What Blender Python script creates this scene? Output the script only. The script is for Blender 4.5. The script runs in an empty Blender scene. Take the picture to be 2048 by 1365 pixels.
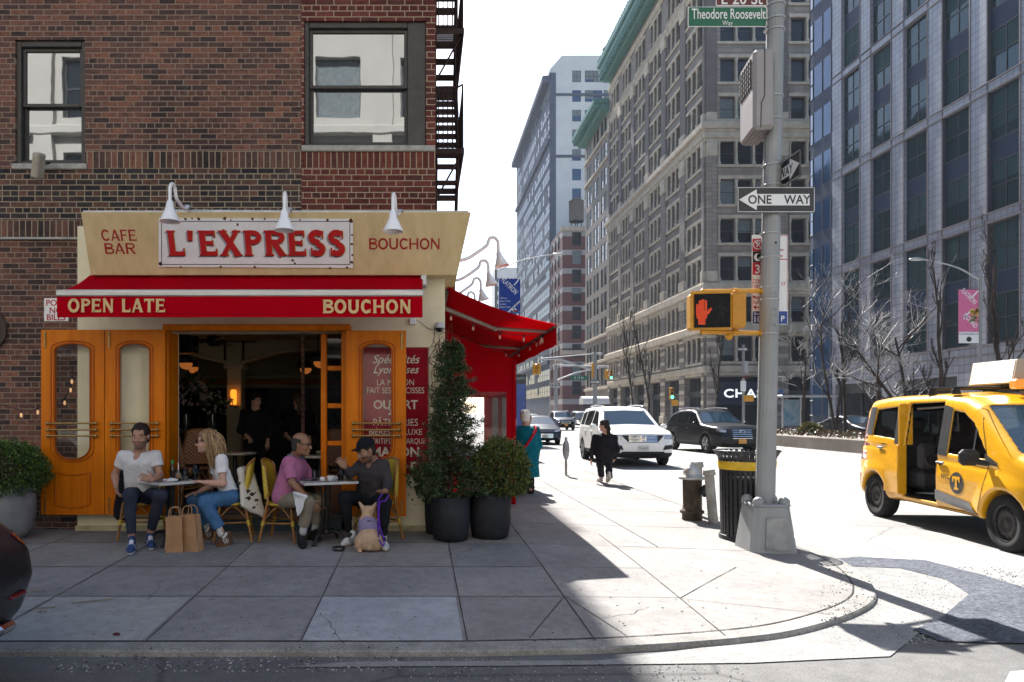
import bpy, bmesh, math, random
import numpy as np
from mathutils import Vector, Matrix
random.seed(7); RNG = np.random.default_rng(7)
SC = bpy.context.scene; COL = SC.collection
R = math.radians
# ---------------------------------------------------------------- camera, sky, sun, exposure
F, CX, CY, CZ = 1450.0, 845.0, 827.0, 1.65      # focal length, principal point (photo pixels), eye height
cam = bpy.data.objects.new('camera', bpy.data.cameras.new('camera')); COL.objects.link(cam)
cam.location = (0, 0, CZ); cam.rotation_euler = (R(90), 0, 0)
cam.data.sensor_width = 36; cam.data.lens = 36*F/2048
cam.data.shift_x = (1024-CX)/2048; cam.data.shift_y = (CY-682.5)/2048
cam.data.clip_start = 0.05; cam.data.clip_end = 3000
SC.camera = cam
SUN_EL, SUN_AZ = 43.6, 3.2                        # azimuth: degrees left of the avenue axis
w = bpy.data.worlds.new('World'); SC.world = w; w.use_nodes = True
wn = w.node_tree; bg = wn.nodes['Background']
sky = wn.nodes.new('ShaderNodeTexSky'); sky.sky_type = 'NISHITA'; sky.sun_disc = False
sky.sun_elevation = R(SUN_EL); sky.sun_rotation = R(-SUN_AZ); sky.air_density = 1.0; sky.dust_density = 1.0; sky.ozone_density = 1.0
wn.links.new(sky.outputs[0], bg.inputs[0]); bg.inputs[1].default_value = 0.08
sl = bpy.data.lights.new('sun', 'SUN'); sl.energy = 5.0; sl.angle = R(0.5); sl.color = (1.0, .965, .92)
sun = bpy.data.objects.new('sun', sl); COL.objects.link(sun)
SDIR = Vector((-math.sin(R(SUN_AZ))*math.cos(R(SUN_EL)), math.cos(R(SUN_AZ))*math.cos(R(SUN_EL)), math.sin(R(SUN_EL))))
sun.rotation_euler = SDIR.to_track_quat('Z', 'Y').to_euler(); sun.location = (0, 0, 60)
vs = SC.view_settings; vs.view_transform = 'Standard'; vs.look = 'None'; vs.gamma = 1; vs.use_curve_mapping = False
vs.exposure = 1.78
cy = SC.cycles; cy.use_denoising = True; cy.max_bounces = 8; cy.diffuse_bounces = 4; cy.glossy_bounces = 4
cy.transmission_bounces = 6; cy.transparent_max_bounces = 12; cy.sample_clamp_indirect = 8; cy.caustics_reflective = False; cy.caustics_refractive = False

# ---------------------------------------------------------------- helpers
def P(px, py, Y): return Vector(((px-CX)*Y/F, Y, CZ-(py-CY)*Y/F))     # photo pixel at a known depth
def G(px, py, z=0.05):                                                # photo pixel on the ground
    Y = F*(CZ-z)/(py-CY); return Vector(((px-CX)*Y/F, Y, z))
INV = {}
def thing(name, label, cat, loc=(0, 0, 0), rz=0, group=None, world=False):
    o = bpy.data.objects.new(name, None); COL.objects.link(o); o.empty_display_size = .1
    o.location = loc; o.rotation_euler = (0, 0, rz); tag(o, label, cat, group)
    if world: INV[o.name] = (Matrix.Translation(loc) @ Matrix.Rotation(rz, 4, 'Z')).inverted()
    return o
def tag(o, label, cat, group=None, kind=None):
    if label: o['label'] = label
    if cat: o['category'] = cat
    if group: o['group'] = group
    if kind: o['kind'] = kind
    return o
def kids(o): return [c for c in bpy.data.objects if c.parent == o]
def dup(root, loc, rz=0, label=None, scale=1, cache={}):
    if root.name not in cache:
        cache[root.name] = [(c, kids(c)) for c in kids(root)]
    r = root.copy(); COL.objects.link(r); r.location = loc; r.rotation_euler = (0, 0, rz); r.scale = (scale,)*3
    if label: r['label'] = label
    for c, gs in cache[root.name]:
        d = c.copy(); COL.objects.link(d); d.parent = r
        for g in gs:
            e = g.copy(); COL.objects.link(e); e.parent = d
    return r
def lerp(a, b, t): return a+(b-a)*t
def frame(z, up=Vector((0, 0, 1))):
    z = Vector(z).normalized(); x = up.cross(z)
    if x.length < 1e-4: x = Vector((1, 0, 0)).cross(z)
    x.normalize(); return x, z.cross(x), z
class MB:
    def __init__(s): s.v = []; s.f = []; s.m = []; s.sm = []
    def add(s, vs, fs, m=0, sm=False, M=None):
        b = len(s.v)
        if M is not None: vs = [tuple(M @ Vector(p)) for p in vs]
        s.v += [tuple(p) for p in vs]; s.f += [tuple(b+i for i in f) for f in fs]
        s.m += [m]*len(fs); s.sm += [sm]*len(fs); return s
    def box(s, x0, x1, y0, y1, z0, z1, m=0, M=None, c=0):
        if c:   # chamfered
            c = min(c, abs(x1-x0)*.45, abs(y1-y0)*.45, abs(z1-z0)*.45); vs = []; 
            X, Y, Z = (x0, x1), (y0, y1), (z0, z1); sg = (1, -1)
            for i in (0, 1):
                for j in (0, 1):
                    for k in (0, 1):
                        x, y, z = X[i], Y[j], Z[k]; a, b2, d = sg[i]*c, sg[j]*c, sg[k]*c
                        vs += [(x, y+b2, z+d), (x+a, y, z+d), (x+a, y+b2, z)]
            I = lambda i, j, k, a: (i*4+j*2+k)*3+a
            fs = []
            for i in (0, 1):
                q = [I(i, 0, 0, 0), I(i, 1, 0, 0), I(i, 1, 1, 0), I(i, 0, 1, 0)]; fs.append(q if i else q[::-1])
                q = [I(0, i, 0, 1), I(1, i, 0, 1), I(1, i, 1, 1), I(0, i, 1, 1)]; fs.append(q[::-1] if i else q)
                q = [I(0, 0, i, 2), I(1, 0, i, 2), I(1, 1, i, 2), I(0, 1, i, 2)]; fs.append(q if i else q[::-1])
            for i in (0, 1):
                for j in (0, 1):
                    q = [I(i, j, 0, 0), I(i, j, 1, 0), I(i, j, 1, 1), I(i, j, 0, 1)]; fs.append(q if (i+j) % 2 else q[::-1])
                    q = [I(i, 0, j, 0), I(i, 1, j, 0), I(i, 1, j, 2), I(i, 0, j, 2)]; fs.append(q[::-1] if (i+j) % 2 else q)
                    q = [I(0, i, j, 1), I(1, i, j, 1), I(1, i, j, 2), I(0, i, j, 2)]; fs.append(q if (i+j) % 2 else q[::-1])
                    for k in (0, 1):
                        t = [I(i, j, k, 0), I(i, j, k, 1), I(i, j, k, 2)]; fs.append(t if (i+j+k) % 2 else t[::-1])
            return s.add(vs, fs, m, False, M)
        vs = [(x, y, z) for x in (x0, x1) for y in (y0, y1) for z in (z0, z1)]
        return s.add(vs, [(0, 1, 3, 2), (4, 6, 7, 5), (0, 4, 5, 1), (2, 3, 7, 6), (0, 2, 6, 4), (1, 5, 7, 3)], m, False, M)
    def quad(s, a, b, c, d, m=0): return s.add([a, b, c, d], [(0, 1, 2, 3)], m)
    def poly(s, pts, m=0): return s.add(pts, [tuple(range(len(pts)))], m)
    def prism(s, pts, d, m=0, sm=False):     # planar outline pts extruded by vector d
        n = len(pts); d = Vector(d); a = [Vector(p) for p in pts]; b = [p+d for p in a]
        nor = sum(((a[i]-a[0]).cross(a[(i+1) % n]-a[0]) for i in range(n)), Vector())
        if nor.dot(d) < 0: a.reverse(); b.reverse()
        s.add(a+b, [tuple(range(n))[::-1], tuple(range(n, 2*n))], m)
        return s.add(a+b, [(i, (i+1) % n, n+(i+1) % n, n+i) for i in range(n)], m, sm)
    def tube(s, path, r, n=8, m=0, caps=True, sm=True):
        path = [Vector(p) for p in path]; k = len(path)
        rs = r if isinstance(r, (list, tuple)) else [r]*k
        vs = []; px = None
        for i, p in enumerate(path):
            t = (path[min(i+1, k-1)]-path[max(i-1, 0)])
            x, y, z = frame(t)
            if px is not None:
                x2 = px-z*px.dot(z)
                if x2.length > 1e-5: x = x2.normalized(); y = z.cross(x)
            px = x
            for j in range(n):
                a = 2*math.pi*j/n; vs.append(p+(x*math.cos(a)+y*math.sin(a))*rs[i])
        fs = [(i*n+j, i*n+(j+1) % n, (i+1)*n+(j+1) % n, (i+1)*n+j) for i in range(k-1) for j in range(n)]
        s.add(vs, fs, m, sm)
        if caps: s.add(vs[:n], [tuple(range(n))[::-1]], m); s.add(vs[-n:], [tuple(range(n))], m)
        return s
    def lathe(s, prof, c=(0, 0, 0), n=24, m=0, axis=(0, 0, 1), sm=True, a0=0, a1=360):
        x, y, z = frame(axis, Vector((0, 1, 0)) if abs(Vector(axis).normalized().z) > .9 else Vector((0, 0, 1))); c = Vector(c); vs = []
        full = abs(a1-a0-360) < 1e-3; cnt = n if full else n+1
        for r, h in prof:
            for j in range(cnt):
                a = R(a0+(a1-a0)*j/n); vs.append(c+(x*math.cos(a)+y*math.sin(a))*r+z*h)
        fs = []
        for i in range(len(prof)-1):
            for j in range(n):
                j2 = (j+1) % cnt; fs.append((i*cnt+j, i*cnt+j2, (i+1)*cnt+j2, (i+1)*cnt+j))
        return s.add(vs, fs, m, sm)
    def sph(s, c, r, n=10, m=0, M=None):
        rx, ry, rz = r if isinstance(r, (tuple, list)) else (r, r, r); vs = []; h = n//2+1
        for i in range(h+1):
            t = math.pi*i/h
            for j in range(n):
                a = 2*math.pi*j/n; vs.append((c[0]+rx*math.sin(t)*math.cos(a), c[1]+ry*math.sin(t)*math.sin(a), c[2]-rz*math.cos(t)))
        return s.add(vs, [(i*n+j, i*n+(j+1) % n, (i+1)*n+(j+1) % n, (i+1)*n+j) for i in range(h) for j in range(n)], m, True, M)
    def grid(s, fn, nu, nv, m=0, sm=True):
        vs = [fn(i/nu, j/nv) for i in range(nu+1) for j in range(nv+1)]
        return s.add(vs, [(i*(nv+1)+j, (i+1)*(nv+1)+j, (i+1)*(nv+1)+j+1, i*(nv+1)+j+1) for i in range(nu) for j in range(nv)], m, sm)
    def text(s, t, o, ux, uy, size, m=0, align='CENTER', off=0, shear=0, sx=1, ext=0, lift=.002, spacing=1):
        cu = bpy.data.curves.new('t', 'FONT'); cu.body = t; cu.size = size/.70; cu.align_x = align; cu.offset = off*size; cu.shear = shear
        cu.space_character = spacing; cu.resolution_u = 3; cu.extrude = ext
        ob = bpy.data.objects.new('t', cu); me = ob.to_mesh(); ux, uy = Vector(ux).normalized(), Vector(uy).normalized(); nz = ux.cross(uy)
        o = Vector(o)+nz*lift
        s.add([o+ux*v.co.x*sx+uy*v.co.y+nz*v.co.z for v in me.vertices], [tuple(p.vertices) for p in me.polygons], m)
        ob.to_mesh_clear(); bpy.data.objects.remove(ob); bpy.data.curves.remove(cu); return s
    def glyphs(s, t, o, ux, uy, h, width=None, wt=.2, serif=.07, ts=.07, m=0, align='CENTER', lift=.002, gap=.1):
        ux, uy = Vector(ux).normalized(), Vector(uy).normalized(); nz = ux.cross(uy); o = Vector(o)
        adv = sum(GW.get(c, .7)*1.0+gap for c in t)-gap; sx = (width/(adv*h)) if width else 1
        x = -(adv/2 if align == 'CENTER' else 0); k = 0
        for c in t:
            for st in glyph(c, wt, serif, ts):
                L = []; n = len(st[0])
                pts, wd = st
                for i, p in enumerate(pts):
                    a = pts[max(i-1, 0)]; b = pts[min(i+1, n-1)]; d = (b[0]-a[0], b[1]-a[1]); q = math.hypot(*d) or 1
                    wi = wd[i] if isinstance(wd, list) else wd
                    nx, ny = -d[1]/q*wi/2, d[0]/q*wi/2; L.append(((p[0]+nx, p[1]+ny), (p[0]-nx, p[1]-ny)))
                k += 1; dz = lift+(k % 7)*.00035; vs = []
                for A, B in L:
                    for q in (A, B): vs.append(o+ux*((x+q[0])*h*sx)+uy*(q[1]*h)+nz*dz)
                s.add(vs, [(2*i, 2*i+1, 2*i+3, 2*i+2) for i in range(n-1)], m)
            x += GW.get(c, .7)+gap
        return s
    def build(s, name, mats, parent=None, bevel=0, loc=None, sub=0, wn_=False):
        me = bpy.data.meshes.new(name); me.from_pydata(s.v, [], s.f); 
        for q in (mats if isinstance(mats, (list, tuple)) else [mats]): me.materials.append(q)
        me.polygons.foreach_set('material_index', s.m); me.polygons.foreach_set('use_smooth', s.sm); me.validate(); me.update()
        return link(name, me, parent, bevel, loc, sub)
def link(name, me, parent=None, bevel=0, loc=None, sub=0):
    o = bpy.data.objects.new(name, me); COL.objects.link(o)
    if parent is not None:
        o.parent = parent
        q = parent
        while q is not None and q.name not in INV: q = q.parent
        if parent.name in INV: o.matrix_parent_inverse = INV[parent.name]
    if loc is not None: o.location = loc
    if bevel:
        b = o.modifiers.new('b', 'BEVEL'); b.width = bevel; b.segments = 2; b.limit_method = 'ANGLE'; b.angle_limit = R(40)
    if sub: x = o.modifiers.new('s', 'SUBSURF'); x.levels = sub; x.render_levels = sub
    return o
def struct(o, label=None, kind='structure'): o['kind'] = kind; (o.__setitem__('label', label) if label else None); return o
# lettering drawn as strokes (capital letters with small serifs)
GW = {'L': .68, "'": .34, 'E': .74, 'X': .86, 'P': .72, 'R': .82, 'S': .68, 'O': .92, 'N': .88, 'A': .86, 'T': .78, 'B': .76, 'U': .86, 'C': .82, 'H': .88, 'F': .68, ' ': .40, 'D': .82, 'I': .3, 'G': .86, 'M': 1.0, 'V': .84}
def arc(cx, cy, rx, ry, a0, a1, n=14): return [(cx+rx*math.cos(R(a0+(a1-a0)*i/n)), cy+ry*math.sin(R(a0+(a1-a0)*i/n))) for i in range(n+1)]
def glyph(c, w, sf, ts):
    W = GW.get(c, .7); h = w/2; th = w*.72; o = []
    def st(*p, wd=None): o.append((list(p), wd or w))
    def ser(x, y, ww=None): o.append(([(x-(ww or w)/2-sf, y), (x+(ww or w)/2+sf, y)], ts)) if sf else None
    e = ts/2; l = h+sf; r = W-h-sf
    if c == 'L': st((l, 0), (l, 1)); ser(l, 1-e); ser(l, e); st((l, th/2), (W, th/2), wd=th); st((W-e, 0), (W-e, .3), wd=ts)
    elif c == "'": st((.17, 1), (.14, .6), wd=[w, w*.7])
    elif c in 'EF':
        st((l, 0), (l, 1)); ser(l, 1-e); ser(l, e); st((l, 1-th/2), (W-.04, 1-th/2), wd=th); st((W-.04-e, 1), (W-.04-e, .74), wd=ts); st((l, .51), (W-.16, .51), wd=th*.9); st((W-.16, .39), (W-.16, .63), wd=ts)
        if c == 'E': st((l, th/2), (W, th/2), wd=th); st((W-e, 0), (W-e, .28), wd=ts)
    elif c == 'X': st((h, 0), (W-h, 1), wd=th); st((h, 1), (W-h, 0)); [ser(x, y) for x in (h+.03, W-h-.03) for y in (e, 1-e)]
    elif c in 'PRB':
        st((l, 0), (l, 1)); ser(l, 1-e); ser(l, e); top = .46 if c != 'B' else .52
        rr = (1-top)/2; st((l, 1-th/2), *arc(W-.06-rr-.02, 1-rr, rr-.0, rr-th/2, 90, -90), (l, top+th/2), wd=th*1.12)
        if c == 'R': st((W*.5, top+.03), (W-h*.8, 0)); ser(W-h*.8, e)
        if c == 'B': rr = (top+.04)/2; st((l, top), *arc(W-.02-rr, rr, rr-.0, rr-th/2, 90, -90), (l, th/2), wd=th*1.12)
    elif c == 'S':
        q = arc(W/2, .735, W/2-h, .265-th/2, 30, 270, 14)+arc(W/2, .265, W/2-h, .265-th/2, 90, -150, 14)[1:]
        st(*q, wd=w*.98); st((W-h*.9, .99), (W-h*.9, .68), wd=ts); st((h*.9, .01), (h*.9, .32), wd=ts)
    elif c == 'O': st(*arc(W/2, .5, W/2-h, .5-th/2, 90, 455, 30), wd=w)
    elif c in 'CG':
        st(*arc(W/2+.02, .5, W/2-h, .5-th/2, 42, 318, 26), wd=w); st((W-h*.9, .98), (W-h*.9, .68), wd=ts); st((W-h*.9, .02), (W-h*.9, .32), wd=ts)
    elif c == 'U': st((l, 1), (l, .36), *arc(W/2, .36, W/2-l, .36-th/2, 180, 360, 14), (W-l, .36), (W-l, 1)); ser(l, 1-e); ser(W-l, 1-e)
    elif c == 'N': st((l, 0), (l, 1), wd=th); st((W-l, 0), (W-l, 1), wd=th); st((l-.02, 1), (W-l+.02, 0), wd=w); ser(l, e, th); ser(W-l, 1-e, th); ser(l-.03, 1-e, th)
    elif c == 'H': st((l, 0), (l, 1)); st((W-l, 0), (W-l, 1)); st((l, .5), (W-l, .5), wd=th); [ser(x, y) for x in (l, W-l) for y in (e, 1-e)]
    elif c == 'A': st((h*.9, 0), (W/2, 1), wd=th); st((W/2, 1), (W-h*.9, 0)); st((W*.25, .3), (W*.75, .3), wd=th*.8); ser(h*.9, e, th); ser(W-h*.9, e)
    elif c == 'T': st((W/2, 0), (W/2, 1)); ser(W/2, e); st((0, 1-th/2), (W, 1-th/2), wd=th); st((e, 1), (e, .74), wd=ts); st((W-e, 1), (W-e, .74), wd=ts)
    elif c == 'I': st((W/2, 0), (W/2, 1)); ser(W/2, e); ser(W/2, 1-e)
    return o
# ---------------------------------------------------------------- implicit shapes -> mesh (bodies, clothes, car shells)
def smin(a, b, k):
    if k <= 0: return np.minimum(a, b)
    h = np.maximum(k-np.abs(a-b), 0)/k; return np.minimum(a, b)-h*h*k*.25
def smax(a, b, k): return -smin(-a, -b, k)
class SDF:
    def __init__(s, lo, hi, step):
        s.lo = np.array(lo, float); s.h = step; s.n = np.ceil((np.array(hi)-s.lo)/step).astype(int)+1
        s.D = np.full(s.n, 1.0, np.float32)
        s.ax = [(s.lo[i]+np.arange(s.n[i])*step).astype(np.float32) for i in range(3)]
    def sub(s, lo, hi):
        a = np.clip(np.floor((np.array(lo)-s.lo)/s.h).astype(int), 0, s.n); b = np.clip(np.ceil((np.array(hi)-s.lo)/s.h).astype(int)+1, 0, s.n)
        sl = tuple(slice(a[i], b[i]) for i in range(3)); return sl, np.meshgrid(*[s.ax[i][sl[i]] for i in range(3)], indexing='ij', sparse=True)
    def put(s, fn, lo, hi, k=.02, op='u'):
        mg = k+2*s.h; sl, (x, y, z) = s.sub(np.array(lo)-mg, np.array(hi)+mg)
        d = fn(x, y, z).astype(np.float32)
        if d.size == 0: return s
        s.D[sl] = smin(s.D[sl], d, k) if op == 'u' else smax(s.D[sl], -d, k)
        return s
    def cap(s, a, b, r1, r2=None, k=.02, op='u', flat=None):
        a = np.array(a, float); b = np.array(b, float); r2 = r1 if r2 is None else r2; R_ = max(r1, r2)
        ba = b-a; L2 = max(float(ba @ ba), 1e-9)
        def fn(x, y, z):
            t = np.clip(((x-a[0])*ba[0]+(y-a[1])*ba[1]+(z-a[2])*ba[2])/L2, 0, 1)
            d = np.sqrt((x-a[0]-t*ba[0])**2+(y-a[1]-t*ba[1])**2+(z-a[2]-t*ba[2])**2)-(r1+(r2-r1)*t)
            if flat: d = np.maximum(d, ((x-b[0])*ba[0]+(y-b[1])*ba[1]+(z-b[2])*ba[2])/L2**.5)
            return d
        return s.put(fn, np.minimum(a, b)-R_, np.maximum(a, b)+R_, k, op)
    def ell(s, c, r, k=.02, op='u', A=None):
        c = np.array(c, float); r = np.array(r, float); A = np.eye(3) if A is None else np.array(A)
        mr = r.max()
        def fn(x, y, z):
            p = [A[i][0]*(x-c[0])+A[i][1]*(y-c[1])+A[i][2]*(z-c[2]) for i in range(3)]
            q = np.sqrt(sum((p[i]/r[i])**2 for i in range(3)))
            g = np.sqrt(sum((p[i]/r[i]**2)**2 for i in range(3)))+1e-9
            return np.where(q > .05, q*(q-1)/g, -r.min())
        return s.put(fn, c-mr, c+mr, k, op)
    def plane(s, p, n, k=.006):        # cut away the side n points to
        p = np.array(p, float); n = np.array(n, float); n /= np.linalg.norm(n)
        x, y, z = np.meshgrid(*s.ax, indexing='ij', sparse=True)
        s.D = smax(s.D, ((x-p[0])*n[0]+(y-p[1])*n[1]+(z-p[2])*n[2]).astype(np.float32), k); return s
    def noise(s, amp, freq, seed=0, stretch=(1, 1, 1)):
        x, y, z = np.meshgrid(*s.ax, indexing='ij', sparse=True); g = np.random.default_rng(seed); t = 0
        for i in range(4):
            v = g.normal(size=3)*np.array(stretch); v /= np.linalg.norm(v); f = freq*(1+.6*i); ph = g.uniform(0, 6.28); w2 = g.normal(size=3); w2 /= np.linalg.norm(w2)
            t = t+np.sin(f*(v[0]*x+v[1]*y+v[2]*z)+ph+1.5*np.sin(f*.45*(w2[0]*x+w2[1]*y+w2[2]*z)+ph*2))/(1+.5*i)
        near = np.abs(s.D) < .05
        s.D = np.where(near, s.D+(amp*t/2).astype(np.float32), s.D); return s
    def mesh(s):
        D = s.D; ins = D < 0
        c = np.zeros(tuple(s.n-1), np.int8)
        for i in (0, 1):
            for j in (0, 1):
                for k in (0, 1): c += ins[i:s.n[0]-1+i, j:s.n[1]-1+j, k:s.n[2]-1+k]
        act = np.argwhere((c > 0) & (c < 8)); idx = -np.ones(tuple(s.n-1), np.int64)
        idx[tuple(act.T)] = np.arange(len(act))
        acc = np.zeros((len(act), 3)); cnt = np.zeros(len(act))
        cor = [(i, j, k) for i in (0, 1) for j in (0, 1) for k in (0, 1)]
        val = {q: D[act[:, 0]+q[0], act[:, 1]+q[1], act[:, 2]+q[2]].astype(float) for q in cor}
        for q in cor:
            for ax in range(3):
                if q[ax] == 0:
                    p = list(q); p[ax] = 1; p = tuple(p); a, b = val[q], val[p]; cr = (a < 0) != (b < 0)
                    t = np.where(cr, a/np.where(cr, a-b, 1), 0); pt = np.tile(np.array(q, float), (len(act), 1)); pt[:, ax] += t
                    acc[cr] += pt[cr]; cnt[cr] += 1
        V = s.lo+(act+acc/np.maximum(cnt, 1)[:, None])*s.h
        fs = []
        for ax in range(3):
            b1, b2 = (ax+1) % 3, (ax+2) % 3
            sl0 = [slice(None)]*3; sl1 = [slice(None)]*3; sl0[ax] = slice(0, -1); sl1[ax] = slice(1, None)
            cr = np.argwhere(ins[tuple(sl0)] != ins[tuple(sl1)])
            ok = (cr[:, b1] > 0) & (cr[:, b2] > 0) & (cr[:, b1] < s.n[b1]-1) & (cr[:, b2] < s.n[b2]-1); cr = cr[ok]
            if not len(cr): continue
            fl = ins[tuple(cr.T)]
            def at(d1, d2):
                q = cr.copy(); q[:, b1] += d1; q[:, b2] += d2; return idx[tuple(q.T)]
            qd = np.stack([at(-1, -1), at(0, -1), at(0, 0), at(-1, 0)], 1)
            qd[~fl] = qd[~fl][:, ::-1]; fs.append(qd)
        Fc = np.concatenate(fs) if fs else np.zeros((0, 4), int)
        return V, Fc[(Fc >= 0).all(1)]
    def at(s, pts):                     # trilinear sample
        q = (np.asarray(pts)-s.lo)/s.h; i = np.clip(np.floor(q).astype(int), 0, s.n-2); t = np.clip(q-i, 0, 1); r = 0
        for a in (0, 1):
            for b in (0, 1):
                for c in (0, 1):
                    r = r+s.D[i[:, 0]+a, i[:, 1]+b, i[:, 2]+c]*((t[:, 0] if a else 1-t[:, 0])*(t[:, 1] if b else 1-t[:, 1])*(t[:, 2] if c else 1-t[:, 2]))
        return r
    def build(s, name, mats, parent=None, mfn=None, relax=1):
        V, Fc = s.mesh()
        for _ in range(relax):
            acc = np.zeros_like(V); n = np.zeros(len(V))
            for a in range(4):
                b = (a+1) % 4; np.add.at(acc, Fc[:, a], V[Fc[:, b]]); np.add.at(n, Fc[:, a], 1); np.add.at(acc, Fc[:, b], V[Fc[:, a]]); np.add.at(n, Fc[:, b], 1)
            V = V*.5+acc/np.maximum(n, 1)[:, None]*.5
        me = bpy.data.meshes.new(name); me.vertices.add(len(V)); me.vertices.foreach_set('co', V.astype(np.float32).ravel())
        me.loops.add(len(Fc)*4); me.loops.foreach_set('vertex_index', Fc.astype(np.int32).ravel())
        me.polygons.add(len(Fc)); me.polygons.foreach_set('loop_start', np.arange(0, len(Fc)*4, 4, dtype=np.int32)); me.polygons.foreach_set('loop_total', np.full(len(Fc), 4, np.int32))
        for q in (mats if isinstance(mats, (list, tuple)) else [mats]): me.materials.append(q)
        me.polygons.foreach_set('use_smooth', np.ones(len(Fc), bool))
        if mfn is not None and len(Fc): me.polygons.foreach_set('material_index', mfn(V[Fc].mean(1)).astype(np.int32))
        me.update(calc_edges=True); me.validate()
        return link(name, me, parent)
# ---------------------------------------------------------------- materials (all procedural)
MATS = {}
def nt_of(name):
    m = bpy.data.materials.new(name); m.use_nodes = True; nt = m.node_tree; b = nt.nodes['Principled BSDF']; return m, nt, b
def N(nt, t, **k):
    n = nt.nodes.new('ShaderNode'+t)
    for a, v in k.items():
        if a.startswith('_'): n.inputs[int(a[1:]) if a[1:].isdigit() else a[1:].replace('_', ' ')].default_value = v
        else: setattr(n, a, v)
    return n
def ramp(nt, fac, stops):
    r = nt.nodes.new('ShaderNodeValToRGB'); e = r.color_ramp.elements
    while len(e) < len(stops): e.new(.5)
    for q, (p, c) in zip(e, stops): q.position = p; q.color = (*c, 1) if len(c) == 3 else c
    nt.links.new(fac, r.inputs[0]); return r.outputs[0]
def mixc(nt, f, a, b, mode='MIX'):
    m = nt.nodes.new('ShaderNodeMix'); m.data_type = 'RGBA'; m.blend_type = mode
    for s, v in ((0, f), (6, a), (7, b)):
        if hasattr(v, 'links'): nt.links.new(v, m.inputs[s])
        else: m.inputs[s].default_value = v if not isinstance(v, tuple) else (*v[:3], 1)
    return m.outputs[2]
def math_(nt, op, a, b=0, c=0):
    n = nt.nodes.new('ShaderNodeMath'); n.operation = op
    for i, v in enumerate((a, b, c)):
        if hasattr(v, 'links'): nt.links.new(v, n.inputs[i])
        else: n.inputs[i].default_value = v
    return n.outputs[0]
def objco(nt, scale=(1, 1, 1)):
    t = N(nt, 'TexCoord'); mp = N(nt, 'Mapping'); mp.inputs['Scale'].default_value = scale; nt.links.new(t.outputs['Object'], mp.inputs[0]); return mp.outputs[0]
def noise(nt, vec, scale, detail=4, rough=.6):
    n = N(nt, 'TexNoise'); n.inputs['Scale'].default_value = scale; n.inputs['Detail'].default_value = detail; n.inputs['Roughness'].default_value = rough
    nt.links.new(vec, n.inputs['Vector']); return n.outputs['Fac']
def bumpn(nt, b, h, st, dist=.01):
    q = N(nt, 'Bump'); q.inputs['Strength'].default_value = st; q.inputs['Distance'].default_value = dist
    nt.links.new(h, q.inputs['Height']); nt.links.new(q.outputs[0], b.inputs['Normal'])
def pmat(name, col, rough=.6, metal=0, var=.15, vs=6, bump=0, bs=60, col2=None, coat=0, emit=0, stretch=(1, 1, 1), spec=.5, trans=0, alpha=1, bd=.004, sheen=0, ecol=None, rv=.08):
    if name in MATS: return MATS[name]
    m, nt, b = nt_of(name); v = objco(nt, stretch); spec = min(spec, .14) if rough >= .55 and spec == .5 else spec
    nz = noise(nt, v, vs, 5); c1 = tuple(max(0, c*(1-var)) for c in col); c2 = col2 or tuple(min(1, c*(1+var)) for c in col)
    out = ramp(nt, nz, [(.3, c1), (.7, c2)]); nt.links.new(out, b.inputs['Base Color'])
    rr = ramp(nt, noise(nt, v, vs*2.3, 3), [(.3, (max(0, rough-rv),)*3), (.7, (min(1, rough+rv),)*3)]); nt.links.new(rr, b.inputs['Roughness'])
    b.inputs['Metallic'].default_value = metal; b.inputs['Coat Weight'].default_value = coat; b.inputs['Coat Roughness'].default_value = .05; b.inputs['Specular IOR Level'].default_value = spec
    b.inputs['Transmission Weight'].default_value = trans; b.inputs['Alpha'].default_value = alpha
    if sheen: b.inputs['Sheen Weight'].default_value = sheen
    if emit: b.inputs['Emission Color'].default_value = (*(ecol or col), 1); b.inputs['Emission Strength'].default_value = emit
    if bump: bumpn(nt, b, noise(nt, v, bs, 4), bump, bd)
    MATS[name] = m; return m
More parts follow.
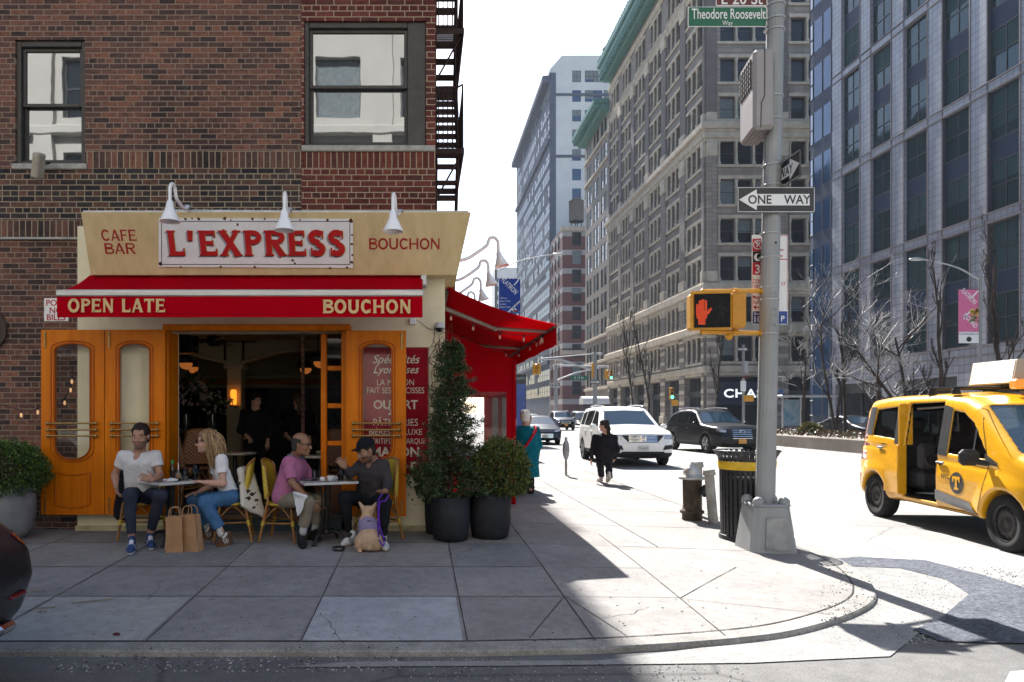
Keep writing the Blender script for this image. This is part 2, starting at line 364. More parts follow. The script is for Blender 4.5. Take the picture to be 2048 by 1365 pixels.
def brick_mat(name, stops, mortar, bw=.2, bh=.0655, msz=.011, plane='xz', squash=6, rot=False, streak=.25):
    if name in MATS: return MATS[name]
    m, nt, b = nt_of(name); t = N(nt, 'TexCoord'); sp = N(nt, 'SeparateXYZ'); cb = N(nt, 'CombineXYZ'); nt.links.new(t.outputs['Object'], sp.inputs[0])
    u, v = sp.outputs['XYZ'.index(plane[0].upper())], sp.outputs['XYZ'.index(plane[1].upper())]
    if rot: u, v = v, u
    jit = noise(nt, t.outputs['Object'], 9, 2); u = math_(nt, 'ADD', u, math_(nt, 'MULTIPLY', math_(nt, 'SUBTRACT', jit, .5), .012)); v = math_(nt, 'ADD', v, math_(nt, 'MULTIPLY', math_(nt, 'SUBTRACT', noise(nt, t.outputs['Object'], 5, 2), .5), .006))
    nt.links.new(u, cb.inputs[0]); nt.links.new(v, cb.inputs[1])
    k = N(nt, 'TexBrick', offset=0 if rot else .5, offset_frequency=2, squash=.5 if squash else 1, squash_frequency=squash or 2)
    k.inputs['Color1'].default_value = (0, 0, 0, 1); k.inputs['Color2'].default_value = (1, 1, 1, 1); k.inputs['Mortar'].default_value = (.5, .5, .5, 1)
    k.inputs['Scale'].default_value = 1; k.inputs['Mortar Size'].default_value = msz/2; k.inputs['Mortar Smooth'].default_value = .25; k.inputs['Brick Width'].default_value = bw; k.inputs['Row Height'].default_value = bh
    nt.links.new(cb.outputs[0], k.inputs['Vector'])
    bc = ramp(nt, k.outputs['Color'], stops); fine = noise(nt, t.outputs['Object'], 45, 5, .7); big = noise(nt, t.outputs['Object'], .9, 4)
    bc = mixc(nt, 1, bc, ramp(nt, fine, [(.25, (.6, .6, .6)), (.75, (1.35, 1.35, 1.35))]), 'MULTIPLY')
    mq = N(nt, 'Mapping'); mq.inputs['Scale'].default_value = (1, 1, 3.2) if plane[1] == 'z' and not rot else (3.2, 1, 1); nt.links.new(t.outputs['Object'], mq.inputs[0]); bc = mixc(nt, 1, bc, ramp(nt, noise(nt, mq.outputs[0], 11, 5, .7), [(.32, (.42, .42, .45)), (.48, (1, 1, 1)), (.72, (1.35, 1.28, 1.22))]), 'MULTIPLY')
    bc = mixc(nt, 1, bc, ramp(nt, big, [(.3, (.7, .7, .72)), (.7, (1.25, 1.2, 1.15))]), 'MULTIPLY')
    mc = mixc(nt, fine, mortar, tuple(c*.6 for c in mortar))
    out = mixc(nt, k.outputs['Fac'], bc, mc)
    mp = N(nt, 'Mapping'); mp.inputs['Scale'].default_value = (5, 5, .6); nt.links.new(t.outputs['Object'], mp.inputs[0])
    stn = ramp(nt, noise(nt, mp.outputs[0], 1.0, 6, .7), [(.62, (0, 0, 0)), (.85, (1, 1, 1))]); out = mixc(nt, math_(nt, 'MULTIPLY', stn, streak), out, (.45, .43, .42))
    nt.links.new(out, b.inputs['Base Color']); b.inputs['Roughness'].default_value = .85; b.inputs['Specular IOR Level'].default_value = .25
    hgt = math_(nt, 'ADD', math_(nt, 'MULTIPLY', k.outputs['Fac'], -1), math_(nt, 'MULTIPLY', fine, .5)); bumpn(nt, b, hgt, .7, .008)
    MATS[name] = m; return m
def glass_mat(name, col=(.02, .025, .03), rough=.02, alpha=1.0, metal=0, wav=0, spec=.8):
    if name in MATS: return MATS[name]
    m, nt, b = nt_of(name); b.inputs['Base Color'].default_value = (*col, 1); b.inputs['Roughness'].default_value = rough; b.inputs['Metallic'].default_value = metal
    b.inputs['Specular IOR Level'].default_value = spec; b.inputs['Alpha'].default_value = alpha
    if wav: bumpn(nt, b, noise(nt, objco(nt), 1.6, 2), wav, .05)
    MATS[name] = m; return m
def clear_mat(name='clear_glass', tint=(.93, .95, .94)):     # thin clear glass: see-through with a Fresnel reflection
    if name in MATS: return MATS[name]
    m = bpy.data.materials.new(name); m.use_nodes = True; nt = m.node_tree; nt.nodes.clear(); o = N(nt, 'OutputMaterial'); mx = N(nt, 'MixShader'); fr = N(nt, 'Fresnel'); fr.inputs[0].default_value = 1.45
    tr = N(nt, 'BsdfTransparent'); tr.inputs[0].default_value = (*tint, 1); gl = N(nt, 'BsdfGlossy'); gl.inputs['Roughness'].default_value = .03
    nt.links.new(fr.outputs[0], mx.inputs[0]); nt.links.new(tr.outputs[0], mx.inputs[1]); nt.links.new(gl.outputs[0], mx.inputs[2]); nt.links.new(mx.outputs[0], o.inputs[0])
    MATS[name] = m; return m
def ground_mat(name, c1, c2, spk=.3, big=.7, fine=70, bump=.3, crack=0, rough=.9, stain=.35, sc=(.25, .24, .23)):
    if name in MATS: return MATS[name]
    m, nt, b = nt_of(name); v = objco(nt); n1 = noise(nt, v, big, 6, .65); n2 = noise(nt, v, fine, 3, .7); n3 = noise(nt, v, 9, 5, .7)
    out = ramp(nt, n1, [(.3, c1), (.7, c2)]); out = mixc(nt, spk, out, ramp(nt, n2, [(.3, (.25, .25, .25)), (.7, (1.75, 1.75, 1.75))]), 'MULTIPLY')
    out = mixc(nt, stain, out, ramp(nt, n3, [(.3, (.55, .55, .56)), (.6, (1.25, 1.25, 1.24))]), 'MULTIPLY')
    sp = noise(nt, v, 3.1, 8, .8); out = mixc(nt, math_(nt, 'MULTIPLY', ramp(nt, sp, [(.63, (0, 0, 0)), (.70, (1, 1, 1))]), .35), out, sc)
    if crack:
        vo = N(nt, 'TexVoronoi', feature='DISTANCE_TO_EDGE'); vo.inputs['Scale'].default_value = .45; wv = mixc(nt, .12, v, noise(nt, v, 2.5, 6, .7)); nt.links.new(wv, vo.inputs['Vector'])
        out = mixc(nt, ramp(nt, vo.outputs[0], [(0, (crack,)*3), (.012, (0, 0, 0))]), out, (.03, .03, .03))
    nt.links.new(out, b.inputs['Base Color']); b.inputs['Roughness'].default_value = rough; b.inputs['Specular IOR Level'].default_value = .2
    if bump: bumpn(nt, b, math_(nt, 'ADD', n2, math_(nt, 'MULTIPLY', n3, .6)), bump, .006)
    MATS[name] = m; return m
def wood_mat(name, c1, c2, rough=.3, scale=14, axis='z', coat=.4):
    if name in MATS: return MATS[name]
    m, nt, b = nt_of(name); v = objco(nt, (1, 1, .07) if axis == 'z' else (.07, 1, 1)); n1 = noise(nt, v, scale, 6, .65); n2 = noise(nt, objco(nt), .9, 3)
    out = ramp(nt, n1, [(.3, c1), (.68, c2)]); out = mixc(nt, .5, out, ramp(nt, n2, [(.3, (.75, .75, .75)), (.7, (1.2, 1.2, 1.2))]), 'MULTIPLY')
    nt.links.new(out, b.inputs['Base Color']); b.inputs['Roughness'].default_value = rough; b.inputs['Coat Weight'].default_value = coat; b.inputs['Coat Roughness'].default_value = .15; b.inputs['Specular IOR Level'].default_value = .14
    bumpn(nt, b, n1, .12, .002); MATS[name] = m; return m
def emit_mat(name, col, st):
    if name in MATS: return MATS[name]
    m, nt, b = nt_of(name); b.inputs['Base Color'].default_value = (*[c*.3 for c in col], 1); b.inputs['Emission Color'].default_value = (*col, 1); b.inputs['Emission Strength'].default_value = st
    MATS[name] = m; return m
def tile_mat(name, c, line, w, h, plane, lw=.02, rough=.4, var=.1):
    if name in MATS: return MATS[name]
    m, nt, b = nt_of(name); t = N(nt, 'TexCoord'); sp = N(nt, 'SeparateXYZ'); cb = N(nt, 'CombineXYZ'); nt.links.new(t.outputs['Object'], sp.inputs[0])
    nt.links.new(sp.outputs['XYZ'.index(plane[0].upper())], cb.inputs[0]); nt.links.new(sp.outputs['XYZ'.index(plane[1].upper())], cb.inputs[1])
    k = N(nt, 'TexBrick', offset=0, offset_frequency=1, squash=1); k.inputs['Color1'].default_value = (*[x*(1-var) for x in c], 1); k.inputs['Color2'].default_value = (*[min(1, x*(1+var)) for x in c], 1); k.inputs['Mortar'].default_value = (*line, 1)
    k.inputs['Scale'].default_value = 1; k.inputs['Mortar Size'].default_value = lw/2; k.inputs['Brick Width'].default_value = w; k.inputs['Row Height'].default_value = h; nt.links.new(cb.outputs[0], k.inputs['Vector'])
    out = mixc(nt, 1, k.outputs['Color'], ramp(nt, noise(nt, t.outputs['Object'], .25, 5), [(.3, (.85, .85, .86)), (.7, (1.1, 1.1, 1.1))]), 'MULTIPLY')
    nt.links.new(out, b.inputs['Base Color']); b.inputs['Roughness'].default_value = rough; bumpn(nt, b, k.outputs['Fac'], -.3, .02); MATS[name] = m; return m
WHITE = pmat('white_paint', (.78, .78, .77), .4, var=.05); BLACKM = pmat('black_metal', (.022, .022, .024), .45, .3, var=.3)
GALV = pmat('galvanised_steel', (.40, .41, .42), .42, .55, var=.18, vs=9, bump=.08)
DARK = pmat('dark_void', (.012, .011, .011), .8); BRASS = pmat('aged_brass', (.36, .235, .085), .35, .9, var=.2, vs=20)
CREAM = pmat('cream_stucco', (.76, .69, .50), .8, var=.07, vs=2.5, bump=.15, bs=50)
REDC0 = pmat('red_awning_cloth', (.56, .0012, .014), .85, var=.1, vs=1.6, bump=.15, bs=300, spec=.04)
def translucent(m, col, f):        # thin cloth that lets some of the sun through
    nt = m.node_tree; b = nt.nodes['Principled BSDF']; o = nt.nodes['Material Output']; t = N(nt, 'BsdfTranslucent'); t.inputs[0].default_value = (*col, 1); mx = N(nt, 'MixShader'); mx.inputs[0].default_value = f
    nt.links.new(b.outputs[0], mx.inputs[1]); nt.links.new(t.outputs[0], mx.inputs[2]); nt.links.new(mx.outputs[0], o.inputs[0]); return m
REDC = translucent(REDC0, (.60, .006, .012), .4)
# ---------------------------------------------------------------- ground, road, pavements
def catmull(p, n=6):
    p = [np.array(q, float) for q in p]; o = []
    for i in range(len(p)-1):
        a, b, c, d = p[max(i-1, 0)], p[i], p[i+1], p[min(i+2, len(p)-1)]
        for k in range(n):
            t = k/n; o.append(.5*((2*b)+(-a+c)*t+(2*a-5*b+4*c-d)*t*t+(-a+3*b-3*c+d)*t**3))
    o.append(p[-1]); return o
KERB = [(-60, 4.68), (-30, 4.68), (-4.5, 4.68), (-2, 4.68), (0, 4.68), (.58, 4.70), (1.24, 4.75), (2.06, 4.91), (2.7, 5.15), (3.45, 5.68), (3.88, 6.2), (4.22, 6.96), (4.41, 7.8), (4.46, 8.9), (4.46, 11), (4.46, 14), (4.46, 30), (4.46, 66)]
WALLC = [(-60, 8.8), (-30, 8.8), (-4.5, 8.8), (-2, 8.8), (0, 8.8)]+[(.27, 8.8)]*8+[(.27, 8.9), (.27, 11), (.27, 14), (.27, 30), (.27, 66)]
KC = catmull(KERB[2:15], 6); WC = catmull(WALLC[2:15], 6)
KC = [np.array(q, float) for q in KERB[:2]]+KC+[np.array(q, float) for q in KERB[15:]]; WC = [np.array(q, float) for q in WALLC[:2]]+WC+[np.array(q, float) for q in WALLC[15:]]
ROADZ = .082; KZ, WZ = .12, .24
_ang = [(math.atan2(k[0]-.27, 8.8-k[1]), math.hypot(k[0]-.27, 8.8-k[1])) for k in KC if .27 <= k[0] and k[1] <= 8.81]
def gz(x, y):
    if x <= .27: t = (8.8-y)/4.12
    elif y >= 8.8: t = (x-.27)/4.19
    else: t = math.hypot(x-.27, 8.8-y)/float(np.interp(math.atan2(x-.27, 8.8-y), [a for a, _ in _ang], [b for _, b in _ang]))
    return ROADZ if t > 1.001 else WZ-(WZ-KZ)*max(0, min(1, t))
def PG(px, py):                                       # photo pixel on the near pavement
    z = .2
    for _ in range(4): q = G(px, py, z); z = gz(q.x, q.y)
    return Vector((q.x, q.y, z))
ASPH = ground_mat('asphalt', (.10, .098, .096), (.16, .155, .15), .45, .5, 90, .4, crack=.5)
AVEN = ground_mat('worn_asphalt', (.21, .206, .20), (.30, .296, .29), .42, .35, 60, .3, crack=.35, sc=(.33, .32, .31))
CONC = ground_mat('pavement_concrete', (.185, .174, .166), (.265, .252, .24), .25, .9, 80, .25, crack=0, sc=(.13, .125, .12))
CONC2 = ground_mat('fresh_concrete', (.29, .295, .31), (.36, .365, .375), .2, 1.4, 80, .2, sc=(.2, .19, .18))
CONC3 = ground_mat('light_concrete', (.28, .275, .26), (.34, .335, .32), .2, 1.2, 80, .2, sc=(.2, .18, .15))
KERBM = ground_mat('kerb_stone', (.17, .162, .15), (.30, .29, .272), .35, 2.5, 50, .3, sc=(.12, .10, .08))
JOINT = pmat('joint_dirt', (.055, .052, .048), .95, var=.4, vs=12)
GRAV = ground_mat('loose_gravel', (.05, .056, .07), (.09, .097, .115), .95, 1.5, 38, 1.0, sc=(.16, .165, .18), stain=.6)
PATCH = ground_mat('asphalt_patch', (.19, .186, .18), (.265, .26, .25), .35, 1.0, 75, .3, sc=(.27, .26, .25))
PAINT = ground_mat('road_paint', (.42, .42, .41), (.62, .62, .61), .3, 3, 60, .2, sc=(.2, .2, .2))
mb = MB(); mb.grid(lambda u, v: (-260+560*u, -70+900*v, 0.0), 40, 40); mb.build('ground', AVEN).__setitem__('kind', 'structure')
mb = MB(); mb.quad((-90, -70, ROADZ-.003), (60, -70, ROADZ-.003), (60, 5.4, ROADZ-.003), (-90, 5.4, ROADZ-.003))
struct(mb.build('side_street_road', ASPH))
mb = MB(); mb.quad((2.5, 5.2, ROADZ), (60, 5.2, ROADZ), (60, 320, ROADZ), (2.5, 320, ROADZ)); mb.quad((.4, 4.9, ROADZ-.004), (2.5, 4.9, ROADZ-.004), (2.5, 60, ROADZ-.004), (.4, 60, ROADZ-.004)); struct(mb.build('avenue_road', AVEN))
def ruled(name, ta, tb, mat, dz=0, nv=8):
    mb = MB(); n = len(KC)
    def f(u, v):
        i = min(int(round(u*(n-1))), n-1); k, w_ = KC[i], WC[i]; L = np.linalg.norm(k-w_); t0 = ta/L if ta else 0; t1 = tb/L if tb is not None else 1
        t = t0+(t1-t0)*v; p = k+(w_-k)*t; return (p[0], p[1], KZ+(WZ-KZ)*t+dz)
    mb.grid(f, n-1, nv, 0, False); return mb, f
mb, _ = ruled('pavement', .17, None, CONC); struct(mb.build('pavement', CONC))
mb, f = ruled('kerb', 0.012, .16, KERBM, 0, 1)
n = len(KC)
for i in range(n-1):
    a, b = KC[i], KC[i+1]; q = lambda k, j, d, z: tuple(k+(WC[j]-k)/np.linalg.norm(WC[j]-k)*d)+(z,)
    mb.quad(q(a, i, .012, KZ), q(b, i+1, .012, KZ), q(b, i+1, 0, KZ-.012), q(a, i, 0, KZ-.012)); mb.quad(q(a, i, 0, KZ-.012), q(b, i+1, 0, KZ-.012), q(b, i+1, -.015, 0), q(a, i, -.015, 0))
struct(mb.build('kerb', KERBM))
def strip(mb, pts, wd, dz=.004, m=0, fn=gz, seg=.25):
    for a, b in zip(pts[:-1], pts[1:]):
        a, b = np.array(a, float), np.array(b, float); L = np.linalg.norm(b-a); k = max(1, int(L/seg)); d = (b-a)/L; nn = np.array([-d[1], d[0]])*wd/2; vs = []
        for i in range(k+1):
            p = a+(b-a)*i/k; j = RNG.uniform(.6, 1.3)
            for sg in (1, -1): x, y = p+nn*sg*j; vs.append((x, y, fn(x, y)+dz))
        mb.add(vs, [(2*i, 2*i+1, 2*i+3, 2*i+2) for i in range(k)], m)
mb = MB()
for y in (8.0, 6.92, 5.91): strip(mb, [(-20, y), (2.1, y)], .008)
for x in (-6.3, -5.2, -4.1, -3.0, -1.87, -.83, .28, 1.14): strip(mb, [(x, 8.75), (x+.02, 4.86)], .009)
strip(mb, [(2.13, 8.8), (2.08, 4.98)], .007); strip(mb, [(1.15, 5.9), (.72, 4.9)], .007); strip(mb, [(1.17, 5.9), (1.4, 4.95)], .007)
strip(mb, [(2.1, 5.9), (3.05, 7.05)], .008); strip(mb, [(2.1, 5.88), (3.1, 5.5)], .006); strip(mb, [(2.1, 8.0), (4.28, 7.9)], .012); strip(mb, [(1.14, 8.0), (1.14, 9.5)], .012)
for y in (9.5, 11.1, 12.7, 14.3, 16, 18): strip(mb, [(.5, y), (4.28, y)], .012)
strip(mb, [(2.6, 8.0), (2.6, 30)], .012)
n0 = [i for i in range(n) if -6 < KC[i][0]]
strip(mb, [tuple(KC[i]+(WC[i]-KC[i])/np.linalg.norm(WC[i]-KC[i])*.17) for i in n0], .012)
struct(mb.build('pavement_joints', JOINT))
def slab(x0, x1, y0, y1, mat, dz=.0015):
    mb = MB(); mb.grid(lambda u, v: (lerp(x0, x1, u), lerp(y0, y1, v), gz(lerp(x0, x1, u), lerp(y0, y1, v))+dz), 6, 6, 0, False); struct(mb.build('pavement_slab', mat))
TONE = [ground_mat('pavement_tone_dark', (.165, .156, .15), (.235, .224, .214), .25, 1.1, 80, .25, sc=(.115, .11, .105)), ground_mat('pavement_tone_mid', (.20, .19, .182), (.275, .262, .25), .25, 1.3, 80, .25, sc=(.13, .125, .12)), ground_mat('pavement_tone_warm', (.21, .19, .172), (.28, .258, .236), .25, .8, 80, .25, sc=(.13, .12, .11))]
_xs = [-7.4, -6.3, -5.2, -4.1, -3.0, -1.87, -.83, .28, 1.14, 2.1]; _ys = [4.86, 5.91, 6.92, 8.0, 8.7]
for _i in range(9):
    for _j in range(4):
        if _i < 7 and not (_j == 0 and _i in (3, 4, 6)) or _i == 7 and _j in (1, 2): slab(_xs[_i]+.006, _xs[_i+1]-.006, _ys[_j]+.006, _ys[_j+1]-.006, TONE[(_i*5+_j*7+_i*_j) % 3], .001)
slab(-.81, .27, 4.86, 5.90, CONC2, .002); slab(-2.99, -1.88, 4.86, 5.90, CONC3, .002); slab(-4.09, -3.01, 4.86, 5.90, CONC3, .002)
# road patches at the corner
def gpoly(name, pts, mat, dz):
    mb = MB(); q = [G(x, y, ROADZ) for x, y in pts]; mb.poly([(p.x, p.y, ROADZ+dz) for p in q][::-1]); o = mb.build(name, mat); struct(o); return o
gpoly('road_patch', [(560, 1336), (1024, 1333), (1505, 1327), (1780, 1314), (1860, 1250), (1990, 1180), (1850, 1135), (1700, 1105), (1600, 1075), (1560, 1100), (1640, 1160), (1660, 1220), (1500, 1285), (1200, 1322), (700, 1325)], PATCH, .004)
gpoly('gravel_patch', [(1655, 1120), (1720, 1115), (1850, 1122), (1960, 1150), (2110, 1195), (2140, 1290), (1990, 1288), (1880, 1284), (1826, 1262), (1880, 1240), (1938, 1190), (1890, 1160), (1800, 1138), (1700, 1134)], GRAV, .008)
gpoly('crosswalk_bar', [(2020, 1345), (2200, 1330), (2260, 1400), (1985, 1420)], PAINT, .004)
gpoly('crosswalk_bar', [(1560, 1072), (1640, 1066), (1830, 1122), (1770, 1126)], PAINT, .006)
mb = MB()      # trodden gum, spills and old paint marks
for _ in range(240):
    p = PG(RNG.uniform(60, 1560), RNG.uniform(1085, 1285)); s = RNG.uniform(.004, .012); k = 9; a0 = RNG.uniform(0, 6)
    if gz(p.x, p.y) <= KZ+.004: continue
    mb.poly([(p.x+s*math.cos(a0+i*6.283/k)*RNG.uniform(.7, 1.2), p.y+s*math.sin(a0+i*6.283/k)*RNG.uniform(.7, 1.2), p.z+.0035) for i in range(k)])
o = mb.build('trodden_gum', pmat('gum_grey', (.11, .104, .10), .9, var=.4)); o['kind'] = 'stuff'; o['label'] = 'dark spots of trodden gum on the pavement'
def splotch(pts, mat, name):
    mb = MB(); mb.poly([(q.x, q.y, q.z+.004) for q in (PG(*p) for p in pts)][::-1]); struct(mb.build(name, mat))
splotch([(224, 1270), (232, 1266), (241, 1268), (239, 1273), (228, 1273)], pmat('red_mark', (.10, .02, .02), .9), 'paint_mark')
for a, b in (((66, 1217), (110, 1214)), ((72, 1224), (92, 1222)), ((140, 1206), (225, 1198)), ((60, 1182), (90, 1180))): splotch([(a[0], a[1]), (b[0], b[1]), (b[0]+3, b[1]+3), (a[0]+4, a[1]+3.5)], pmat('yellow_mark', (.235, .20, .155), .9, var=.5, vs=40), 'paint_mark')
mb = MB()
for (x0, y0, x1, y1) in ((910, 1120, 960, 1085), (960, 1085, 968, 1052), (690, 1290, 640, 1225), (560, 1150, 470, 1168), (1210, 1240, 1300, 1215), (330, 1160, 300, 1200)):
    pts = [PG(lerp(x0, x1, t)+RNG.normal()*5, lerp(y0, y1, t)+RNG.normal()*2) for t in np.linspace(0, 1, 9)]; strip(mb, [(p.x, p.y) for p in pts], .0045, .004)
struct(mb.build('pavement_cracks', JOINT))
mb = MB()      # loose stones and grit, one scatter
def grit(n, px0, px1, py0, py1, s0, s1):
    for _ in range(n):
        p = PG(RNG.uniform(px0, px1), RNG.uniform(py0, py1)); s = RNG.uniform(s0, s1); a = RNG.uniform(0, 6.28)
        vs = [(p.x+s*math.cos(a+i*1.57)*RNG.uniform(.6, 1.2), p.y+s*math.sin(a+i*1.57)*RNG.uniform(.6, 1.2), p.z+.001) for i in range(4)]+[(p.x, p.y, p.z+s*RNG.uniform(.5, 1))]
        mb.add(vs, [(0, 1, 4), (1, 2, 4), (2, 3, 4), (3, 0, 4)], int(RNG.integers(0, 3)))
grit(500, 100, 800, 1308, 1345, .003, .011); grit(350, 800, 1500, 1318, 1364, .003, .009); grit(900, 1640, 1900, 1130, 1290, .003, .012); grit(1800, 1820, 2060, 1135, 1285, .004, .012); grit(300, 100, 1500, 1100, 1290, .002, .005)
o = mb.build('loose_grit', [pmat('grit_dark', (.06, .058, .055), .9), pmat('grit_grey', (.25, .25, .25), .9), pmat('grit_pale', (.4, .39, .37), .9)]); o['kind'] = 'stuff'; o['label'] = 'loose grit and gravel scattered along the kerb and road patch'
# far pavement and lane lines
mb = MB(); mb.box(28.5, 60, -60, 70, 0, .17, c=.02); mb.box(28.5, 33.1, 86, 320, 0, .17, c=.02); struct(mb.build('far_pavement', CONC))
mb = MB()
for k in range(14): mb.quad((9.3, 22+k*9, ROADZ+.004), (9.42, 22+k*9, ROADZ+.004), (9.42, 25+k*9, ROADZ+.004), (9.3, 25+k*9, ROADZ+.004))
for k in range(9): mb.quad((5+k*1.4, 68, ROADZ+.004), (5.6+k*1.4, 68, ROADZ+.004), (5.6+k*1.4, 71.5, ROADZ+.004), (5+k*1.4, 71.5, ROADZ+.004))
struct(mb.build('lane_markings', PAINT))
# ---------------------------------------------------------------- the corner restaurant building
BROWN = [(0, (.044, .033, .033)), (.25, (.078, .047, .042)), (.5, (.118, .062, .050)), (.75, (.152, .074, .056)), (1, (.195, .092, .064))]
DKB = [(0, (.022, .022, .026)), (.4, (.045, .038, .038)), (.75, (.08, .05, .043)), (1, (.14, .07, .05))]
REDB = [(0, (.085, .023, .020)), (.4, (.112, .031, .025)), (.75, (.145, .043, .033)), (1, (.075, .032, .028))]
BR_F = brick_mat('brown_brick', BROWN, (.33, .25, .185), msz=.0115); BR_S = brick_mat('brown_brick_side', BROWN, (.44, .35, .245), msz=.0145, plane='yz')
BR_D = brick_mat('dark_brick', DKB, (.40, .32, .225), bw=.2, squash=3, msz=.013, bh=.068); BR_R = brick_mat('red_brick', REDB, (.44, .34, .24), squash=4, msz=.0125, bh=.071, bw=.215)
BR_V = brick_mat('soldier_brick', [(0, (.035, .028, .028)), (.5, (.10, .055, .045)), (1, (.19, .09, .065))], (.42, .33, .23), bw=.21, bh=.074, rot=True, squash=0, msz=.013); BR_VR = brick_mat('red_soldier_brick', REDB, (.42, .33, .23), bw=.21, bh=.074, rot=True, squash=0, msz=.013)
STONE = pmat('sill_stone', (.34, .33, .30), .85, var=.25, vs=9, bump=.2)
ORANGE = wood_mat('orange_varnished_wood', (.50, .118, .0008), (.66, .185, .001), .45, coat=.05); ORANGE2 = wood_mat('orange_wood_moulding', (.30, .055, .0006), (.42, .09, .001), .35, coat=.1)
WFR = pmat('dark_window_frame', (.045, .041, .036), .5, .1, var=.25)
WGL = glass_mat('window_reflecting_glass', (.25, .265, .28), .015, metal=.85, wav=.012)
CLEAR = clear_mat()
def wall_holes(mb, x0, x1, z0, z1, holes, y0, y1, m=0, ax='x', rev=None):
    xs = sorted({x0, x1, *[h[0] for h in holes], *[h[1] for h in holes]}); zs = sorted({z0, z1, *[h[2] for h in holes], *[h[3] for h in holes]})
    pt = (lambda a, d, z: (a, d, z)) if ax == 'x' else (lambda a, d, z: (d, a, z))
    for a, b in zip(xs[:-1], xs[1:]):
        run = None
        for c, d in list(zip(zs[:-1], zs[1:]))+[(None, None)]:
            solid = c is not None and not any(h[0]-1e-6 <= a and b <= h[1]+1e-6 and h[2]-1e-6 <= c and d <= h[3]+1e-6 for h in holes)
            if solid: run = (run[0], d) if run else (c, d)
            elif run:
                q = [pt(a, y0, run[0]), pt(b, y0, run[0]), pt(b, y0, run[1]), pt(a, y0, run[1])]
                mb.quad(*q, m=m); run = None
    for h in holes:
        for q in (((h[0], y0, h[2]), (h[0], y1, h[2]), (h[0], y1, h[3]), (h[0], y0, h[3])), ((h[1], y0, h[2]), (h[1], y0, h[3]), (h[1], y1, h[3]), (h[1], y1, h[2])),
                  ((h[0], y0, h[3]), (h[1], y0, h[3]), (h[1], y1, h[3]), (h[0], y1, h[3])), ((h[0], y0, h[2]), (h[0], y1, h[2]), (h[1], y1, h[2]), (h[1], y0, h[2]))):
            mb.quad(*[pt(*p) for p in q], m=m if rev is None else rev)
B = thing('brick_corner_building', 'brown brick corner building with a cream cafe front and orange doors', 'building', (-3, 12, 0), world=True)
W1 = (-4.946, -4.097, 4.678, 6.184); W2 = (-1.438, .042, 4.897, 6.414); XR = .158; HB = 20.6
OP = (-3.04, -.92, .30, 2.636)
mb = MB(); up = 3.25
wins = [W1, W2]+[(w_[0], w_[1], w_[2]+up*k, w_[3]+up*k) for k in range(1, 5) for w_ in (W1, W2)]
wins += [(-8.4, -7.5, a[2], a[3]) for a in wins[::2]]
wall_holes(mb, -14, -1.47, 0, HB, [w_ for w_ in wins if w_[0] < -2]+[(-4.1, -1.47, 0, 3.9)], 8.8, 9.05)
mb.quad((-14, 8.8, HB), (XR, 8.8, HB), (XR, 40, HB), (-14, 40, HB)); mb.quad((-14, 40, 0), (-14, 8.8, 0), (-14, 8.8, HB), (-14, 40, HB)); mb.quad((-14, 40, 0), (XR, 40, 0), (XR, 40, HB), (-14, 40, HB))
mb.build('brick_wall', BR_F, B)
mb = MB(); mb.quad((XR, 8.8, 0), (XR, 40, 0), (XR, 40, HB), (XR, 8.8, HB)); mb.build('brick_wall', BR_S, B)
mb = MB(); wall_holes(mb, -1.47, XR, 3.9, HB, [w_ for w_ in wins if w_[0] > -2], 8.8, 9.05); mb.build('red_brick_pier', BR_R, B)
mb = MB(); mb.quad((-4.09, 8.797, 3.9), (-1.47, 8.797, 3.9), (-1.47, 8.797, 4.66), (-4.09, 8.797, 4.66)); mb.quad((-14, 8.797, 3.99), (-4.09, 8.797, 3.99), (-4.09, 8.797, 4.62), (-14, 8.797, 4.62)); mb.build('dark_brick_band', BR_D, B)
mb = MB(); mb.quad((-4.09, 8.794, 4.62), (-1.47, 8.794, 4.62), (-1.47, 8.794, 4.83), (-4.09, 8.794, 4.83)); mb.box(-14, -4.17, 8.785, 8.8, 3.782, 3.988); mb.build('soldier_course', BR_V, B)
mb = MB(); mb.box(-14, -4.17, 8.76, 8.8, 3.755, 3.78); mb.build('stone_ledge', STONE, B)
mb = MB(); mb.quad((-1.46, 8.795, 4.62), (XR, 8.795, 4.62), (XR, 8.795, 4.83), (-1.46, 8.795, 4.83)); mb.build('soldier_course', BR_VR, B)
BLIND = pmat('roller_blind', (.62, .61, .57), .9, var=.06)
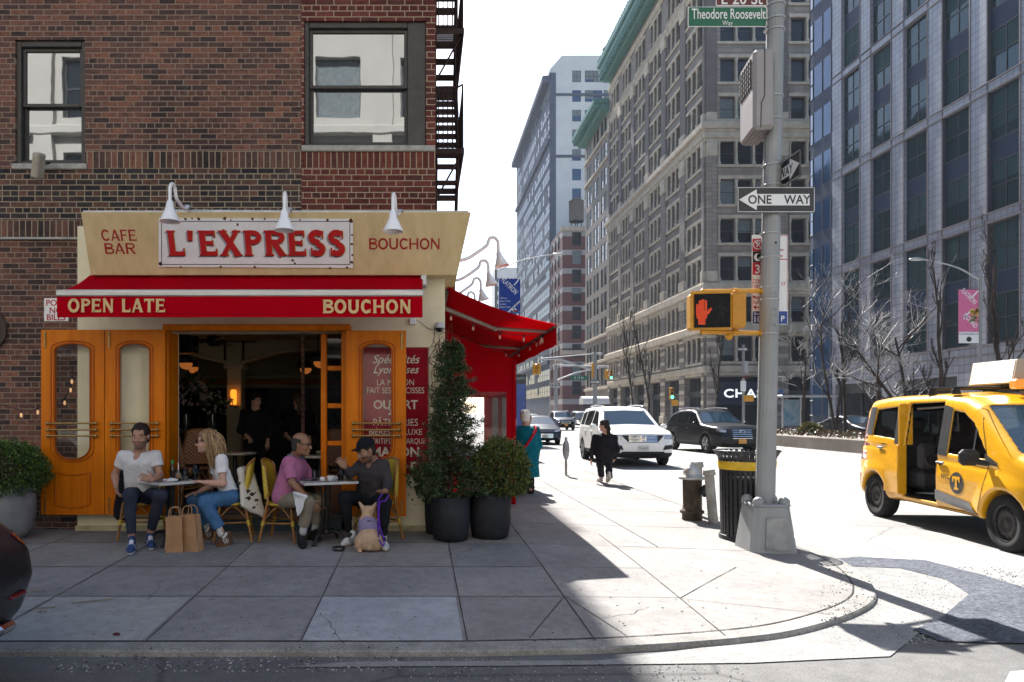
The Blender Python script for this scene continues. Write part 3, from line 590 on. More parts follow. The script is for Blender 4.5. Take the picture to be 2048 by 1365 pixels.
def sash_window(h, casing=0, parent=B, y=8.8):
    x0, x1, z0, z1 = h; mb = MB(); fw = .055
    for a, b, c, d in ((x0, x0+fw, z0, z1), (x1-fw-casing, x1, z0, z1), (x0+fw, x1-fw-casing, z1-fw*1.3, z1), (x0+fw, x1-fw-casing, z0, z0+fw*.8)): mb.box(a, b, y+.03, y+.2, c, d, c=.008)
    xi, xj, zi, zj = x0+fw, x1-fw-casing, z0+fw*.8, z1-fw*1.3; zm = (zi+zj)/2; s = .042
    for (c, d, yy) in ((zm-.02, zj, y+.07), (zi, zm+.02, y+.11)):
        mb.box(xi, xi+s, yy, yy+.04, c, d, c=.005); mb.box(xj-s, xj, yy, yy+.04, c, d, c=.005); mb.box(xi+s, xj-s, yy, yy+.04, c, c+s, c=.005); mb.box(xi+s, xj-s, yy, yy+.04, d-s, d, c=.005)
    w_ = mb.build('window', WFR, parent)
    g = MB()
    for (c, d, yy) in ((zm+s-.02, zj-s, y+.09), (zi+s, zm-s+.02, y+.13)): g.quad((xi+s, yy, c), (xj-s, yy, c), (xj-s, yy, d), (xi+s, yy, d))
    o = g.build('pane', WGL, w_); o.matrix_parent_inverse = Matrix.Identity(4)
    q = MB(); q.box(x0-.03, x1+(.11 if casing else .03), y-.035, y+.1, z0-.075, z0-.003, c=.01); o = q.build('sill', STONE, w_)
    o = MB().box(xi, xj, y+.2, y+.24, zi, zj).build('curtain', BLIND, w_)
for w_ in wins[:4]+wins[-5:-3]: sash_window(w_, .17 if w_[0] > -2 else 0)
# cream storefront wall
mb = MB(); wall_holes(mb, -4.15, .27, .1, 3.9, [(OP[0], OP[1], .1, OP[3])], 8.72, 9.05); mb.quad((.27, 8.72, .1), (.27, 16.5, .1), (.27, 16.5, 3.9), (.27, 8.72, 3.9)); mb.quad((-4.15, 8.8, .1), (-4.15, 8.72, .1), (-4.15, 8.72, 3.9), (-4.15, 8.8, 3.9)); mb.quad((-4.15, 8.72, 3.9), (.27, 8.72, 3.9), (.27, 16.5, 3.9), (-4.15, 9.05, 3.9))
mb.build('cream_storefront', CREAM, B)
mb = MB(); mb.box(-4.17, -3.06, 8.705, 8.72, .2, .30); mb.box(-.9, .28, 8.705, 8.72, .2, .30); mb.build('plinth', pmat('grubby_cream', (.45, .41, .27), .9, var=.3, vs=5), B)
mb = MB()
xa, xb = P(328, 0, 8.66).x, P(702, 0, 8.66).x; zt = P(0, 650, 8.66).z
mb.box(xa, xb, 8.60, 8.72, OP[3]-.005, zt, c=.012); mb.box(xa, OP[0]+.01, 8.64, 9.0, .43, OP[3]-.007, c=.01); mb.box(OP[1]-.05, OP[1]+.05, 8.66, 9.0, .43, OP[3]-.007, c=.01)
mb.build('doorway_frame', ORANGE, B)
mb = MB(); mb.box(OP[0]+.012, OP[1]-.052, 8.70, 9.05, .10, .395, 0); mb.build('entrance_step', pmat('teal_riser', (.035, .055, .065), .5, var=.4, vs=4), B)
mb = MB(); mb.box(OP[0]+.012, OP[1]-.052, 8.66, 9.1, .397, .43, c=.01); mb.build('threshold', wood_mat('worn_threshold', (.10, .07, .05), (.22, .17, .12), .5, axis='x', coat=0), B)
# folding door leaves
def ring_plate(mb, outer, inner, y0, y1, m=0):
    n = len(inner); vs = [(x, y0, z) for x, z in outer]+[(x, y0, z) for x, z in inner]+[(x, y1, z) for x, z in outer]+[(x, y1, z) for x, z in inner]
    fs = []
    for i in range(n):
        j = (i+1) % n; fs += [(i, j, n+j, n+i), (2*n+j, 2*n+i, 3*n+i, 3*n+j), (j, i, 2*n+i, 2*n+j), (n+i, n+j, 3*n+j, 3*n+i)]
    mb.add(vs, fs, m)
def leaf(x0, x1, y, gx0, gx1, zt=2.635, zb=.453, gzt=None, gzb=None, flip=1, lab=None):
    gzt = gzt or P(0, 687, y).z; gzb = gzb or P(0, 920, y).z; cx = (gx0+gx1)/2; hw = (gx1-gx0)/2; zs = P(0, 938, y).z
    def inn(t):    # segmental arch above, half-round below
        k = []
    inner = []; nA = 12
    at, ab = .085, .16
    for i in range(nA+1): a = math.pi*(i/nA); inner.append((cx+hw*math.cos(a), gzt-at+at*math.sin(a)))
    for i in range(nA+1): a = math.pi+math.pi*(i/nA); inner.append((cx+hw*math.cos(a), gzb+ab+ab*math.sin(a)))
    outer = []
    nI = len(inner)
    for i, (x, z) in enumerate(inner):
        if i <= nA:
            t = i/nA; outer.append((x1, lerp(zs, zt, .5+t*2)) if t < .25 else (x0, lerp(zt, lerp(zs, zt, .5), (t-.75)*4)) if t > .75 else (lerp(x1, x0, (t-.25)*2), zt))
        else:
            t = (i-nA-1)/nA; outer.append((x0, lerp(lerp(zs, zt, .5), zs, t*4)) if t < .25 else (x1, lerp(zs, lerp(zs, zt, .5), (t-.75)*4)) if t > .75 else (lerp(x0, x1, (t-.25)*2), zs))
    mb = MB(); ring_plate(mb, outer, inner, y, y+.045); mb.box(x0, x1, y, y+.045, zb, zs-.0005)
    d = mb.build('door', ORANGE, B)
    if lab: d['label'] = lab
    mo = MB(); mo.tube([(x, y-.002, z) for x, z in inner+[inner[0]]], .013, 6); big = [(cx+(x-cx)*1.19, z+(.028 if i <= nA else -.03)) for i, (x, z) in enumerate(inner)]; mo.tube([(x, y, z) for x, z in big+[big[0]]], .008, 6)
    pz1, pz0 = P(0, 946, y).z, P(0, 1010, y).z; px0, px1 = x0+(x1-x0)*.22, x1-(x1-x0)*.22
    pan = [(lerp(px0, px1, i/10), pz1-.03*math.sin(math.pi*i/10)) for i in range(11)]+[(lerp(px1, px0, i/10), pz0-.04*math.sin(math.pi*i/10)) for i in range(11)]
    mo.tube([(x, y, z) for x, z in pan+[pan[0]]], .009, 6)
    mo.build('moulding', ORANGE2, d)
    pb = MB(); pb.prism([(cx+(x-cx)*.86, y+.001, z+(.0 if i > 10 else -.012)) for i, (x, z) in enumerate(pan)], (0, -.008, 0)); pb.build('panel', ORANGE, d)
    g = MB(); g.poly([(x, y+.022, z) for x, z in inner][::-1]); g.build('glass', CLEAR, d)
    for i, py in enumerate((847, 860, 872)):
        z = P(0, py, y).z; h = MB(); a, b = x0+(x1-x0)*.12, x1-(x1-x0)*.1
        h.tube([(a, y-.035, z), (b, y-.035, z)], .0105, 8)
        for q in (a+.01, b-.01): h.sph((q, y-.035, z), .025, 8); h.tube([(q, y-.03, z), (q, y, z)], .009, 6)
        h.build('handle_bar', BRASS, d)
    hx = x0+.05 if flip > 0 else x1-.05; h = MB(); h.box(hx-.012, hx+.012, y-.012, y, zt-.22, zt-.02, c=.003); h.tube([(hx, y-.014, zt-.2), (hx, y-.014, zt-.03)], .008, 6); h.box(hx-.01, hx+.01, y-.01, y, zb+.02, zb+.2, c=.003); h.build('bolt', BRASS, d)
L1 = (P(82, 0, 8.55).x, P(208.5, 0, 8.55).x); L2 = (P(210, 0, 8.55).x, P(330, 0, 8.55).x); L3 = (P(692, 0, 8.5).x, P(812, 0, 8.5).x)
leaf(*L1, 8.55, P(109, 0, 8.55).x, P(181, 0, 8.55).x); leaf(*L2, 8.55, P(238, 0, 8.55).x, P(300, 0, 8.55).x)
leaf(*L3, 8.50, P(724, 0, 8.5).x, P(784, 0, 8.5).x, 2.62, .44, flip=-1)
# glazed sidelight inside the right jamb
mb = MB(); xs0, xs1 = P(643, 0, 9.0).x, -.97
mb.box(xs0, xs0+.075, 8.93, 9.0, .43, 2.63, c=.008)
for py in (737, 812, 887): z = P(0, py, 8.95).z; mb.box(xs0+.08, xs1, 8.93, 8.99, z-.03, z+.03, c=.006)
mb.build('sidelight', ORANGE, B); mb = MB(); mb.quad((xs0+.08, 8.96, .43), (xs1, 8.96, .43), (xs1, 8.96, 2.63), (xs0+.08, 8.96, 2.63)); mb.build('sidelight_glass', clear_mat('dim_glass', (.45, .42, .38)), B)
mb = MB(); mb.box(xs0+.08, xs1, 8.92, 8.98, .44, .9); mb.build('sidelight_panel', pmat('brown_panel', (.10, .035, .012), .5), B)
# ---- fascia sign
FA = thing('fascia_sign', 'cream fascia box with red lettering above the red awning', 'sign', (-1.7, 8.5, 3.3), world=True)
FT, FB = 3.94, 3.27; YT, YB = 8.25, 8.5
def FP(px, py): k = (CY-py)/F; return P(px, py, 9.104/(1+.373*k))
xl, xr, xrb = -3.89, .552, .405
FASC = pmat('cream_fascia_paint', (.56, .43, .23), .6, var=.14, vs=3.0, bump=.05, bs=30, stretch=(2.5, 2.5, .35), col2=(.60, .47, .27))
mb = MB(); v = [(xl, YB, FB), (xrb, YB, FB), (xr, YT, FT), (xl, YT, FT), (xl, 8.72, FB), (xl, 8.72, FT), (xrb, 16, FB), (xr, 16, FT), (.27, 8.72, FB), (.27, 16, FB), (.0, 8.72, FT), (.0, 16, FT)]
mb.add(v, [(0, 1, 2, 3), (4, 0, 3, 5), (1, 6, 7, 2), (0, 4, 8, 1), (1, 8, 9, 6), (3, 2, 10, 5), (2, 7, 11, 10), (6, 9, 11, 7)]); mb.build('fascia', FASC, FA, bevel=.006)
mb = MB(); mb.box(xl+.02, xr-.03, 8.262, 8.30, FT+.002, FT+.02); mb.tube([P(330, 421, 8.3), P(700, 424, 8.3), P(800, 425, 8.3), P(880, 427, 8.28)], .012, 6); mb.build('top_conduit', GALV, FA)
uy = (Vector((0, YT-YB, FT-FB))).normalized(); ux = Vector((1, 0, 0)); nz = ux.cross(uy)
ENAM = pmat('white_enamel', (.74, .74, .76), .25, var=.05, vs=3, coat=.4); SRED = pmat('sign_red', (.42, .006, .008), .4, var=.1); SBLK = pmat('sign_black', (.015, .013, .014), .5); SGOLD = pmat('sign_gold', (.55, .30, .03), .4); SGREY = pmat('sign_grey', (.30, .31, .35), .5); RUST = pmat('rust_chip', (.09, .038, .016), .9, var=.4)
c4 = [FP(*q) for q in ((318, 534), (706, 536), (706, 438), (318, 436))]
mb = MB(); mb.prism([p-nz*.0 for p in c4], nz*.014); pn = mb.build('sign_panel', ENAM, FA, bevel=.004)
mb = MB(); iL, iR, iT, iB = 324, 700, 443, 529
for a, b in (((iL, iT), (iR, iT)), ((iR, iT), (iR, iB)), ((iR, iB), (iL, iB)), ((iL, iB), (iL, iT))):
    A, Bq = FP(*a)+nz*.0155, FP(*b)+nz*.0155; d = (Bq-A).normalized(); s_ = nz.cross(d)*.004; e_ = d*.004; mb.quad(A-s_-e_, Bq-s_+e_, Bq+s_+e_, A+s_-e_)
mb.build('border_line', SBLK, pn)
base = FP(515, 511); hh = (FP(515, 461)-FP(515, 511)).length; wd = (FP(692, 490)-FP(338, 490)).length
for nm, mt, dx, dy, lf in (('letter_shadow', SGREY, -.022, -.022, .0155), ('letter_edge', SBLK, .0, -.012, .0185), ('letter_edge', SGOLD, .006, -.001, .0215), ('letters', SRED, 0, 0, .0245)):
    mb = MB(); mb.glyphs("L'EXPRESS", base+ux*dx+uy*dy, ux, uy, hh, wd, .235, .06, .055, lift=lf, gap=.13); mb.build(nm, mt, pn)
mb = MB()
for (px, py, s) in [(330, 441, 5), (372, 438, 6), (385, 437, 4), (398, 438, 7), (450, 437, 8), (462, 440, 4), (505, 438, 6), (530, 438, 5), (560, 439, 4), (476, 449, 6), (322, 528, 8), (362, 534, 4), (442, 534, 5), (510, 534, 5), (586, 521, 6), (590, 527, 5), (660, 536, 5), (694, 535, 5), (703, 442, 9), (704, 470, 5), (704, 488, 6), (705, 510, 5), (704, 525, 7), (600, 440, 4), (655, 440, 6)]:
    c = FP(px, py); k = 9; mb.poly([c+nz*.0152+ux*math.cos(i*6.283/k)*s*.0028*RNG.uniform(.6, 1.3)+uy*math.sin(i*6.283/k)*s*.0028*RNG.uniform(.6, 1.3) for i in range(k)])
mb.build('rust_chips', RUST, pn)
mb = MB(); q = FP(809, 499); mb.glyphs('BOUCHON', q, ux, uy, (FP(809, 477)-q).length, (FP(880, 490)-FP(738, 490)).length, .17, .02, .04, lift=.003); DULL = pmat('sign_red_dull', (.32, .012, .010), .5, var=.1); mb.build('lettering', DULL, FA)
for t, px0, px1, y0, y1 in (('CAFE', 204, 274, 460, 482), ('BAR', 211, 272, 487, 508)): q = FP((px0+px1)/2, y1); mb = MB(); mb.glyphs(t, q, ux, uy, (FP(px0, y0)-FP(px0, y1)).length, (FP(px1, y1)-FP(px0, y1)).length, .17, .015, .04, lift=.003); mb.build('lettering', DULL, FA)
# ---- awnings
AW = thing('front_awning', 'red cloth awning with cream lettering over the cafe doors', 'awning', (-2, 8.3, 2.7), world=True)
yf, yw = 7.84, 8.62; zf, zv, zw = P(0, 582, yf).z, P(0, 635, yf).z, P(0, 553, yw).z+.01; xa, xb = P(113, 0, yf).x, P(845, 0, yf).x
mb = MB(); mb.grid(lambda u, v: (lerp(xa, xb, u), lerp(yw, yf+.02, v), lerp(zw, zf, v)-.035*math.sin(math.pi*v)+.004*math.sin(u*23)*math.sin(math.pi*v)), 40, 10)
mb.grid(lambda u, v: (lerp(xa, xb, u), lerp(yw, yf+.02, v), lerp(zw, zf, v)-.035*math.sin(math.pi*v)-.006), 20, 8); mb.build('canopy', REDC, AW)
zb = P(0, 593, yf).z
mb = MB(); mb.box(xa-.005, xb+.01, yf-.015, yf+.03, zb, zf+.012, c=.012); mb.build('front_bar', pmat('dirty_white_aluminium', (.52, .51, .48), .4, .3, var=.15, stretch=(.3, 1, 4)), AW)
VY = lambda u, v: yf+.004+.010*math.sin(u*19+v*2)*(v)+.006*math.sin(u*41)
mb = MB(); mb.grid(lambda u, v: (lerp(xa, xb, u), VY(u, v), lerp(zb, zv, v)), 90, 6); mb.grid(lambda u, v: (lerp(xa, xb, u), VY(u, v)+.003, lerp(zb, zv, v)), 90, 6); mb.tube([(lerp(xa, xb, u/40), VY(u/40, .9)-.001, zv+.035) for u in range(41)], .0015, 4); va = mb.build('valance', REDC, AW)
AWT = pmat('cream_letter_paint', (.62, .42, .21), .7, var=.08)
mb = MB()
for t, p0, p1, yb_, yt_ in (('OPEN LATE', 136, 330, 625, 598), ('BOUCHON', 646, 822, 627, 600)):
    mb = MB(); q = P((p0+p1)/2, yb_, yf-.014); mb.glyphs(t, q, (1, 0, 0), (0, 0, 1), P(0, yt_, yf).z-P(0, yb_, yf).z, P(p1, 0, yf).x-P(p0, 0, yf).x, .225, .03, .06, gap=.12); mb.build('lettering', AWT, va)
mb = MB(); mb.tube([(xa+.3, yw, zw-.08), (xa+1.0, 8.2, zf-.1), (xa+.4, yf+.05, zf-.02)], .018, 6); mb.tube([(xb-.3, yw, zw-.08), (xb-1.0, 8.2, zf-.1), (xb-.4, yf+.05, zf-.02)], .018, 6); mb.box(xb-.02, xb+.05, 8.5, 8.7, zw-.14, zw+.0, c=.01); mb.build('folding_arm', GALV, AW)
AS = thing('side_awning', 'red cloth awning reaching over the avenue pavement beside the cafe', 'awning', (1, 12, 2.5), world=True)
Y0, Y1 = 9.3, 16.0; X0, X1 = .31, 1.72; ZW, ZF, ZV = 3.28, 2.79, 2.53
mb = MB(); fz = lambda v: lerp(ZW, ZF, v)-.06*math.sin(math.pi*v)
mb.grid(lambda u, v: (lerp(X0, X1, v), lerp(Y0, Y1, u), fz(v)), 20, 12); mb.grid(lambda u, v: (lerp(X0, X1, v), lerp(Y0, Y1, u), fz(v)-.008), 20, 12)
mb.grid(lambda u, v: (X1+.012*math.sin(u*30)*v, lerp(Y0, Y1, u), lerp(ZF, ZV, v)), 40, 4); mb.grid(lambda u, v: (X1-.004+.012*math.sin(u*30)*v, lerp(Y0, Y1, u), lerp(ZF, ZV, v)), 40, 4); mb.build('canopy', REDC, AS)
mb = MB(); mb.box(X1-.045, X1-.006, Y0, Y1, ZF-.05, ZF-.012, c=.01); mb.tube([(X0, Y0+.12, ZW-.05), (X0, Y1, ZW-.05)], .035, 8)
mb.build('front_bar', pmat('bronze_tube', (.10, .085, .075), .5, .4), AS)
for ya in (9.75, 12.3): mb = MB(); mb.tube([(X0, ya, ZW-.22), (1.0, ya+.25, ZF+.03), (X1-.03, ya+.1, ZF-.03)], [.032, .027, .024], 8); mb.sph((1.0, ya+.25, ZF+.03), .04, 8); mb.build('folding_arm', pmat('arm_aluminium', (.33, .30, .27), .5, .4), AS)
# enclosure below it
EN = thing('sidewalk_enclosure', 'red fabric enclosure with a clear plastic window under the side awning', 'enclosure', (.9, 12, .15), world=True)
ye = 11.5; xe = P(1029, 0, ye).x; REDP = translucent(pmat('red_vinyl', (.45, .001, .012), .6, var=.1, vs=2, spec=.05), (.55, .005, .01), .35)
wx0, wx1 = P(893, 0, ye).x, P(1013, 0, ye).x; wz1, wz0 = P(0, 784, ye).z, .62; zt1 = 2.50
mb = MB(); wall_holes(mb, .272, xe, .16, 2.35, [(wx0, wx1, wz0, wz1)], ye, ye+.03); mb.add([(.272, ye, 2.35), (xe, ye, 2.35), (xe, ye, zt1), (.272, ye, 3.0)], [(0, 1, 2, 3)])
wall_holes(mb, ye, 16, .16, zt1, [(ye+.3, 13.4, .7, 2.0), (13.7, 15.7, .7, 2.0)], xe, xe-.03, ax='y'); wall_holes(mb, .272, xe, .16, 2.5, [(.35, xe-.1, .7, 2.0)], 16, 16.03); mb.box(xe-.025, xe+.02, ye-.02, ye+.03, .155, zt1); mb.build('fabric_panel', REDP, EN)
vin = clear_mat('clear_vinyl', (.8, .8, .82)); mb = MB(); mb.quad((wx0, ye+.01, wz0), (wx1, ye+.01, wz0), (wx1, ye+.01, wz1), (wx0, ye+.01, wz1)); mb.quad((xe-.01, ye+.3, .7), (xe-.01, 13.4, .7), (xe-.01, 13.4, 2), (xe-.01, ye+.3, 2)); mb.quad((xe-.01, 13.7, .7), (xe-.01, 15.7, .7), (xe-.01, 15.7, 2), (xe-.01, 13.7, 2)); mb.build('clear_window', vin, EN)
# ---- wall lamps
LAMP = pmat('lamp_enamel', (.82, .82, .82), .3, var=.04, coat=.3)
def lamp(base, tip, name, lab, group, tilt=(0, 0, -1), arch=.33):
    base, tip = Vector(base), Vector(tip); t = thing(name, lab, 'lamp', base, group=group, world=True); d = Vector(tilt).normalized()
    top = tip-d*.24; hh_ = base-top; hh_.z = 0; hl = hh_.length; hh_.normalize(); up_ = Vector((0, 0, 1)); r_ = min(.085, hl*.3); k0 = top+up_*.11; pts = catmull([base, base.lerp(top+hh_*r_*2, .35)+up_*-.02, base.lerp(top+hh_*r_*2, .75)+up_*(.03 if hl < .7 else .10), k0+hh_*r_*2.0-up_*.03, k0+hh_*r_*1.55+up_*r_*.75, k0+hh_*r_*.7+up_*r_*1.0, k0+hh_*r_*.1+up_*r_*.45, k0, top+d*.02], 5)
    mb = MB(); mb.tube([Vector(p) for p in pts], .019 if base.y < 9 else .026, 8); mb.build('gooseneck', LAMP, t); mb = MB(); mb.lathe([(.04, 0), (.04, .02), (0, .02)], base-Vector((0, 0, .0)), 12); mb.build('mount', GALV, t)
    mb = MB(); q = top; mb.lathe([(.0, 0), (.026, .0), (.03, .02), (.04, .03), (.046, .085), (.053, .09), (.056, .105), (.076, .15), (.106, .214), (.110, .220), (.110, .229), (.103, .227), (.075, .15), (.05, .11), (0, .105)], q, 20, axis=d); mb.build('shade', LAMP, t)
    mb = MB(); mb.sph(q+d*.17, (.03, .03, .04), 8); mb.build('bulb', pmat('bulb_glass', (.6, .55, .5), .2), t)
for (bx, by), (sx, sy), lab in (((376, 415), (340, 446), 'white gooseneck lamp leaning left above the cafe lettering on the fascia'), ((578, 421), (569, 464), 'white gooseneck lamp over the end of the enamel name panel'), ((800, 424), (786, 466), 'white gooseneck lamp above the red fascia word nearest the corner')):
    lamp(P(bx, by, 8.26), P(sx, sy, 7.75), 'gooseneck_lamp', lab, 'gooseneck lamps on the fascia', arch=.36)
ords = ['nearest', 'second', 'third', 'fourth', 'farthest']
for k, (y_) in enumerate((10.5, 12.1, 13.7, 15.3, 16.6)):
    lamp((.50, y_, 3.86), (1.17, y_+.15, 3.80-.0*k), 'gooseneck_lamp', f'white gooseneck lamp over the side awning, {ords[k]} in its row', 'gooseneck lamps on the fascia', (.25, 0, -1), .38)
# ---- signs and small fittings on the front
SB = thing('painted_signboard', 'tall dark red painted menu board on the cream wall behind the door', 'sign', (-.3, 8.7, .9), world=True)
bx0, bx1, bz0, bz1 = P(727, 0, 8.69).x, P(857, 0, 8.69).x, P(0, 948, 8.69).z, P(0, 695, 8.69).z
BRD = pmat('board_red', (.27, .004, .014), .55, var=.18, vs=4, spec=.08); mb = MB(); mb.box(bx0, bx1, 8.69, 8.72, bz0, bz1, c=.004); mb.build('board', BRD, SB)
mb = MB()
for a, b, c, d in ((bx0, bx1, bz0, bz0+.012), (bx0, bx1, bz1-.012, bz1), (bx0, bx0+.012, bz0+.013, bz1-.013), (bx1-.012, bx1, bz0+.013, bz1-.013)): mb.box(a, b, 8.683, 8.689, c, d)
mb.build('trim', pmat('board_trim', (.25, .02, .02), .4), SB)
BCR = pmat('board_cream', (.66, .60, .50), .7, var=.2, vs=20)
def BL(t, py, size, px=791, **k): mb = MB(); mb.text(t, P(px, py, 8.689), (1, 0, 0), (0, 0, 1), size/166, **k); mb.build('lettering', BCR, SB)
BL('Spécialités', 727, 17, shear=.35, off=.012, sx=.92); BL('Lyonnaises', 747, 16, shear=.35, off=.01, sx=.9); BL('LA MAISON', 771, 12, sx=.85); BL('FAIT SES SAUCISSES', 787, 12, sx=.78)
BL('OUVERT', 818, 17, off=.03, sx=.95); BL('24H', 830, 12, off=.03); BL('PÂTISSERIES', 852, 14, sx=.86); BL('BIÈRES DE LUXE', 870, 12, sx=.88); BL('APÉRITIFS DE MARQUE', 888, 11, sx=.75); BL('MAISON', 913, 18, off=.04); BL('E.', 942, 17, px=829, off=.04)
NB = thing('wall_notice', 'white notice with red block letters fixed to the brick beside the awning', 'sign', P(112, 643, 8.78), world=True)
a, b = P(88, 643, 8.785), P(137, 597, 8.785); mb = MB(); mb.box(a.x, b.x, 8.785, 8.80, a.z, b.z, c=.003); mb.build('plate', WHITE, NB)
mb = MB()
for t, py in (('POST', 612), ('NO', 627), ('BILLS', 641)): mb = MB(); mb.text(t, P(112, py, 8.785), (1, 0, 0), (0, 0, 1), 12/166, off=.03); mb.build('lettering', pmat('notice_red', (.42, .02, .03), .5), NB)
SCm = thing('security_camera', 'small grey security camera on the cream corner under the sign', 'camera', P(880, 655, 8.6), world=True)
c = P(879, 655, 8.62); mb = MB(); mb.lathe([(0, .06), (.05, .055), (.062, .02), (.062, -.01)], c, 16); mb.box(c.x-.03, c.x+.03, c.y, 8.72, c.z-.02, c.z+.03, c=.008); mb.build('housing', pmat('camera_grey', (.45, .45, .46), .5), SCm); mb = MB(); mb.lathe([(.058, -.01), (.05, -.04), (.03, -.055), (0, -.06)], c, 16); mb.build('dome', glass_mat('dark_dome', (.01, .01, .012)), SCm)
JBx = thing('junction_box', 'small white junction box under the end of the front awning', 'box', P(828, 650, 8.7), world=True)
a, b = P(819, 649, 8.66), P(832, 636, 8.66); mb = MB(); mb.box(a.x, b.x, 8.66, 8.72, a.z, b.z, c=.006); mb.build('box', WHITE, JBx); mb = MB(); mb.tube(catmull([P(832, 640, 8.70), P(845, 648, 8.70), P(858, 658, 8.71), P(872, 659, 8.70)], 5), .004, 5); mb.build('cable', pmat('cable_grey', (.3, .3, .3), .5), JBx)
FL = thing('floodlight', 'tan floodlight box tilted on the sill of the upper window', 'lamp', P(82, 340, 8.7), world=True)
mb = MB(); c = P(78, 331, 8.6); M_ = Matrix.Translation(c) @ Matrix.Rotation(R(16), 4, 'Y') @ Matrix.Rotation(R(18), 4, 'X'); mb.box(-.045, .045, -.09, .06, -.15, .14, M=M_, c=.015); mb.build('housing', pmat('tan_metal', (.36, .32, .26), .55, var=.2), FL); mb = MB(); mb.tube([P(84, 328, 8.68), P(100, 326, 8.78)], .016, 6); mb.build('bracket', BLACKM, FL)
# string bulbs
def festoon(name, lab, pts, bulbs, r=.005, lit=.14):
    t = thing(name, lab, 'string lights', pts[0], world=True); cp = catmull(pts, 8); mb = MB(); mb.tube([Vector(p) for p in cp], r, 5); mb.build('cable', BLACKM, t)
    for f_ in bulbs:
        q = Vector(cp[int(f_*(len(cp)-1))]); mb = MB(); mb.lathe([(.0, 0), (.013, 0), (.013, -.035), (.012, -.036)], q, 8); mb.lathe([(.010, -.036), (.016, -.065), (.011, -.088), (0, -.093)], q, 10, m=1); mb.build('bulb', [BLACKM, pmat('warm_bulb' if lit > .1 else 'clear_bulb', (.9, .62, .38) if lit > .1 else (.55, .36, .33), .15, emit=lit if lit > .1 else 0, ecol=(1, .5, .2))], t)
festoon('string_lights', 'string of small bulbs along the brick wall behind the left planter', [P(-40, 796, 8.72), P(20, 815, 8.72), P(60, 822, 8.72), P(82, 812, 8.72), P(120, 805, 8.75), P(140, 775, 8.76), P(145, 735, 8.77)], (.27, .47, .74, .86, .93))
festoon('string_lights', 'string of bulbs hanging along the arm of the side awning', [Vector((.38, 9.68, 2.98)), Vector((.8, 9.85, 2.82)), Vector((1.2, 9.85, 2.72)), Vector((1.6, 9.75, 2.70)), Vector((1.64, 10.6, 2.70)), Vector((1.64, 13, 2.70)), Vector((1.64, 15.8, 2.70))], (.02, .14, .28, .4, .5, .54, .58, .62, .66, .72, .8, .9), lit=.03)
festoon('string_lights', 'string of bulbs on the inner arm under the side awning', [Vector((.38, 12.2, 3.0)), Vector((.7, 12.45, 2.85)), Vector((1.2, 12.5, 2.74)), Vector((1.6, 12.4, 2.70))], (.1, .5, .85), lit=.03)
WO = thing('octagonal_plate', 'dark eight sided wall plate at the edge of the brick wall', 'wall plate', P(-5, 665, 8.76), world=True)
mb = MB(); c = P(-10, 660, 8.77); mb.prism([(c.x+.14*math.cos(R(22.5+45*i)), 8.775, c.z+.21*math.sin(R(22.5+45*i))) for i in range(8)], (0, .025, 0)); mb.tube([(c.x+.14*math.cos(R(22.5+45*i)), 8.77, c.z+.21*math.sin(R(22.5+45*i))) for i in range(9)], .01, 6); mb.build('plate', pmat('plate_bronze', (.06, .045, .035), .6), WO)
# ---- fire escape on the avenue side
FE = thing('fire_escape', 'dark iron fire escape climbing the avenue side of the brick building', 'fire escape', (.4, 11, 4), world=True)
IRON = pmat('fire_escape_iron', (.05, .035, .032), .7, .2, var=.3)
zl = [P(0, py, 10.6).z for py in (650, 405, 300, 152, 48, -95, -200)]
for k, (zq, wid, y0_, y1_) in enumerate([(5.43, .44, 10.4, 12.6), (7.15, .44, 10.4, 12.6), (8.87, .44, 10.4, 12.6)]):
    pf = MB()
    x0_, x1_ = XR, XR+wid
    for i in [q_ for q_ in range(int((y1_-y0_)/.055)) if q_ < 7 or q_ > 32 and q_ < 40]: pf.box(x0_, x1_-.02, y0_+i*.055, y0_+i*.055+.03, zq, zq+.012)
    pf.box(x0_, x1_, y0_-.02, y0_, zq-.06, zq+.012); pf.box(x1_-.02, x1_, y0_, y1_, zq-.06, zq+.03); pf.box(x0_, x1_, y1_, y1_+.02, zq-.06, zq+.012); pf.build('platform', IRON, FE)
    rl = MB()
    for h in (.45, .9): rl.tube(catmull([(x0_, y0_, zq+h), (x1_-.1, y0_, zq+h), (x1_-.02, y0_+.1, zq+h), (x1_-.01, y1_, zq+h)], 5), .014, 5)
    for i in range(7): rl.tube([(lerp(x0_, x1_-.03, i/6), y0_, zq), (lerp(x0_, x1_-.03, i/6), y0_, zq+.9)], .009, 4)
    for i in range(12): rl.tube([(x1_-.012, lerp(y0_+.1, y1_, i/11), zq), (x1_-.012, lerp(y0_+.1, y1_, i/11), zq+.9)], .009, 4)
    rl.tube([(x1_-.02, y0_+.1, zq), (x0_, y0_+.1, zq-.75)], .014, 4); rl.build('railing', IRON, FE)
for k, (za, zb_) in enumerate([(3.7, 5.43), (5.43, 7.15), (7.15, 8.87)]):
    stt = MB(); ya, yb2 = (10.8, 12.2) if k % 2 else (12.2, 10.8)
    nst = 9
    for i in range(nst): t = (i+.5)/nst; stt.box(XR+.06, XR+.36, lerp(ya, yb2, t)-.09, lerp(ya, yb2, t)+.09, lerp(za, zb_, t), lerp(za, zb_, t)+.025)
    for xq in (XR+.05, XR+.37): stt.tube([(xq, ya, za), (xq, yb2, zb_)], .022, 5); stt.tube([(xq, ya, za+.7), (xq, yb2, zb_+.7)], .012, 4)
    for i in range(5): stt.tube([(XR+.37, lerp(ya, yb2, i/4), lerp(za, zb_, i/4)), (XR+.37, lerp(ya, yb2, i/4), lerp(za, zb_, i/4)+.7)], .009, 4)
    stt.build('stair', IRON, FE)
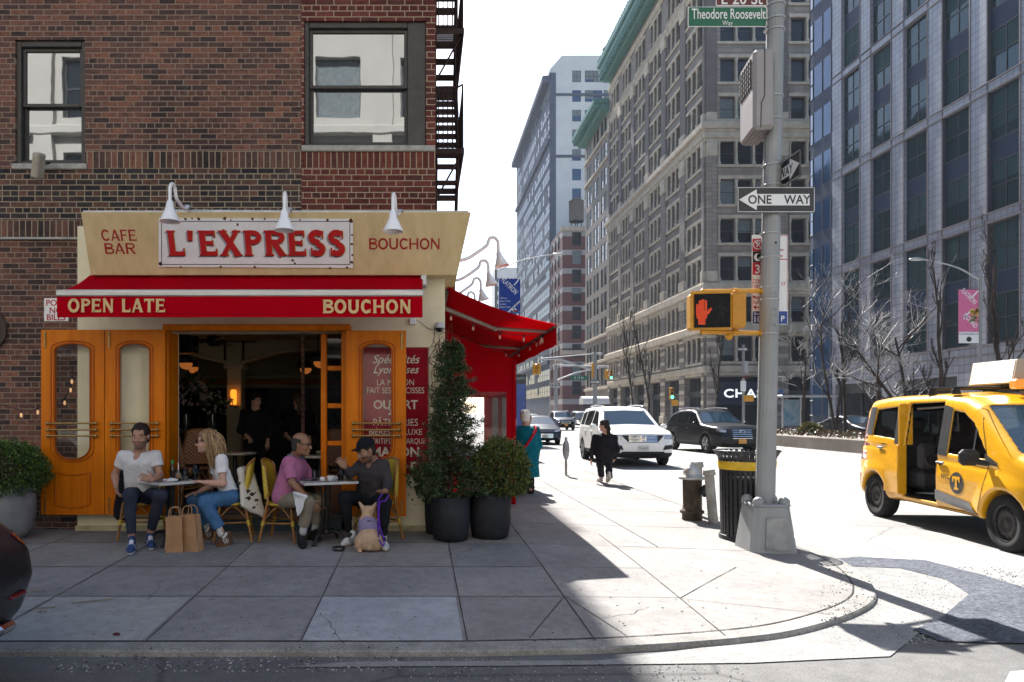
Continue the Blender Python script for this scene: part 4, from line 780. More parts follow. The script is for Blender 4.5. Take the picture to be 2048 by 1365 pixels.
# ---------------------------------------------------------------- buildings across and down the avenue
def fmat(O, U, Nn):
    U, Nn = Vector(U), Vector(Nn); M = Matrix.Identity(4)
    for i in range(3): M[i][0] = U[i]; M[i][1] = -Nn[i]; M[i][2] = (0, 0, 1)[i]; M[i][3] = O[i]
    return M
def mbM(mb, M):      # move everything built so far in facade coordinates to world
    mb.v = [tuple(M @ Vector(p)) for p in mb.v]; return mb
TEAL = pmat('verdigris_copper', (.10, .21, .185), .7, var=.25, vs=3)
def windows_of(root, wins, M, mats, ind, recess=.25, style=0, dark=.5):
    """wins: (u0,u1,z0,z1); the ones that show largest become parts of their own, the rest one part."""
    def size(w_): c = M @ Vector(((w_[0]+w_[1])/2, 0, (w_[2]+w_[3])/2)); px, py = CX+F*c.x/max(c.y, 1), CY-F*(c.z-CZ)/max(c.y, 1); ok = 0 < px < 2048 and 0 < py < 1365; return (1 if ok else 0, -c.length)
    order = sorted(wins, key=size, reverse=True); rest = MB(); nrest = 0
    for k, (a, b, c, d) in enumerate(order):
        mb = MB() if k < ind else rest; y = recess; f = .07 if b-a < 2 else .09
        cut = c+(d-c)*RNG.choice([.0, .25, .45, .6, 1.0, .0])
        mb.quad((a, y, c), (b, y, c), (b, y, d), (a, y, d), 0)
        if cut < d-.05 and dark < RNG.uniform(): mb.quad((a+f, y-.006, max(cut, c+f)), (b-f, y-.006, max(cut, c+f)), (b-f, y-.006, d-f), (a+f, y-.006, d-f), 2)
        for q in ((a, a+f, c, d), (b-f, b, c, d), (a+f, b-f, c, c+f), (a+f, b-f, d-f, d)): mb.box(q[0], q[1], y-.05, y+.02, q[2], q[3], 1)
        if style in (0, 2): mb.box(a+f, b-f, y-.045, y+.02, (c+d)/2-.035, (c+d)/2+.035, 1)
        if style in (1, 2): mb.box((a+b)/2-.03, (a+b)/2+.03, y-.04, y+.02, c+f, d-f, 1)
        if k < ind: mbM(mb, M).build('window', mats, root)
        else: nrest += 1
    if nrest: o = mbM(rest, M).build('far_glazing', mats, root); o['kind'] = 'stuff'
GL_T = glass_mat('teal_office_glass', (.03, .055, .062), .04, metal=.3, wav=.1, spec=.35); GL_D = glass_mat('dark_office_glass', (.012, .016, .02), .04, wav=.1, spec=.4); GL_B = glass_mat('blue_sky_glass', (.035, .075, .15), .06, metal=.25, wav=.1, spec=.4)
FR_D = pmat('dark_frame', (.035, .037, .04), .5); FR_B = pmat('black_sash', (.02, .022, .026), .5); BL_T = pmat('pale_blind', (.032, .058, .062), .7, var=.2); BL_W = pmat('white_blind', (.16, .185, .19), .8, var=.2)
XW = 33.0
# --- white tiled block on the right
T1 = thing('tiled_office_block', 'pale tiled office block with a grid of wide dark windows on the right', 'building', (XW, 40, 0), world=True)
TILE = tile_mat('pale_tiles', (.245, .252, .285), (.06, .062, .076), .46, .46, 'yz', .03); BAND = pmat('brown_band', (.16, .14, .145), .6, var=.1, vs=1); SPAN = pmat('slate_spandrel', (.032, .043, .07), .5, var=.12, vs=1, spec=.1)
M1 = fmat((XW, 60, 0), (0, -1, 0), (-1, 0, 0)); mb = MB(); holes = []; wn_ = []; sp = MB(); spl = []
for k in range(12):
    a = 3.0+3.67*k; b = a+2.25
    for j in range(5):
        z = 5.7+7.64*j; holes.append((a, b, z, z+7.0)); wn_ += [(a, b, z+.02, z+2.9), (a, b, z+4.1, z+6.98)]; spl.append((a, b, .18, .4, z+2.9, z+4.1))
    if k % 2 == 0: holes.append((a-.9, a+4.9, .17, 3.95))
wall_holes(mb, 1.6, 48, .1, 46, holes, 0, .45); mbM(mb, M1).build('tiled_wall', TILE, T1); [mbM(MB().box(*q), M1).build('spandrel', SPAN, T1) for q in spl]
lb = MB()
for j in range(6):
    for dz in (-.66+.02, -.08): lb.box(1.6, 48, -.06, 0, 5.7+7.64*j+dz, 5.7+7.64*j+dz+.07)
for k in range(12): lb.box(2.9+3.67*k, 3.0+3.67*k, -.04, 0, 5.7, 45); lb.box(5.25+3.67*k, 5.35+3.67*k, -.04, 0, 5.7, 45)
mbM(lb, M1).build('band_course', BAND, T1); windows_of(T1, wn_, M1, [GL_T, FR_D, BL_T], 90, .22, 2, .35)
sh = MB(); 
for k in range(0, 12, 2): a = 2.1+3.67*k; sh.quad((a, .4, .17), (a+5.8, .4, .17), (a+5.8, .4, 3.95), (a, .4, 3.95), 0); sh.box(a+2.8, a+2.9, .3, .42, .17, 3.95, 1); sh.box(a, a+5.8, .28, .42, 3.2, 3.95, 1)
mbM(sh, M1).build('shopfront', [GL_D, FR_D], T1)
cb = MB(); r = 2.0; cxx, cyy = XW+r, 61.2
for j in range(12):
    z = .2+3.82*j
    for (z0, z1, m) in ((z, z+1.25, 1), (z+1.25, z+3.82, 0)):
        cb.quad((XW, 58.4, z0), (XW, 58.4, z1), (XW, 61.2, z1), (XW, 61.2, z0), m); cb.grid(lambda u, v: (cxx-r*math.cos(u*math.pi/2), cyy+r*math.sin(u*math.pi/2), lerp(z0, z1, v)), 5, 1, m, False)
    [cb.box(XW-.05, XW+.02, yy-.05, yy+.05, z+1.25, z+3.82, 2) for yy in (58.5, 59.8)]
    for q in (0, 2, 3, 4.6): a = q/5*math.pi/2; cb.tube([(cxx-(r+.02)*math.cos(a), cyy+(r+.02)*math.sin(a), z+1.25), (cxx-(r+.02)*math.cos(a), cyy+(r+.02)*math.sin(a), z+3.82)], .05, 4, 2)
    for zz in (z+1.25, z+2.5): cb.tube([(cxx-(r+.02)*math.cos(i*math.pi/10), cyy+(r+.02)*math.sin(i*math.pi/10), zz) for i in range(6)], .05, 4, 2)
cb.quad((cxx, cyy+r, 0), (60, cyy+r, 0), (60, cyy+r, 46), (cxx, cyy+r, 46), 1); cb.quad((XW, 12, 46), (60, 12, 46), (60, 63.2, 46), (XW, 61.2, 46), 1); cb.quad((XW, 12, 0), (60, 12, 0), (60, 12, 46), (XW, 12, 46), 1)
cb.build('curved_glass_corner', [GL_B, SPAN, FR_D], T1)
# --- ornate masonry block past the next street
T2 = thing('ornate_office_block', 'tall brown and stone office block with tiered windows and a green cornice', 'building', (XW, 105, 0), world=True)
BRK2 = tile_mat('grey_brown_masonry', (.20, .168, .142), (.12, .102, .088), 1.2, .48, 'yz', .05, .85, .16); BRK2N = tile_mat('grey_brown_masonry_north_lit', (.27, .225, .19), (.16, .135, .115), 1.2, .48, 'xz', .05, .85, .16); LIME = pmat('limestone_trim', (.46, .395, .31), .85, var=.2, vs=1.2, bump=.15, bs=4, bd=.05); SMO = pmat('smooth_brick', (.155, .135, .122), .85, var=.14, vs=.9, bump=.2, bs=14, bd=.03)  # north copy is lightened to paint in its reflected light
FL2 = [(7.7, 10.6), (12.3, 15.2), (17.1, 19.9), (21.5, 24.3), (26, 28.9), (30.6, 33.4), (35.9, 38.5), (40.2, 43.0), (44.9, 47.7), (49.4, 52.2), (54, 57.2)]
LEDG = [(6.4, 7.2, .35), (11.0, 12.0, .75), (15.8, 16.8, .55), (33.6, 34.3, .5), (34.6, 35.4, .8), (52.9, 53.4, .35), (58.4, 58.9, .3)]
def ornate(M, W, bays, N3, low, wall, ind, root=T2):
    mb = MB(); holes = []; wn_ = []; tr = MB()
    for (a, b) in bays:
        n_ = N3; ww = (b-a)/n_
        for r_, (z0, z1) in enumerate(FL2):
            for i in range(n_):
                x0, x1 = a+ww*i+.16, a+ww*(i+1)-.16; holes.append((x0, x1, z0, z1)); wn_.append((x0, x1, z0, z1))
            tr.box(a-.25, b+.25, -.22, 0, z0-.32, z0-.02, c=.03); tr.box(a-.15, b+.15, -.16, 0, z1+.02, z1+.42, c=.03)
            for i in range(n_+1):
                xx = a+ww*i; 
                if r_ < 6 or 0 < i < n_: tr.lathe([(.22, 0), (.22, .25), (.13, .4), (.12, z1-z0-.5), (.2, z1-z0-.2), (.2, z1-z0)], (xx, -.06, z0), 8)
        holes.append((a-.3, b+.3, .3, 5.9))
    wall_holes(mb, 0, W, 0, 60, holes, 0, .5); mbM(mb, M).build('masonry_wall', wall, root)
    edges = [0]+[e for q in bays for e in q]+[W]; pr = MB()
    for i in range(0, len(edges), 2):
        a, b = edges[i], edges[i+1]
        if i > 0: a += .3
        if i < len(edges)-2: b -= .3
        if b-a < .2: continue
        for z0, z1, pw, m in ((.1, 1.2, .5, 1), (1.2, 6.3, .32, 0), (7.25, 10.4, .30, 0), (10.4, 10.95, .45, 1), (12.1, 14.6, .30, 0), (14.6, 15.7, .42, 1), (16.9, 18.2, .45, 1), (18.2, 31.5, .28, 0), (31.5, 33.5, .42, 1), (35.5, 36.6, .4, 1), (36.6, 51, .22, 2), (51, 52.8, .36, 1)): pr.box(a, b, -pw, 0, z0, z1, m, c=.05)
        for k in range(14): 
            if k % 2 == 0: pr.box(a-.01, b+.01, -.335, -.3, 1.3+k*.68, 1.75+k*.68, 1) if 1.3+k*.68 < 10 and not 5.6 < 1.3+k*.68 < 7.3 else None
    mbM(pr, M).build('pier', [wall, LIME, SMO], root)
    for z0, z1, pw in LEDG: tr.box(-pw, W+.0, -pw, 0, z0, z1, c=.12); tr.box(-pw*.6, W, -pw*.6, 0, z0-.35, z0, c=.05)
    mbM(tr, M).build('stone_trim', LIME, root)
    windows_of(root, wn_, M, [GL_D, FR_D, BL_W], ind, .4, 0, .75)
    sh = MB()
    for a, b in bays: sh.quad((a-.3, .45, .3), (b+.3, .45, .3), (b+.3, .45, 5.9), (a-.3, .45, 5.9), 0); sh.box((a+b)/2-.06, (a+b)/2+.06, .35, .5, .3, 5.9, 1); sh.box(a-.3, b+.3, .3, .5, 3.6, 4.3, 1)
    mbM(sh, M).build('shopfront', [GL_D, FR_D], root)
bays = [(u+1.3, u+6.2) for u in np.arange(0, 43, 7.28)]
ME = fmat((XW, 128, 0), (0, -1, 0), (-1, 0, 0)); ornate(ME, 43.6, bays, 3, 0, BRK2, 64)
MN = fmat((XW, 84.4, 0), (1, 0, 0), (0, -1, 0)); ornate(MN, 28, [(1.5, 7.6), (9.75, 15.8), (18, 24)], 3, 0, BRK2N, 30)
co = MB(); co.box(0, 43.6, -2.0, .5, 60.9, 62.2, c=.3); co.box(0, 43.6, -1.3, .5, 59.9, 60.9, c=.2); co.box(0, 43.6, -2.3, .5, 62.2, 63.0, c=.2)
for k in range(50): co.box(.4+k*.87, .75+k*.87, -1.9, -1.0, 60.1, 60.9); co.prism([(.3+k*.87, -2.2, 63.0), (.9+k*.87, -2.2, 63.0), (.6+k*.87, -2.2, 63.7)], (0, .2, 0))
mbM(co, ME).build('cornice', TEAL, T2)
co = MB(); co.box(-1.2, 28, -2.0, .5, 60.9, 63, c=.3); mbM(co, MN).build('cornice', TEAL, T2); mb = MB(); mb.box(XW+.5, 60, 85, 127.9, 59, 62); mb.build('roof', SMO, T2)
arcs = MB()
for (a, b) in bays:
    for i in range(3): w3 = (b-a)/3; cxa = a+w3*(i+.5); arcs.prism([(cxa+.55*math.cos(R(q)), -.05, 57.2+.6*math.sin(R(q))) for q in range(0, 181, 20)], (0, .06, 0)); arcs.tube([(cxa+.7*math.cos(R(q)), -.06, 57.2+.75*math.sin(R(q))) for q in range(0, 181, 20)], .14, 5, 1)
mbM(arcs, ME).build('arched_head', [GL_D, LIME], T2)
# bank sign over the corner shopfront
BS = thing('bank_shop_sign', 'dark bank shopfront fascia with white capital letters on the far corner', 'sign', (XW+2, 84, 4), world=True)
mb = MB(); mb.box(XW+1.2, XW+7.9, 83.9, 84.05, 2.6, 5.3); mb.build('fascia', pmat('navy_fascia', (.012, .02, .045), .35), BS); mb = MB(); mb.text('CHASE', (XW+4.6, 83.9, 3.5), (1, 0, 0), (0, 0, 1), .95, off=.035, sx=1.25, lift=.02, spacing=1.1); mb.build('lettering', emit_mat('sign_white_lit', (.8, .85, .9), .35), BS)
mb = MB()
for k in range(4): a = R(90*k+12); c_ = Vector((XW+8.35, 83.88, 3.98)); mb.prism([c_+Vector((math.cos(a+q)*rr, 0, math.sin(a+q)*rr)) for q, rr in ((0, .22), (.5, .5), (1.35, .5), (1.25, .22))], (0, -.03, 0))
mb.build('emblem', pmat('bank_blue', (.05, .20, .55), .4), BS)
# --- plainer block with an overhanging green cornice
def simple_block(name, label, corner, yfar, H, wall_e, wall_n, cols_e, rows, cols_n, rows_n, mats, ind, style=0, ww=1.5, back=25, rec=.22):
    T = thing(name, label, 'building', (XW, corner, 0), world=True); L = yfar-corner; Me = fmat((XW, yfar, 0), (0, -1, 0), (-1, 0, 0)); Mn = fmat((XW, corner, 0), (1, 0, 0), (0, -1, 0))
    for M, W, cols, rr, wl, nn in ((Me, L, cols_e, rows, wall_e, ind), (Mn, back, cols_n, rows_n, wall_n, ind)):
        h = [(c-ww/2, c+ww/2, z0, z1) for c in cols for z0, z1 in rr]; mb = MB(); wall_holes(mb, 0, W, 0, H, h, 0, .3); mbM(mb, M).build('wall', wl, T); windows_of(T, h, M, mats, nn, rec, style, .6)
    mb = MB(); mb.box(XW+.3, XW+back, corner+.3, yfar, H-.6, H-.1); mb.quad((XW, yfar, 0), (XW+back, yfar, 0), (XW+back, yfar, H), (XW, yfar, H)); mb.build('roof', SMO, T); return T, Me, Mn
GREYB = pmat('grey_buff_brick', (.25, .215, .185), .85, var=.12, vs=.8, bump=.1, bs=8, bd=.03); WHB = pmat('pale_glazed_brick', (.60, .585, .57), .8, var=.07, vs=.3); WHE = pmat('shaded_terracotta', (.085, .098, .13), .8, var=.12, vs=.5)  # WHE: tower's avenue side darkened and blued, shade put into the colour
T3, Me, Mn = simple_block('grey_loft_block', 'grey loft block whose green cornice juts far over the avenue', 128.05, 147, 57.5, GREYB, GREYB, [2.2, 4.6, 8, 10.4, 13.8, 16.2], [(6.8+4.5*k, 10.1+4.5*k) for k in range(11)], [], [], [GL_D, FR_B, BL_W], 66, ww=1.75, rec=.12)
mb = MB(); mb.box(0, 19, -2.8, .3, 56.3, 57.4, c=.2); mb.box(0, 19, -1.6, .3, 55.2, 56.3, c=.2)
for k in range(22): mb.box(.2+k*.87, .6+k*.87, -2.5, -.3, 55.7, 56.28)
mbM(mb, Me).build('cornice', TEAL, T3); mb = MB()
for z in (6, 11, 15.6, 47, 51.5): mb.box(0, 19, -.35, 0, z, z+.5, c=.05)
mbM(mb, Me).build('ledge', LIME, T3)
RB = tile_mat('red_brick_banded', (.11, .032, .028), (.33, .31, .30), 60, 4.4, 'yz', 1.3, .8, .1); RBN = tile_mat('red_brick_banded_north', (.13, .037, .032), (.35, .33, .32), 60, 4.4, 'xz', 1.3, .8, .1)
T4, Me, Mn = simple_block('red_banded_block', 'red brick block striped with white stone bands, water tank on top', 171, 187.5, 45.5, RB, RBN, [3, 7.5, 12], [(6+4.4*k, 9.2+4.4*k) for k in range(9)], [3.4, 8, 12], [(6+4.4*k, 9.2+4.4*k) for k in range(9)], [GL_D, FR_B, BL_W], 40, ww=2.2)
mb = MB(); mb.box(-.5, 25, -.6, .3, 44.6, 45.7, c=.1); mb.box(-.4, 25, -.5, .2, 15.5, 16.5, c=.1); mbM(mb, Mn).build('cornice', LIME, T4)
T5, Me, Mn = simple_block('pale_tower_block', 'tall pale tower block with rows of small windows, farthest on the skyline', 188.2, 254, 90, WHE, WHB, [1.6+2.85*k for k in range(23)], [(6+4.35*k, 8.9+4.35*k) for k in range(19)], [7, 10.3, 12.5, 15.2], [(6+5.1*k, 9+5.1*k) for k in range(17)], [GL_B, FR_B, BL_W], 60, style=2, ww=2.3, rec=.05)
mb = MB(); mb.box(0, 66, -1.9, .4, 87.5, 89.4, c=.3); mb.box(0, 66, -.6, .4, 72, 73, c=.1); mb.box(0, 66, -.6, .4, 14.5, 15.6, c=.1)
mbM(mb, Me).build('cornice', WHE, T5)
mb = MB(); mb.prism([(0, .1, 89.9), (25, .1, 89.9), (25, .1, 94.6), (3.2, .1, 94.6), (0, .1, 91)], (0, 20, 0)); mbM(mb, Mn).build('parapet', WHB, T5); mb = MB(); mb.box(0, 25, -.15, 0, 84, 84.7); mb.box(0, 25, -.15, 0, 68, 68.7); mb.box(-.1, 1.6, -.2, 0, 20, 90); mbM(mb, Mn).build('ledge', WHE, T5)
T6 = thing('distant_tower', 'pale hazy tower seen beyond the blue banner far down the avenue', 'building', (36, 340, 0), world=True)
mb = MB(); h = [(33.8+1.6*k, 34.6+1.6*k, 5+4*j, 7.4+4*j) for k in range(8) for j in range(15)]; wall_holes(mb, XW, 48, 0, 68, h, 330, 330.3); mb.quad((XW, 330, 0), (XW, 345, 0), (XW, 345, 68), (XW, 330, 68)); mb.build('wall', WHB, T6); mb = MB(); mb.quad((XW, 330.25, 0), (48, 330.25, 0), (48, 330.25, 67), (XW, 330.25, 67)); mb.build('glazing', GL_B, T6)
T7, Me, Mn = simple_block('low_shop_row', 'row of darker low buildings at the vanishing end of the avenue', 262, 330, 34, GREYB, GREYB, [2+3*k for k in range(22)], [(5+4.4*k, 8+4.4*k) for k in range(6)], [], [], [GL_D, FR_B, BL_W], 0)
for (ya, yb, H, nm, lab) in ((40.1, 69, 30, 'plain_brick_block', 'plain brick block down the avenue on the cafe side'), (88, 150, 42, 'far_side_block', 'taller masonry block on the cafe side past the crossing'), (168, 300, 55, 'far_side_tower', 'tall block far down the cafe side of the avenue')):
    T = thing(nm, lab, 'building', (-6, (ya+yb)/2, 0), world=True); Mw = fmat((.2, ya, 0), (0, 1, 0), (1, 0, 0)); L = yb-ya; hs = [(1.5+3.2*i, 3.1+3.2*i, 5+4.2*j, 7.6+4.2*j) for i in range(int((L-3)/3.2)) for j in range(int((H-6)/4.2))]; mb = MB(); wall_holes(mb, 0, L, 0, H, hs, 0, .3); mb.quad((0, 0, H), (L, 0, H), (L, 14, H), (0, 14, H)); mb.quad((0, 0, 0), (0, 14, 0), (0, 14, H), (0, 0, H)); mb.quad((L, 0, 0), (L, 14, 0), (L, 14, H), (L, 0, H)); mbM(mb, Mw).build('wall', GREYB, T); windows_of(T, hs, Mw, [GL_D, FR_B, BL_W], 0, .22, 0, .6)
def water_tank(x, y, z, r, h, lab):
    t = thing('water_tank', lab, 'water tank', (x, y, z), group='rooftop water tanks'); mb = MB(); mb.lathe([(r, 2.2), (r, 2.2+h), (r*1.06, 2.2+h), (0, 2.2+h+r*.75)], (0, 0, 0), 18); 
    for q in range(6): mb.lathe([(r*1.01, 2.4+q*h/6), (r*1.02, 2.45+q*h/6), (r*1.01, 2.5+q*h/6)], (0, 0, 0), 18)
    mb.build('tank', pmat('weathered_cedar', (.16, .14, .125), .9, var=.3, vs=3, stretch=(3, 3, .3)), t); mb = MB(); [mb.tube([(r*.7*math.cos(a), r*.7*math.sin(a), 0), (r*.7*math.cos(a), r*.7*math.sin(a), 2.3)], .12, 5) for a in (0, 1.57, 3.14, 4.71)]; mb.build('stand', BLACKM, t)
water_tank(36.6, 172.5, 45, 1.75, 4.8, 'dark cylindrical water tank on the red banded block'); water_tank(50.5, 196, 91, 1.8, 7, 'water tank on the roof of the tall pale tower')
# --- the pale stone block across the side street: it is what the cafe windows mirror
TN = thing('stone_block_opposite', 'pale classical stone block facing the cafe across the street', 'building', (0, -12, 0), world=True)
PALE = pmat('pale_limestone', (.46, .435, .39), .8, var=.07, vs=.6); Mo = fmat((16, -11.4, 0), (-1, 0, 0), (0, 1, 0)); mb = MB(); h = [(1.5+3.4*k, 3.3+3.4*k, z0, z1) for k in range(12) for z0, z1 in ((1, 3.9), (5.6, 8.2), (9.6, 12.2), (13.6, 16), (17.4, 20))]
wall_holes(mb, 0, 44, 0, 23, h, 0, .4); mb.quad((0, 0, 23), (44, 0, 23), (44, 14, 23), (0, 14, 23)); mb.quad((0, 0, 0), (0, 0, 23), (0, 14, 23), (0, 14, 0)); mbM(mb, Mo).build('wall', PALE, TN)
mb = MB(); [mb.box(0, 44, -p_, 0, z, z+d, c=.06) for z, d, p_ in ((4.4, .5, .5), (8.8, .3, .25), (12.8, .4, .35), (21.5, 1.4, 1.0))]; [mb.box(.2+3.4*k, 1.0+3.4*k, -.28, 0, 4.9, 21.4) for k in range(13)]; mbM(mb, Mo).build('cornice', PALE, TN)
windows_of(TN, h, Mo, [GL_D, FR_D, BL_W], 0, .3)
struct(MB().box(-60, 4.4, -60, -7.6, 0, .15).build('opposite_pavement', CONC))
# ---------------------------------------------------------------- inside the cafe (seen through the open front)
IN = thing('cafe_interior', 'dim cafe room behind the open orange doors', 'room', (-2.4, 12, .43), world=True)
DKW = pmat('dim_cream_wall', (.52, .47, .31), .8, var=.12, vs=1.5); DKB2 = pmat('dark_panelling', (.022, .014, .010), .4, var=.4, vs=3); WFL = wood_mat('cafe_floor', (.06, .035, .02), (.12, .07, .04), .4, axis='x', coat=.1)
mb = MB(); mb.box(-5.2, .1, 9.1, 16, .34, .43); mb.build('cafe_floor', WFL, IN)
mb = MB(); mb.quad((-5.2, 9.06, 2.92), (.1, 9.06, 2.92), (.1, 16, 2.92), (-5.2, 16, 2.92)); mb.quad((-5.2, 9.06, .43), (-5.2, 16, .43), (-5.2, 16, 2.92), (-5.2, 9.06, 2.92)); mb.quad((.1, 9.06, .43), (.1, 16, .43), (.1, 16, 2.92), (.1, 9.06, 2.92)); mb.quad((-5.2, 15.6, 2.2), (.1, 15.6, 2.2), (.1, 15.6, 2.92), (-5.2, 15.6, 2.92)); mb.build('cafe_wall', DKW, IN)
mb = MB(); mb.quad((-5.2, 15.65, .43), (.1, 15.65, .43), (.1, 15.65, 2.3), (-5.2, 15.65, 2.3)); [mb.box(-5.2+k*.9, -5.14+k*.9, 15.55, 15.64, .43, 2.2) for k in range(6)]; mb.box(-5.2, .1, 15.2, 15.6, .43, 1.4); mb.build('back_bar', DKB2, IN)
mb = MB(); mb.box(-5.2, .1, 15.35, 15.58, 2.27, 2.34, c=.01); mb.build('orange_rail', ORANGE, IN); mb = MB(); mb.box(-5.2, .1, 15.3, 15.58, 2.36, 2.46, c=.02); mb.build('cornice', DKW, IN)
mb = MB(); yc = 12.5; c0, c1 = P(453, 0, yc).x, P(483, 0, yc).x; mb.box(c0, c1, yc, yc+.28, .43, 2.42, c=.015); mb.box(c0-.05, c1+.05, yc-.05, yc+.33, 2.42, 2.5, c=.02); mb.box(c0-.03, c1+.03, yc-.03, yc+.3, .43, .6); mb.build('column', DKW, IN)
ap = MB(); la = [P(x, y, yc) for x, y in ((250, 690), (335, 703), (400, 715), (452, 728))]; ra = [P(x, y, yc) for x, y in ((484, 728), (520, 716), (560, 707), (610, 701), (660, 702), (720, 712))]
for q in (la, ra):
    for a, b in zip(q[:-1], q[1:]): ap.quad(a, b, (b.x, yc, 2.92), (a.x, yc, 2.92)); ap.quad(a, (a.x, yc+.3, a.z), (b.x, yc+.3, b.z), b)
    ap.tube([p+Vector((0, -.02, .02)) for p in q], .035, 6)
ap.quad((c0-.05, yc, 2.5), (c1+.05, yc, 2.5), (c1+.05, yc, 2.92), (c0-.05, yc, 2.92)); ap.build('arch', DKW, IN)
mb = MB(); a, b = P(338, 860, 11.4), P(405, 860, 11.4); mb.box(-5.1, b.x, 11.4, 12.2, a.z-.06, a.z, c=.01, m=0); mb.box(-5.1, b.x-.08, 11.5, 12.1, .43, a.z-.062, m=1); o = mb.build('bar_counter', [pmat('bar_top', (.12, .10, .08), .3), DKB2])
tag(o, 'dark bar counter at the left inside the cafe', 'counter')
t = thing('wall_sconce', 'glowing amber sconce on the cafe column', 'lamp', P(467, 795, yc-.1), world=True); q = P(467, 795, yc-.09); mb = MB(); mb.box(q.x-.045, q.x+.045, q.y-.05, q.y+.05, q.z-.13, q.z+.13, c=.02); mb.build('amber_shade', emit_mat('amber_glow', (1, .27, .02), .55), t); mb = MB(); mb.box(q.x-.07, q.x+.07, q.y-.06, q.y+.09, q.z-.17, q.z-.145); mb.build('bracket', BRASS, t)
fan = thing('ceiling_fan', 'black ceiling fan under the cafe ceiling', 'fan', P(428, 683, 10.6), world=True); c = P(428, 683, 10.6); mb = MB(); mb.lathe([(0, .08), (.1, .07), (.12, 0), (.09, -.06), (0, -.08)], c, 16); mb.tube([c, (c.x, c.y, 2.92)], .02, 6); mb.build('motor', BLACKM, fan)
for k in range(5): a = R(72*k+10); d = Vector((math.cos(a), math.sin(a), 0)); s_ = Vector((-d.y, d.x, .25)).normalized()*.065; mb = MB(); mb.prism([c+d*.1-s_*.5, c+d*.56-s_, c+d*.6+s_*.2, c+d*.56+s_, c+d*.1+s_*.5], (0, 0, .008)); mb.build('blade', BLACKM, fan)
for k, (px, py, Y) in enumerate(((368, 722, 11.2), (381, 731, 12.3), (608, 733, 12.6), (636, 719, 11.2))):
    q = P(px, py, Y); t = thing('pendant_lamp', ['half dark amber globe hanging nearest the left door jamb', 'smaller amber globe half hidden beside the left one', 'amber globe hanging in the right arch of the cafe', 'amber globe hanging nearest the right door jamb'][k], 'lamp', q, group='cafe globe lamps', world=True)
    mb = MB(); mb.lathe([(0, .1), (.09, .09), (.13, .03), (.135, -.03), (.1, -.04)], q, 16); mb.tube([q+Vector((0, 0, .1)), (q.x, q.y, 2.92)], .008, 5); mb.build('shade', BLACKM, t); mb = MB(); mb.sph(q+Vector((.03, 0, -.05)), (.1, .1, .085), 14); mb.build('globe', emit_mat('globe_amber', (1, .30, .06), .08), t)
o = MB().box(P(345, 0, 10).x, P(384, 0, 10).x, 10, 10.3, P(0, 706, 10).z, P(0, 668, 10).z, c=.01); o = o.build('television', pmat('tv_black', (.012, .012, .014), .25)); tag(o, 'black television hung in the upper corner of the doorway', 'television')
t = thing('menu_frame', 'tall pale framed menu just inside the left jamb', 'frame', P(345, 780, 9.8), world=True); a, b = P(337, 832, 9.8), P(351, 722, 9.8); mb = MB(); mb.box(a.x, b.x, 9.8, 9.84, a.z, b.z, c=.01); mb.build('frame', pmat('pale_frame', (.30, .28, .2), .6), t); mb = MB(); mb.box(a.x, b.x-.03, 9.79, 9.799, a.z+.07, b.z-.08); mb.build('menu', pmat('menu_lines', (.05, .045, .04), .7, col2=(.3, .28, .22), vs=40, stretch=(.2, 1, 1)), t)
LEAF = pmat('houseplant_leaf', (.03, .06, .018), .5, var=.4, vs=20); PINK = pmat('orchid_petal', (.5, .36, .40), .6, var=.2, vs=30); WHT = pmat('lily_petal', (.5, .5, .46), .6, var=.1)
def leafcard(mb, c, d, L, Wd, m=0):
    d = Vector(d).normalized(); s_ = d.cross(Vector(RNG.normal(size=3))).normalized()*Wd; u = s_.cross(d).normalized()*L*.12; c = Vector(c)
    mb.add([c, c+d*L*.45+s_+u, c+d*L, c+d*L*.45-s_+u], [(0, 1, 2, 3)], m)
for k, (px, py, Y, r_, nm) in enumerate(((372, 790, 11.7, .42, 'spray of pink orchids with broad leaves on the bar'), (425, 812, 11.9, .24, 'vase of small white lilies farther along the bar'))):
    q = P(px, py, Y); t = thing('flower_arrangement', nm, 'flowers', (q.x, q.y, P(0, 860, Y).z), world=True); mb = MB(); bz = P(0, 858, 11.7).z; mb.lathe([(.05, 0), (.06, .12), (.045, .25)], (q.x, q.y, bz), 12); mb.build('vase', glass_mat('vase_glass', (.05, .06, .06), .05), t)
    mb = MB()
    for i in range(90 if k == 0 else 50):
        d = Vector(RNG.normal(size=3)); d.z = abs(d.z)*.6+.1*d.z; d.normalize(); p = q+d*r_*RNG.uniform(.1, 1); 
        if k == 0 and px: p.x -= max(0, -d.x)*.0
        leafcard(mb, p, d+Vector((0, 0, .2)), .16 if k == 0 else .1, .035, 0)
    mb.build('leaves', LEAF, t); mb = MB()
    for i in range(70 if k == 0 else 40):
        d = Vector(RNG.normal(size=3)).normalized(); p = q+Vector((.12, -.1, .03))+Vector((d.x*.24, d.y*.15, d.z*.2))
        for j in range(4): leafcard(mb, p, Vector(RNG.normal(size=3)), .045, .016, 0)
    mb.build('blossom', PINK if k == 0 else WHT, t)
o = MB()
for k in range(26): x = -4.9+k*.19; o.lathe([(.035, 0), (.035, .18), (.012, .24), (.012, .3)], (x, 15.3, 1.4), 8, m=k % 3)
o = o.build('bottle_row', [glass_mat('bottle_brown', (.06, .03, .01), .1), glass_mat('bottle_green', (.01, .04, .015), .1), glass_mat('bottle_clear', (.14, .14, .13), .1)]); o['kind'] = 'stuff'; o['label'] = 'dim bottles lined along the back bar of the cafe'
